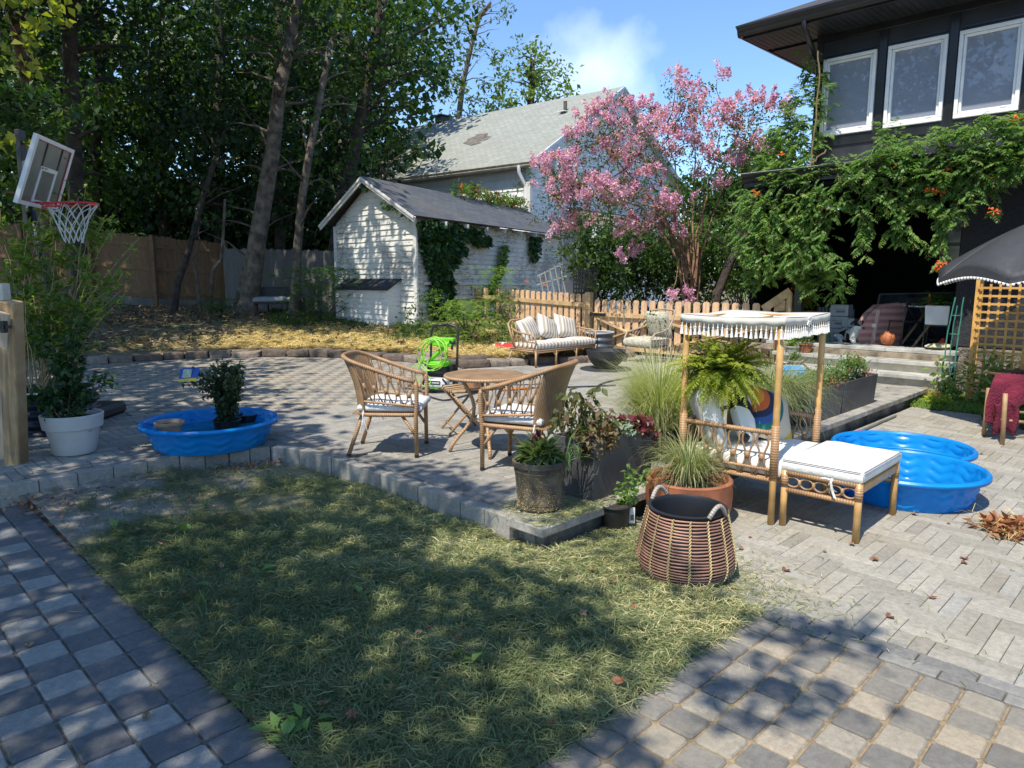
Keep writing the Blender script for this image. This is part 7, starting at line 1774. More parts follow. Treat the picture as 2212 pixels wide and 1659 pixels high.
b_=SB.lerp(SA,.18)+of_*.8;pinbush('locust_bush','dark green feathery locust bush against the left corner of the shed',v3(b_,.6),420,.42,LOC,.9,.065,.03,hgt=1.35)
pinbush('locust_bush','small feathery bush at the foot of the leaning grey-barked tree',yard(477,0,18.2),110,.38,LOC,.35,.06,.026,hgt=.5)
b_=yard(1010,0,13.9);pinbush('locust_bush','bright yellow-green feathery bush right of the pressure washer',b_,360,.30,LOCB,.70,.045,.02,hgt=.85)
b_=yard(935,0,15.0);foliage('leaves',[tuple(v3(b_,1.0))+(.6,.6,.45),tuple(v3(b_+rf((-.35,0)),.8))+(.4,.4,.3),tuple(v3(b_+rf((.5,-.3)),.9))+(.4,.4,.4)],LBR,thing('round_bush','round leafy green bush at the right corner of the shed','bush',b_),.5,.22,14,.06,.035)
b_=yard(1065,0,14.2);foliage('leaves',[tuple(v3(b_,.75))+(.55,.4,.45),tuple(v3(b_+rf((.2,.3)),1.1))+(.3,.3,.3)],LMD,thing('weedy_bush','dark weedy bush between the yellow-green bush and the wicker sofa','bush',b_),.5,.2,14,.07,.035)
b_=Vector((11.7,12.3,.2));pinbush('climbing_rose','leafy climber growing up through the left pickets behind the sofa',b_,300,.26,LOCB,.45,.04,.022,hgt=1.75,cat='climber')
b_=Vector((11.9,13.9,.25));pinbush('climbing_rose','thin climber between the two end posts of the picket fence',b_,120,.2,LMD,.22,.035,.022,hgt=1.3,cat='climber')
g=thing('daylilies','orange daylilies rising behind the middle of the left picket panel','flowers',(12.6,11.6,.2));leafy('foliage',[(12.5,12.2,1.2,.35,.25),(12.5,11.5,1.15,.3,.25),(12.6,10.9,1.0,.35,.2)],LMD,g,.16,.03,110)
leafy('flowers',[(12.4,11.9,1.62,.05,.03),(12.4,11.3,1.55,.04,.03)],leafmat('orange_petal',(.75,.16,.02),(.85,.24,.03),.3,.6),g,.06,.03,12)
pinbush('gate_weeds','low green weeds showing through the gap beside the gate post',Vector((11.6,9.0,.17)),60,.2,LOCB,.2,.035,.018,hgt=.4)
t=thing('black_trellis','black lattice trellis panel behind the picket fence near the white house','trellis',yard(1264,0,17));m=MB()
a,b=pd(1240,578,17),pd(1288,640,17);X_=(b.x-a.x,b.y-a.y)
for k in range(10):s=k/9;q=Vector((a.x+X_[0]*s,a.y+X_[1]*s,0));m.beam(v3(q,.5),v3(q,a.z),.035,.02,rf((0,1)))
for k in range(16):z=.55+k*.1;m.beam((a.x,a.y,z),(b.x,b.y,z),.02,.035)if z<a.z else None
m.build('lattice',BPL,t,True)
t=thing('wire_trellis','grey leaning wire trellis between the shed corner and the white house','trellis',yard(1195,0,19));m=MB()
for k in range(5):m.beam(pd(1165+k*11,592-k*6,19),pd(1175+k*12,640,19),.03,.03)
m.beam(pd(1160,615,19),pd(1225,596,19),.03,.03);m.beam(pd(1160,597,19),pd(1215,570,19),.03,.03);m.build('bars',plain('grey_bar',(.35,.35,.34),.6,.2,5,.1),t,True)
def creeper(name,label,polys,p0,d,out,mat,n,L,Wd,hang=True,off=.05,cat='vine',thick=.12):
 g=thing(name,label,cat,v3(p0,.6));P=[];D_=[];T=[]
 for poly,k in polys:
  xs=[q[0]for q in poly];ys_=[q[1]for q in poly];c=0
  while c<int(n*k):
   x,y=random.uniform(min(xs),max(xs)),random.uniform(min(ys_),max(ys_))
   if not pip(poly,x,y):continue
   c+=1;q=onplane(x,y,p0+out*.05,d)+out*random.uniform(off*.3,thick);P.append(tuple(q));D_.append(tuple(out*.5+Vector((0,0,-.9))));T.append(random.random())
 V,q,uv=leaf_mesh('l',P,L,Wd,.0,np.array(T),D=unit(np.array(D_)));link('leaves',np_mesh('leaves',V,q,None,uv),mat,g,True);return g
IVY=leafmat('creeper_leaf',(.018,.055,.022),(.045,.10,.035),.25,.4,(.09,.16,.04))
g=creeper('shed_creeper','dark green creeper hanging thickly from the shed eave beside its corner',[([(903,478),(1000,487),(1038,500),(1025,520),(990,512),(985,560),(965,580),(975,640),(985,690),(930,700),(920,640),(930,600),(912,560),(905,520)],1),([(895,475),(930,480),(925,505),(900,500)],.06),([(985,530),(1000,535),(1003,545),(985,545)],.04),([(1010,515),(1050,512),(1060,530),(1050,528),(1020,525)],.06)],SA,dr,orr,IVY,2300,.15,.11)
g=creeper('shed_creeper','short dark creeper hanging near the right end of the shed eave',[([(1140,508),(1160,510),(1158,545),(1148,568),(1142,545)],1)],SA,dr,orr,IVY,170,.15,.10)
g=creeper('pale_creeper','bright green strand of creeper climbing the middle of the shed side wall',[([(1080,525),(1090,530),(1086,570),(1076,600),(1060,625),(1045,625),(1066,590),(1072,560)],1),([(1040,625),(1070,620),(1075,650),(1020,655)],.8)],SA,dr,orr,leafmat('pale_creeper_leaf',(.08,.17,.04),(.16,.26,.07),.3,.5),320,.10,.07)
creeper('rake_vine','sparse vine trailing along the right bargeboard of the shed gable',[([(790,395),(800,400),(800,412),(788,408)],.3),([(838,430),(890,462),(885,472),(835,440)],.4)],SA,dl,of_,LOC,60,.11,.08,thick=.2)
g=thing('flowering_vine','flowering vine with red trumpet blooms heaped on the shed roof ridge','vine',v3(RG+dr*5,4));bl=[]
for k in range(12):s=4.3+k*.36;q=RG+dr*s;bl.append((q.x+orr.x*.12,q.y+orr.y*.12,4.12+.05*math.sin(k),.34,.34,.17))
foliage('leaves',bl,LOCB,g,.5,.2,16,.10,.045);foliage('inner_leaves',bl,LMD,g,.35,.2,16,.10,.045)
leafy('blooms',[(b[0]+random.gauss(0,.1),b[1]+random.gauss(0,.1),b[2]+random.uniform(-.1,.16),.04,.03)for b in bl for _ in range(3)],leafmat('red_petal',(.55,.03,.02),(.8,.16,.03),.2,.6),g,.08,.05,6)
TV=leafmat('trumpet_vine_leaf',(.07,.16,.045),(.18,.29,.09),.45,.4,(.28,.38,.12))
g=thing('trumpet_vine','trumpet vine with orange flowers covering the porch roof and hanging over the porch opening','vine',(11.9,5.3,.6));cs=[];m=MB()
def vfr(poly,Xp,n,L=.24,hang=.1,out=.5,depth=.25):
 xs=[q[0]for q in poly];ys_=[q[1]for q in poly];c=0
 while c<n:
  x,y=random.uniform(min(xs),max(xs)),random.uniform(min(ys_),max(ys_))
  if not pip(poly,x,y):continue
  c+=1;q=onX(x,y,Xp-random.uniform(0,depth));d=Vector((-out*random.random(),random.gauss(0,.6),random.uniform(-.5,.6)-hang)).normalized();l=L*random.uniform(.6,1.15);P=[q]
  for i in range(6):q=q+d*l/6;d=(d+Vector((0,0,-.13))).normalized();P.append(q)
  cs.append(P)
vfr([(1738,100),(1762,105),(1775,150),(1798,195),(1800,250),(1768,330),(1740,380),(1640,392),(1660,320),(1690,235),(1720,190),(1745,150)],11.98,300,depth=.35)
vfr([(1660,290),(1720,240),(1740,300),(1700,380),(1640,385)],12.2,120,depth=.4)
vfr([(1640,385),(1790,358),(1800,380),(1640,402)],11.25,60,.2,depth=.1)
vfr([(1860,345),(1905,300),(1935,310),(1990,300),(2060,275),(2150,250),(2240,255),(2240,350),(2110,372),(1900,388),(1810,392),(1800,350)],11.30,520,depth=.35)
vfr([(1903,262),(1920,262),(1950,300),(1990,335),(1930,330),(1915,295)],11.8,45,depth=.1)
vfr([(1600,400),(1900,385),(2230,350),(2225,372),(2130,398),(2100,440),(2075,480),(2035,470),(1990,440),(1960,505),(1915,450),(1880,440),(1850,470),(1840,430),(1800,460),(1790,520),(1830,560),(1800,600),(1760,560),(1700,590),(1620,590),(1590,500)],11.30,720,hang=.5,depth=.2)
vfr([(1600,420),(1740,395),(1800,480),(1790,560),(1838,590),(1830,640),(1770,640),(1700,600),(1620,620),(1585,520)],11.75,520,hang=.3,depth=.35)
vfr([(1860,440),(1875,440),(1885,520),(1870,560),(1858,520)],11.3,30,hang=.8,depth=.1);vfr([(1925,490),(2000,520),(2010,535),(1960,525),(1915,505)],11.4,22,hang=.5,depth=.1)
vfr([(2022,470),(2040,470),(2043,570),(2028,575)],11.3,40,.17,.9,.3,.1);vfr([(2143,350),(2158,350),(2155,460),(2140,455)],11.3,35,.17,.9,.3,.1)
V,q,uv=pinnate(cs,.085,.042,.034,.25,.14);link('leaves',np_mesh('leaves',V,q,None,uv),TV,g,True)
for P in cs[::2]:m.tube(P,.0025,3,caps=False)
def vst(pts,X,r=.012):
 P=[onX(x,y,X)for x,y in pts];Q=[]
 for i in range(len(P)-1):
  for j in range(4):Q.append(P[i].lerp(P[i+1],j/4)+Vector((random.gauss(0,.01),random.gauss(0,.01),random.gauss(0,.01))))
 m.tube(Q,r,6)
for pts in([(1768,110),(1770,180),(1755,330),(1750,380)],[(1785,322),(1762,345),(1735,365)],[(1720,590),(1730,500),(1718,440),(1745,400),(1750,370)],[(1735,600),(1745,520),(1785,460),(1790,420)],[(1810,400),(1760,480),(1722,520)],[(2030,400),(2034,480),(2036,570)],[(2148,330),(2150,380),(2146,460)],[(2245,360),(2160,375),(2140,372)],[(1880,380),(1870,460),(1868,560)],[(2060,375),(2000,420),(1985,455)]):vst(pts,11.34)
m.build('stems',plain('vine_stem',(.24,.16,.08),.8,.4,7,.4),g,True)
OP=leafmat('trumpet_flower',(.70,.10,.02),(.85,.22,.05),.25,.5)
def trumpets(pts,X):
 m=MB()
 for(x,y)in pts:
  c=onX(x,y,X)
  for k in range(7):
   a=random.uniform(0,6.28);d=Vector((-.5+random.gauss(0,.4),math.cos(a)*.9,math.sin(a)*.6-.2)).normalized();e=c+d*random.uniform(.04,.075);m.tube([c,c.lerp(e,.6),e,e+d*.006],[.003,.005,.008,.017],6)
 return m
trumpets([(1942,358),(2010,412),(2033,414),(2148,455),(2198,257),(2190,262),(1686,333),(1634,415),(2044,370),(2036,568),(2027,580),(2150,385)],11.1).build('flowers',OP,g,True)
UC=Vector((9.75,1.28,0));t=thing('garden_umbrella','black garden umbrella with a scalloped edge and white pompom trim','umbrella',UC);UM=plain('umbrella_cloth',(.045,.046,.05),.55,.15,3,.3,bd=.02);RU=1.22;a0=math.atan2(2.28-UC.y,9.12-UC.x)
def uz(r,a):
 s=r/RU;seg=(a%(math.pi/4))/(math.pi/4);sc=math.sin(math.pi*seg);return 2.42-.62*s**1.35-.15*(s**3)*(1-sc)-.0*sc+.02*s
def uf(u,v):
 a=v*2*math.pi;s=.02+u*.98;seg=(a%(math.pi/4))/(math.pi/4);r=RU*s*(1-.055*math.sin(math.pi*seg));return Vector((math.cos(a0+a)*r,math.sin(a0+a)*r,uz(RU*s,a)))
m=MB();m.grid(uf,14,96)
m.build('canopy',UM,t,smooth=True,solid=.003)
def rim(v):q=uf(1,v);seg=(v*8)%1;return q,seg
P=[];n=192
for i in range(n+1):q,seg=rim(i/n);P+=[q,q+Vector((0,0,-.03-.075*math.sin(math.pi*seg)))]
m=MB();m.add(P,[(2*i,2*i+1,2*i+3,2*i+2)for i in range(n)]);m.build('valance',UM,t,solid=.003)
m=MB();PW=plain('pompom_white',(.78,.78,.76),.9,.1,40,.5)
for i in range(170):
 v=i/170;q,seg=rim(v);q=q+Vector((0,0,-.045-.075*math.sin(math.pi*seg)));m.ball(q,.0155,7,5)
m.build('pompoms',PW,t,smooth=True)
m=MB();m.tube([rim(i/n)[0]+Vector((0,0,-.034-.075*math.sin(math.pi*rim(i/n)[1])))for i in range(n)],.004,4,closed=True);m.build('trim_cord',PW,t)
m=MB();m.tube([(0,0,0),(0,0,2.45)],.024,10);m.build('pole',WHT,t,smooth=True)
for k in range(8):
 m=MB();a=a0+k*math.pi/4;m.tube([(math.cos(a)*r,math.sin(a)*r,uz(r,k*math.pi/4)-.015)for r in(.02,.4,.8,RU)],.007,5);m.build('rib',BPL,t)
m=MB();m.lathe([(.24,0),(.25,.02),(.24,.06),(.05,.09),(.035,.3)],24);m.build('base',BPL,t,smooth='auto')
TW=plain('golden_pine',(.60,.34,.09),.6,.3,5,.3,col2=(.42,.22,.06));t=thing('wooden_trellis','golden wooden square lattice trellis leaning in front of the black stucco wall','trellis',(11.0,1.7,.03));m=MB()
for k in range(15):y=2.30-k*.105;m.beam((11.02,y,.02),(11.05,y,1.62),.028,.010,(1,0,0))
for k in range(15):z=.10+k*.105;m.beam((11.008,2.33,z),(11.008,.8,z),.010,.028,(0,0,1))
m.build('lattice',TW,t,True)
m=MB();m.beam((11.03,2.34,0),(11.05,2.34,1.70),.045,.04,(1,0,0));m.build('frame',TW,t,True)
t=thing('lattice_frame','second wooden trellis frame standing higher against the black stucco wall','trellis',(11.8,2.0,.1));m=MB()
a=onX(2127,537,11.75)
m.beam((11.8,a.y,.3),(11.8,a.y,a.z+.02),.05,.04,(1,0,0));m.beam((11.8,a.y,a.z),(11.8,.6,a.z),.04,.05);m.beam((11.8,a.y,a.z-.12),(11.8,.6,a.z-.12),.02,.03);m.build('frame',TW,t,True)
g=thing('tomato_plants','leafy tomato-like plants growing through the foot of the wooden trellis','plant',(10.9,2.2,.03));m=MB();Lf=[]
for k in range(17):
 y=random.uniform(1.5,2.72);P=curve((10.95,y,.03),(10.9+random.gauss(0,.08),y+random.gauss(0,.12),random.uniform(.3,.8)),(0,0,.03),6,.02);m.tube(P,.005,4)
 for p in P[1:]:
  for j in range(6):Lf.append(tuple(p+Vector((random.gauss(0,.055),random.gauss(0,.05),random.gauss(0,.04)))))
m.build('stems',leafmat('green_stem',(0,0,0),(0,0,0)),g,True);V,q,uv=leaf_mesh('l',Lf,.085,.05,.6);link('leaves',np_mesh('leaves',V,q,None,uv),leafmat('tomato_leaf',(.13,.24,.06),(.28,.38,.13),.45,.5,(.42,.42,.16)),g,True)
TEAL=plain('teal_stake',(.05,.22,.17),.5,.2,5,.1);t=thing('teal_obelisk','tall teal green metal plant stakes bound together beside the porch steps','plant stakes',(11.0,2.52,.03));m=MB()
for(xa,xb,r)in((2033,2064,.009),(2052,2068,.007),(2046,2078,.006),(2060,2082,.009)):
 a_,b_2=onX(xa,838,11.0),onX(xb,642 if r>.008 else 660,11.0);a_.z=max(a_.z,.03);m.tube(curve(a_,b_2,(0,random.gauss(0,.03),0),8,.006),r,6)
for z in(.5,.95,1.2):m.tube([(11.0+.05*math.cos(q),2.55+.06*math.sin(q),z)for q in[i*.5 for i in range(13)]],.003,4)
m.build('stakes',TEAL,t,True)
g=thing('dried_clump','dried straw coloured plant clump at the right end of the steps','plant',(10.9,2.78,.03));blades('blades',(10.9,2.74,.03),260,.24,.45,.006,STRAW,g,True,.4,r0=.08)
g=thing('lime_plant','small lime green plant at the corner of the grass strip by the steps','plant',(10.45,2.62,.03));leafy('leaves',[(10.45,2.6,.11,.09,.07),(10.6,2.5,.09,.09,.05)],leafmat('lime_leaf',(.25,.36,.05),(.38,.46,.08),.4,.5),g,.07,.04,60)
t=thing('wooden_deck_chair','wooden folding deck chair at the right edge half hidden by a towel','chair',(9.0,1.45,.015));FW=plain('pale_teak',(.40,.25,.12),.55,.25,5,.3);DW=plain('dark_teak',(.14,.09,.05),.6,.3,5,.3)
a_=at(2125,940,.015);m=MB();m.tube([a_,pd(2136,838,(a_.x+a_.y)*K+.05)],.022,10);m.build('leg',FW,t,True,smooth=True)
b_2=at(2165,960,.015);m=MB();m.tube([b_2,pd(2172,850,(b_2 .x+b_2 .y)*K)],.022,10);m.build('leg',FW,t,True,smooth=True)
f_=(a_.x+a_.y)*K
m=MB();m.tube([pd(2130,880,f_),pd(2160,888,f_-.1),pd(2230,892,f_-.2)],.014,7);m.tube([pd(2150,905,f_-.2),pd(2240,915,f_-.2)],.016,7);m.build('stretcher',FW,t,True,smooth=True)
m=MB();m.beam(pd(2140,806,f_+.15),pd(2300,800,f_+.2),.20,.022);m.build('arm_rest',DW,t,True,bevel=.004)
m=MB();m.beam(pd(2156,812,f_+.12),pd(2150,930,f_+.18),.05,.035,rf((0,1)));m.build('back_leg',DW,t,True)
m=MB();m.beam(pd(2146,850,f_+.1),pd(2300,862,f_+.1),.42,.02);m.build('seat',DW,t,True)
TOW=plain('wine_towel',(.17,.012,.035),.95,.3,7,.9,bd=.03)
tw_=thing('red_towel','wine red towel draped over the wooden deck chair at the right edge','towel',(9.0,1.4,.015));m=MB()
def tof(u,v):
 x=2150+u*120-22*math.sin(v*1.9)*(1-u)*1;y=808+v*(92+14*math.sin(u*5+1)-u*12)-8*u+6*math.sin(u*8)*v;q=pd(x,y,f_-.08-.03*math.sin(u*14+v*2)*v-.10*v+.12*(1-min(1,v*6)));return q
m.grid(tof,44,30);m.build('cloth',TOW,tw_,True,smooth=True,solid=.008)
m=MB()
def tof2(u,v):return pd(2146+u*52+4*math.sin(v*4),868+v*62+5*math.sin(u*9),f_-.22-.02*math.sin(u*16))
m.grid(tof2,16,12)
for i in range(26):q=tof2(i/25,1);m.tube([q,q+Vector((random.gauss(0,.004),random.gauss(0,.004),-.025))],.002,3)
m.build('hanging_corner',TOW,tw_,True,smooth=True,solid=.006)
hose('garden_hose','black hose heaped on the paving behind the deck chair legs',[(2240,905),(2200,900),(2150,915),(2120,903),(2125,890),(2170,885),(2230,893)],.010,z=.025)
m=MB();q0,q1=at(1962,898,.03),at(1868,933,.03);q0=onX(1962,880,1)if False else at(1925,905,.03);m.tube([at(1935,898,.03),at(1852,934,.03)],.014,8);st=thing('telescopic_pole','grey pole with a blue and red tip lying along the foot of the patio wall','pole',at(1900,910,0));m.build('shaft',plain('grey_shaft',(.16,.16,.15),.5,.2,5,.1),st,True)
m=MB();m.tube([at(1852,934,.03),at(1841,939,.03)],.018,8);m.build('tip',plain('blue_tip',(.03,.18,.38),.5,.1,5,.1),st,True);m=MB();m.tube([at(1857,931,.031),at(1852,934,.031)],.019,8);m.build('red_ring',RED,st,True)
ZF=.588
def fl(x,y,z=ZF):return at(x,y,z)
q=fl(1917,746,.645+.004);q.x=max(q.x,11.72)
BO=plain('orange_leather',(.55,.17,.06),.6,.3,6,.5,bd=.004);R_b=.115
t=thing('basketball','orange basketball at the edge of the top porch step','ball',q);m=MB();m.ball((0,0,R_b),R_b,28,18);b_=m.build('ball_shell',BO,t,smooth=True)
m=MB()
for M in(ROT(20,30,0),ROT(100,10,40),ROT(60,80,10)):m.tube([M@Vector((math.cos(a)*R_b,math.sin(a)*R_b,0))+Vector((0,0,R_b))for a in[i*math.pi/24 for i in range(48)]],.0019,5,closed=True)
for M,o in((ROT(100,10,40),.07),(ROT(100,10,40),-.07)):m.tube([M@Vector((math.cos(a)*.091,math.sin(a)*.091,o))+Vector((0,0,R_b))for a in[i*math.pi/24 for i in range(48)]],.0019,5,closed=True)
m.build('seams',BPL,t)
def skin(name,V,E,Rr,root,mat,parent,sub=2):
 me=bpy.data.meshes.new(name);me.from_pydata(V,E,[]);o=link(name,me,mat,parent);sk_=o.modifiers.new('skin','SKIN');sk_.use_smooth_shade=True
 for i,r in enumerate(Rr):d=me.skin_vertices[0].data[i];d.radius=r if hasattr(r,'__len__')else(r,r);d.use_root=(i==root)
 s=o.modifiers.new('sub','SUBSURF');s.levels=sub;s.render_levels=sub
 dg=bpy.context.evaluated_depsgraph_get();me2=bpy.data.meshes.new_from_object(o.evaluated_get(dg));o.modifiers.clear();o.data=me2;me2 .name=name
 return o
mt,tt,p=newmat('dog_coat');oc=N(tt,'ShaderNodeTexCoord').outputs['Object'];sx=N(tt,'ShaderNodeSeparateXYZ');tt.links.new(oc,sx.inputs[0])
yy=math_(tt,'ADD',sx.outputs['Y'],math_(tt,'MULTIPLY',noise(tt,7,3),.10))
blk=ramp(tt,yy,[(.0,(1,1,1)),(.13,(1,1,1)),(.15,(0,0,0))])
hd=math_(tt,'MULTIPLY',math_(tt,'GREATER_THAN',sx.outputs['Z'],.325),math_(tt,'GREATER_THAN',math_(tt,'ABSOLUTE',math_(tt,'ADD',sx.outputs['X'],-.03)),.016))
patch=ramp(tt,noise(tt,4.2,1),[(.52,(0,0,0)),(.55,(1,1,1))])
fcoat=math_(tt,'MAXIMUM',math_(tt,'MULTIPLY',blk,math_(tt,'SUBTRACT',1,math_(tt,'MULTIPLY',patch,.95))),hd)
tt.links.new(mixc(tt,fcoat,(.68,.65,.60),(.016,.015,.015)),p.inputs['Base Color']);p.inputs['Roughness'].default_value=.85;tt.links.new(bump(tt,noise(tt,60,3),.4,.004),p.inputs['Normal'])
q=at(1842,735,ZF+.01);q.x=12.38;q.y=q.x*(at(1842,735,ZF).y/at(1842,735,ZF).x);t=thing('dog','black and white dog lying on the porch with its mouth open, looking into the yard','dog',v3(q,ZF+.01),face(.12,-1))
V=[(-.02,-.22,.14),(0,-.08,.16),(.02,.06,.165),(.03,.14,.20),(.03,.17,.27),(.03,.18,.33),(.03,.235,.305),(.03,.285,.285),(.09,.13,.10),(.10,.20,.035),(.095,.33,.03),(-.04,.13,.10),(-.05,.20,.035),(-.045,.33,.03),(-.17,-.20,.11),(-.17,-.06,.05),(-.16,.06,.03),(-.16,.12,.03),(.12,-.22,.10),(.15,-.08,.05),(.14,.02,.03),(-.10,-.34,.10),(-.24,-.38,.04)]
E_=[(0,1),(1,2),(2,3),(3,4),(4,5),(5,6),(6,7),(3,8),(8,9),(9,10),(3,11),(11,12),(12,13),(0,14),(14,15),(15,16),(16,17),(0,18),(18,19),(19,20),(0,21),(21,22)]
Rr=[.12,.125,.12,.105,.08,(.092,.08),.052,.038,.05,.032,.028,.05,.032,.028,.07,.045,.026,.024,.07,.045,.025,.03,.015]
body=skin('body',V,E_,Rr,1,mt,t)
m=MB()
for s in(-1,1):m.ball((.03+s*.038,.243,.348),.0095,8,6);
m.ball((.03,.322,.298),.017,10,7,(1.2,.8,.8));m.build('eyes_and_nose',BPL,body,smooth=True)
for s in(-1,1):m=MB();m.grid(lambda u,v:(.03+s*(.06+u*.065),.165+.02*v-.02*u,.395-u*.02+(.5-v)*.045*(1-u*.4)-.03*u*u),4,4);m.build('ear',plain('black_fur',(.016,.015,.015),.8,.2,8,.3),body,solid=.008,smooth=True)
m=MB();m.ball((.03,.295,.252),.022,8,6,(1,1.2,.5));m.build('tongue',plain('pink_tongue',(.60,.22,.22),.5,.1,5,.1),body,smooth=True)
RUG=plain('patterned_rug',(.42,.42,.40),.95,.2,3,.3);mt,tt,p=newmat('shag_rug');s_=N(tt,'ShaderNodeTexCoord').outputs['Object'];ch_=N(tt,'ShaderNodeTexVoronoi');ch_.inputs['Scale'].default_value=11;tt.links.new(s_,ch_.inputs[0]);tt.links.new(ramp(tt,ch_.outputs['Distance'],[(.25,(.55,.54,.50)),(.5,(.10,.10,.10))]),p.inputs['Base Color']);p.inputs['Roughness'].default_value=.95
m=MB();m.grid(lambda u,v:(12.15+u*1.4,3.1+v*1.75,ZF+.010+.005*math.sin(u*14)*math.sin(v*19)),20,30);o=m.build('rug',mt,None,smooth=True,solid=.008);tag(o,'black and white patterned rug on the porch floor under the dog','rug');origin(o,(12.8,4,ZF))
def pX(vx,vy,X,z=ZF):d=ray(vx,vy);return Vector((X,X*d.y/d.x,z))
t=thing('watering_can','green plastic watering can on the porch edge','watering can',pX(1778,735,12.05),face(.3,-1));WC=plain('sage_plastic',(.09,.20,.13),.45,.15,5,.1)
m=MB();m.lathe([(.095,0),(.10,.01),(.088,.20),(.092,.235),(.080,.24),(.078,.2),(.02,.19)],24);m.build('can_body',WC,t,smooth='auto');m=MB();m.tube([(.08,0,.22),(.03,0,.275),(-.07,0,.27),(-.13,0,.22),(-.135,0,.12),(-.095,0,.05)],.012,8);m.build('handle',WC,t,smooth=True)
m=MB();m.tube([(-.08,.05,.04),(-.22,.1,.05),(-.34,.14,.03)],[.02,.014,.012],8);m.build('spout',plain('pale_spout',(.5,.52,.47),.5,.1,5,.1),t,smooth=True)
def opot(lb,vx,vy,X,z,rb,rt,h,mat,plantmat=None,name='flower_pot',pl=None):
 q=pX(vx,vy,X,z);t=pot(name,lb,q,rb,rt,h,mat,.025)
 if plantmat:
  leafy(*['x']*0)if False else None
  g=thing('potted_plant',pl,'plant',q+Vector((0,0,h)));leafy('leaves',[(q.x,q.y,q.z+h+.08,.10,.10),(q.x-.03,q.y+.05,q.z+h+.02,.1,.07)],plantmat,g,.045,.02,130)
opot('square red-brown terracotta pot on the middle porch step',1740,758,11.48,.503,.075,.10,.15,TER,LBR,pl='small leafy plant with white buds in the red-brown pot on the middle step')
opot('small orange terracotta pot on the top porch step behind the beige planter',1743,733,12.0,.648,.055,.07,.09,TERL)
opot('grey ceramic pot standing left of the red-brown pot beside the steps',1712,775,11.45,.34,.09,.13,.26,plain('grey_ceramic',(.34,.32,.29),.7,.2,5,.2),LOCB,pl='feathery green plant in the grey pot at the left of the steps')
opot('tall stone coloured pot at the foot of the steps behind the blue lounger',1718,795,11.2,.18,.09,.12,.22,plain('stone_grey',(.30,.28,.26),.7,.2,5,.2),LBR,pl='small green plant in the stone coloured pot behind the lounger')
q=pX(1722,716,12.1,.645);t=thing('beige_planter','square beige planter on the left end of the top step','planter',q);m=MB();P=[(-.12,-.10,0),(.12,-.10,0),(.12,.10,0),(-.12,.10,0),(-.17,-.15,.22),(.17,-.15,.22),(.17,.15,.22),(-.17,.15,.22),(-.185,-.165,.22),(.185,-.165,.22),(.185,.165,.22),(-.185,.165,.22),(-.185,-.165,.26),(.185,-.165,.26),(.185,.165,.26),(-.185,.165,.26)]
m.add(P,[(3,2,1,0)]+[(a*4+i,a*4+(i+1)%4,a*4+4+(i+1)%4,a*4+4+i)for a in range(3)for i in range(4)]+[(12,13,14,15)]);m.build('planter_body',plain('beige_plastic',(.50,.41,.28),.6,.15,5,.1),t,bevel=.004)
q=pX(1745,650,12.3,1.02);t=thing('plant_stand','tall dark stand by the porch post carrying a flowering plant','plant stand',v3(q,ZF));m=MB();m.tube([(0,0,0),(0,0,.42)],.03,8);m.lathe([(.10,.40),(.13,.56),(.12,.56),(.02,.5)],20);m.build('stand',plain('brick_red',(.16,.04,.03),.7,.3,5,.2),t)
g=thing('flowering_plant','yellow-green plant with orange flowers beside the porch post','plant',v3(q,ZF+.56));leafy('leaves',[(q.x,q.y,ZF+.72,.16,.2),(q.x,q.y+.1,ZF+.88,.14,.12)],leafmat('yellowgreen',(.20,.26,.04),(.34,.36,.07),.4,.5),g,.06,.025,210);leafy('flowers',[(q.x-.15,q.y+.03,ZF+.80,.07,.02),(q.x-.16,q.y+.2,ZF+.92,.06,.02)],OP,g,.05,.025,16)
t=thing('striped_lounge','grey and white striped folding lounge standing inside the porch on the left','lounge',(13.5,5.3,ZF));m=MB();a_,b_2=pd(1765,662,13.2),pd(1846,668,13.2);
def lf(u,v):q=a_.lerp(b_2,u);return(Vector((q.x,q.y,q.z*(1-v)+(ZF+.15)*v)),(u,v))
m.grid(lf,10,4);m.build('cloth',stripes('grey_stripe',(.42,.42,.42),(.14,.14,.15),11),t,True,solid=.03)
m=MB();m.tube([pd(1762,660,13.15),pd(1850,664,13.15)],.02,6);m.tube([v3(a_,ZF),a_],.018,6);m.tube([v3(b_2,ZF),b_2],.018,6);m.build('frame',BPL,t,True)
for k,(x,y,z,w_,h_,lb)in enumerate([(1818,700,ZF+.02,.34,.22,'lowest white carton stacked behind the dog'),(1817,684,ZF+.25,.32,.20,'white carton in the middle of the stack behind the dog'),(1818,668,ZF+.46,.30,.19,'topmost white carton of the stack behind the dog'),(1836,690,ZF+.02,.2,.4,'narrow grey carton right of the white stack behind the dog')]):
 c=pX(x,y,12.85,z);t=thing('carton',lb,'box',c,R_(5*k-8),'cartons stacked behind the dog');m=MB();m.box(-.12,.12,-w_/2,w_/2,0,h_);bx_=m.build('carton_body',plain('white_card',(.50,.51,.53),.8,.1,5,.1),t,bevel=.004)
 m=MB();m.box(-.122,-.1205,-.1,.05,h_*.3,h_*.5);m.box(-.122,-.1205,-.1,.1,h_*.6,h_*.65);m.build('printed_label',plain('grey_print',(.22,.22,.24),.8,.1,5,.0),bx_)
t=thing('wrapped_mattress','folded mattress wrapped in pinkish plastic standing behind the basketball','mattress',pX(1893,735,12.5));m=MB()
prf=[(-.0,0),(-.33,.0),(-.37,.12),(-.33,.32),(-.22,.50),(-.08,.62),(.32,.66),(.34,.60),(.24,0)]
d=rf((1,.12));n_=rf((.1,1));P=[d*(a+.05)+n_*s*.13+Vector((0,0,b))for s in(-1,1)for a,b in prf];k9=len(prf)
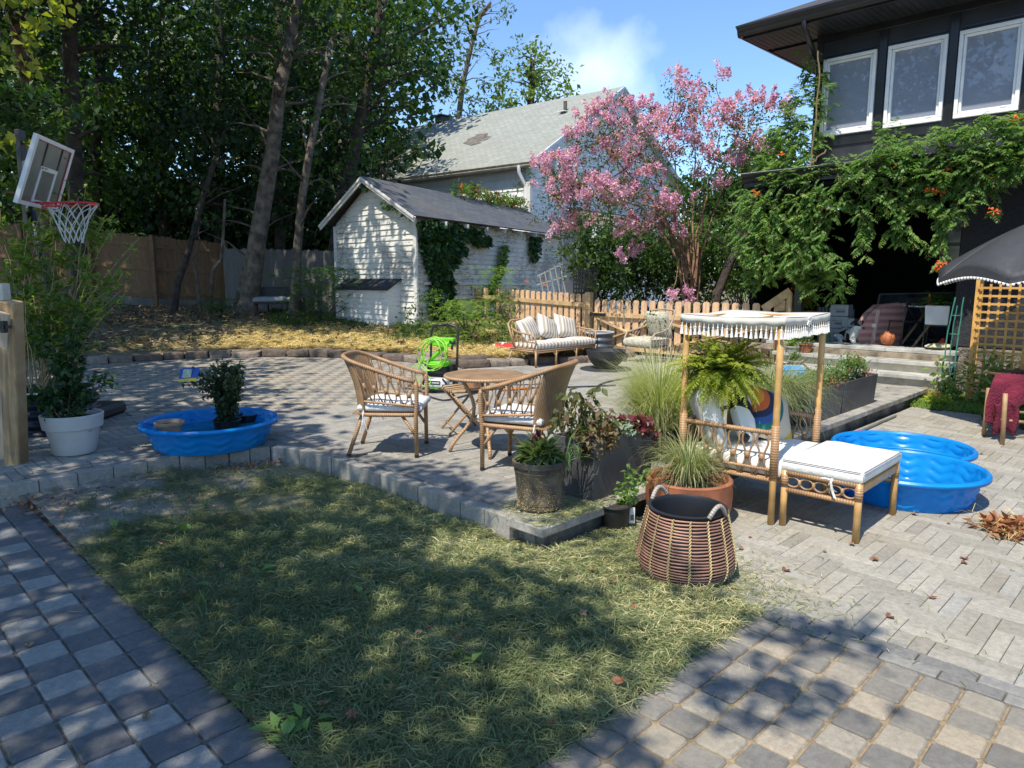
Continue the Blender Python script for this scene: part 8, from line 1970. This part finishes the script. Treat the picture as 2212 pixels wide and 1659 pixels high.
m.add(P,[tuple(range(k9)),tuple(range(2*k9-1,k9-1,-1))]+[(i,(i+1)%k9,k9+(i+1)%k9,k9+i)for i in range(k9)],[(p.z,0,.5)for p in P])
m.build('wrapped_roll',stripes('pink_plastic',(.36,.18,.16),(.50,.30,.27),9,'X',0,.35),t,bevel=.05,seg=3,smooth='auto')
m=MB();m.beam(d*-.13+n_*-.135,d*-.06+n_*-.135+Vector((0,0,.60)),.06,.02,n_);m.build('tape_seam',plain('pink_tape',(.50,.34,.30),.4,.1,5,.1),t,bevel=.006);m=MB();m.cbox(d*-.13+n_*-.15+Vector((0,0,.35)),(.05,.05,.06),R_(-45));m.build('paper_tag',WHT,t)
t=thing('framed_picture','large dark framed picture leaning against the back of the porch','picture',pX(2000,700,14.2));m=MB();A4=[pd(1880,735,12.3),pd(2085,735,12.1),pd(2105,632,12.5),pd(1901,636,12.7)];m.add(A4,[(0,1,2,3)]);m.build('picture',plain('dim_print',(.05,.06,.075),.4,.9,5,0,col2=(.012,.014,.018)),t,True,solid=.02)
m=MB();[m.beam(A4[i],A4[(i+1)%4],.03,.035)for i in range(4)];m.build('frame',plain('pewter_frame',(.16,.165,.17),.5,.1,5,.1),t,True)
t=thing('folding_chair','black metal folding chair with a perforated back on the porch','chair',pX(1955,738,12.42),face(-.15,1));BMt=plain('satin_black_metal',(.03,.032,.035),.35,.2,5,.1)
for s in(-1,1):
 m=MB();m.tube([(s*.21,-.18,.0),(s*.21,-.20,.43),(s*.20,-.24,.80)],.011,7);m.build('leg',BMt,t,smooth=True);m=MB();m.tube([(s*.19,.20,.0),(s*.19,.14,.43)],.011,7);m.build('leg',BMt,t,smooth=True)
m=MB()
for i in range(7):
 for j in range(4):m.box(-.165+i*.053-.0045-.02,-.165+i*.053+.0045-.02,-.232,-.226,.66,.79)if j==0 else None
for j in range(5):m.box(-.2,.2,-.233,-.226,.655+j*.034,.668+j*.034)
m.box(-.2,-.17,-.233,-.226,.65,.80);m.box(.165,.2,-.233,-.226,.65,.80);m.build('backrest',BMt,t)
m=MB();m.box(-.2,.2,-.2,.16,.425,.44);m.build('seat',BMt,t,bevel=.005)
t=thing('folding_table','small folding table with crossed wooden legs on the porch','table',pX(1992,738,12.5),face(0,-1));m=MB();m.box(-.26,.24,-.2,.2,.665,.685);m.build('tabletop',plain('pale_top',(.5,.5,.46),.5,.1,5,.1),t,bevel=.004)
for y in(-.17,.17):
 for s in(-1,1):m=MB();m.beam((s*.26,y,.02),(-s*.18,y,.66),.03,.018,(0,1,0));m.build('leg',wood('dim_wood',(.20,.14,.08),(.30,.21,.12))if s>0 else BPL,t)
tq=t.location+Vector((0,0,.686))
bt_=thing('sauce_bottle','orange sauce bottle with a yellow cap on the folding table','bottle',tq+rf((.0,-.1)));m=MB();m.lathe([(.03,0),(.034,.01),(.034,.06),(.028,.08),(.033,.11),(.018,.145),(.014,.15)],16);m.build('bottle_body',plain('ketchup_red',(.62,.08,.02),.35,.15,6,0),bt_,smooth='auto');m=MB();m.lathe([(.017,.145),(.017,.175),(.012,.18),(0,.18)],12);m.build('cap',plain('yellow_cap',(.70,.38,.02),.4,.1,5,0),bt_)
bw=thing('teal_dish','shallow teal dish on the left of the folding table','dish',tq+rf((-.14,-.03)));m=MB();m.lathe([(.05,0),(.09,.03),(.085,.03),(.02,.008)],20);m.build('dish_body',plain('teal_glaze',(.06,.22,.24),.3,.1,5,0),bw)
bw=thing('plastic_bag','crumpled clear plastic bag at the right of the folding table','bag',tq+rf((.15,.0)));m=MB();m.ball((0,0,.05),.06,12,8,(1.3,1,.8));m.build('bag_body',plain('crumpled_film',(.35,.37,.38),.2,.3,20,1,bd=.03),bw)
q=pX(2022,742,12.25);t=thing('metal_stand','black wire stand under the white square planter','stand',q,R_(6));m=MB()
for x in(-.16,.16):
 for y in(-.16,.16):m.tube([(x,y,0),(x*.92,y*.92,.40)],.008,5)
m.tube([(-.15,-.15,.40),(.15,-.15,.40),(.15,.15,.40),(-.15,.15,.40)],.009,5,closed=True);m.build('wire_frame',BMt,t)
t=thing('white_planter','square white planter on a wire stand by the porch corner','planter',q+Vector((0,0,.41)),R_(6));m=MB();m.add([(-.15,-.15,0),(.15,-.15,0),(.15,.15,0),(-.15,.15,0),(-.165,-.165,.29),(.165,-.165,.29),(.165,.165,.29),(-.165,.165,.29)],[(3,2,1,0),(0,1,5,4),(1,2,6,5),(2,3,7,6),(3,0,4,7),(4,5,6,7)]);m.build('planter_body',plain('white_glaze',(.62,.63,.63),.3,.1,5,.05),t,bevel=.006)
g=thing('porch_fern','dim green fern in the square white planter by the porch corner','fern',q+Vector((0,0,.7)));cs=[]
for k in range(70):
 a=random.uniform(0,6.28);an=random.uniform(.5,1.4);P=[q+Vector((0,0,.70))];
 for i in range(7):P.append(P[-1]+Vector((math.cos(a)*math.cos(an),math.sin(a)*math.cos(an),math.sin(an)))*.05);an-=.2
 cs.append(P)
V,qd,uv=pinnate(cs,.035,.014,.015);link('fronds',np_mesh('fronds',V,qd,None,uv),LOC,g,True)
m=MB();rq=pX(2037,742,12.35);m.lathe([(.06,0),(.065,.02),(.065,.14),(.03,.18),(.02,.2),(0,.2)],18);t=thing('red_can','red plastic canister on the porch floor under the wire stand','canister',rq);m.build('canister_body',plain('red_plastic',(0,0,0)),t,smooth='auto')
rq=pX(2028,748,12.0,.646);t=thing('round_basket_lid','yellow shell-shaped cushion lying at the right end of the top step','cushion',rq,face(1,.1)-math.pi/2);m=MB()
m.ball((0,0,.045),.17,30,10,(1.15,.75,.27));m.build('cushion_body',stripes('yellow_rib',(.55,.50,.26),(.36,.31,.12),20,'Z'),t,smooth=True);m=MB();m.tube([(math.cos(a)*.195,math.sin(a)*.128,.04)for a in[i*.21 for i in range(30)]],.014,6,closed=True);m.build('piping',plain('cream_piping',(.6,.55,.38),.9,.1,9,.3),t,smooth=True)
t=thing('blue_lounger','low folding lounger with bright blue webbing beside the steps','lounger',Vector((10.0,4.2,.18)));BW_=plain('sky_webbing',(.03,.32,.72),.5,.15,5,.1)
def lp(x,y,z):return pd(x,y,10.25+z)
fr_=[(1683,786,.3),(1735,786,.35),(1762,812,.1),(1720,842,-.2),(1700,826,0)]
m=MB();m.tube([lp(*p_)for p_ in fr_],.014,6,closed=True);m.tube([lp(1700,826,0),v3(lp(1700,826,0),.18)],.012,6);m.tube([lp(1762,812,.1),v3(lp(1762,812,.1),.18)],.012,6);m.tube([lp(1720,842,-.2),v3(lp(1720,842,-.2),.18)],.012,6);m.build('frame',BPL,t,True,smooth=True)
for(p_,q_,r_1,s_1)in[((1685,790),(1727,789),(1742,799),(1690,801)),((1686,804),(1742,801),(1750,808),(1692,812)),((1693,815),(1752,811),(1760,818),(1720,838))]:
 m=MB();m.add([lp(*k_,.25-.004*(k_[1]-786))for k_ in(p_,q_,r_1,s_1)],[(0,1,2,3)]);m.build('webbing',BW_,t,True,solid=.01)
m=MB();m.tube([lp(1742,796,.28),lp(1766,818,.1)],.010,6);m.build('coral_edge',plain('coral',(.6,.15,.12),.6,.1,5,.1),t,True)
lvm=[]
for s in range(6):
 r=random.Random(s+40);bm=bmesh.new();pts=[];n=12
 for i in range(n):a=i/n*2*math.pi;rr=(.030 if i%2==0 else.019)*(1+.35*math.cos(a))*r.uniform(.8,1.2);pts.append(bm.verts.new((math.cos(a)*rr*1.3,math.sin(a)*rr,.004+.012*abs(math.sin(a*1.5+s))*r.random()+.010*(abs(math.cos(a))))))
 c0=bm.verts.new((0,0,.003));[bm.faces.new((c0,pts[i],pts[(i+1)%n]))for i in range(n)];me=bpy.data.meshes.new('fallen_leaf');bm.to_mesh(me);bm.free();me.materials.append([plain('rust_dead_leaf',(.24,.10,.05),.8,.4,60,.3),plain('tan_dead_leaf',(.30,.18,.10),.8,.4,60,.3)][s%2]);lvm.append(me)
spots=[(x*.54,y*.54,'l')for x,y in[(2690,1480+820)]]
spots=[(540,1522),(535,1545),(545,1550),(850,1510),(1010,1425),(700,1540),(1255,1350),(1370,1325),(1320,1265),(1450,1435),(1190,1585),(1210,1592),(1225,1580),(880,1418),(905,1385),(990,1395),(925,1370),(140,1160),(200,1215),(210,1140),(330,1130),(250,1120),(480,1152),(360,1335),(405,1300),(345,1195),(300,1160),(480,1230),(60,1395),(180,1290),(315,1550),(370,1195),(130,1140),(520,1130),(410,1105),(620,1140),(690,1120),(150,1110),(1275,1240),(760,1560),(770,1310),(1340,1490),(1585,1270),(2082,1214),(2085,1206),(1998,1088),(2030,975),(2120,980),(1885,888),(1600,1185),(1500,1130),(1620,1160),(1780,1190),(1840,1175),(1920,1330),(2010,1290),(1975,1110),(1890,1210),(1695,1230),(2050,1130)]
for(x,y)in spots:
 q=at(x,y,.02);onlawn=1.1<q.x<3.2 and q.y>1.6;o=bpy.data.objects.new('fallen_leaf',random.choice(lvm));C.objects.link(o);o.location=(q.x,q.y,(lz(q.x,q.y)+.045)if onlawn else.016);o.rotation_euler=(random.gauss(0,.25)if onlawn else 0,random.gauss(0,.25)if onlawn else 0,random.uniform(0,6.28));o.scale=[random.uniform(.4,.85)]*3
 tag(o,'curled brown dead leaf lying on the grass or paving','leaf','fallen leaves')
c0=at(2185,1148,.015);P=[];
for k in range(380):P.append((c0 .x+random.gauss(0,.09),c0 .y+random.gauss(0,.07),.02+abs(random.gauss(0,.025))))
V,q,uv=leaf_mesh('pile',P,.07,.04,1.5);o=link('leaf_pile',np_mesh('leaf_pile',V,q,None,uv),leafmat('rust_pile',(.20,.07,.03),(.38,.17,.08),.15,.8,(.45,.26,.14)));tag(o,'small pile of dry brown leaves and stalks on the lower patio at the right edge','leaf pile',kind='stuff')
P=[(c0 .x+random.gauss(0,.12),c0 .y+random.gauss(0,.10),.02+random.random()*.04)for k in range(260)];o=litter('pile_stalks',np.array(P),.16,.003,.35,rng.random(260),STRAW,curl=1.2);tag(o,'thin dry stalks tangled through the leaf pile at the right edge','stalks',kind='stuff')
P=[]
for(x,y,n,sx_,sy_)in[(430,1003,260,.5,.06),(560,1010,120,.3,.06),(100,1090,120,.12,.18),(40,1070,60,.08,.1)]:
 c=at(x,y,.03)
 for k in range(n):P.append((c.x+random.gauss(0,sx_ if sy_<.1 else sy_),c.y+random.gauss(0,.05 if sy_<.1 else sx_*1.5),.03+abs(random.gauss(0,.012))+.035*max(0,c.y-5.5)))
V,q,uv=leaf_mesh('drift',P,.035,.02,2.5);o=link('leaf_drift',np_mesh('leaf_drift',V,q,None,uv),leafmat('rust_pile',(0,0,0),(0,0,0)));tag(o,'rusty dead leaves drifted along the foot of the patio edge','leaves',kind='stuff')
P=[]
for k in range(700):
 x=random.uniform(1.1,2.7);y=random.uniform(4.6,6.2);
 if random.random()<(y-4.2)/2:P.append((x,y))
V=[];F=[]
for(x,y)in P:
 r=random.uniform(.004,.011);z=lz(x,y)+r*.4;n=len(V);V+=[(x+r,y,z),(x,y+r,z),(x-r,y,z),(x,y-r,z),(x,y,z+r*.7),(x,y,z-r)];F+=[(n,n+1,n+4),(n+1,n+2,n+4),(n+2,n+3,n+4),(n+3,n,n+4)]
me=bpy.data.meshes.new('pebbles');me.from_pydata(V,[],F);tag(link('pebbles',me,plain('pale_pebble',(.42,.38,.33),.9,.5,60,.3)),'pale gravel pebbles on the bare soil corner of the lawn','gravel',kind='stuff')
bl=[]
for k in range(64):
 x=-200+k*17.5;f=random.uniform(30,36);y=random.choice([560,500,420,330,230,130,40])if True else 0;c=pd(x,y,f);bl.append((c.x,c.y,c.z,2.6,2.6,2.0))
for k in range(46):
 x=-200+k*21;c=pd(x,560+random.uniform(-25,15),28.5);bl.append((c.x,c.y,c.z,1.8,1.8,1.3))
for k in range(40):
 x=-200+k*24;c=pd(x,470+random.uniform(-25,15),29.5);bl.append((c.x,c.y,c.z,2,2,1.5))
o=foliage('far_wood',bl,LDK,None,.24,.8,16,.42,.28,shell=.2,world=False);tag(o,'dark mass of woodland closing the view behind the fences on the left','woodland',kind='stuff')
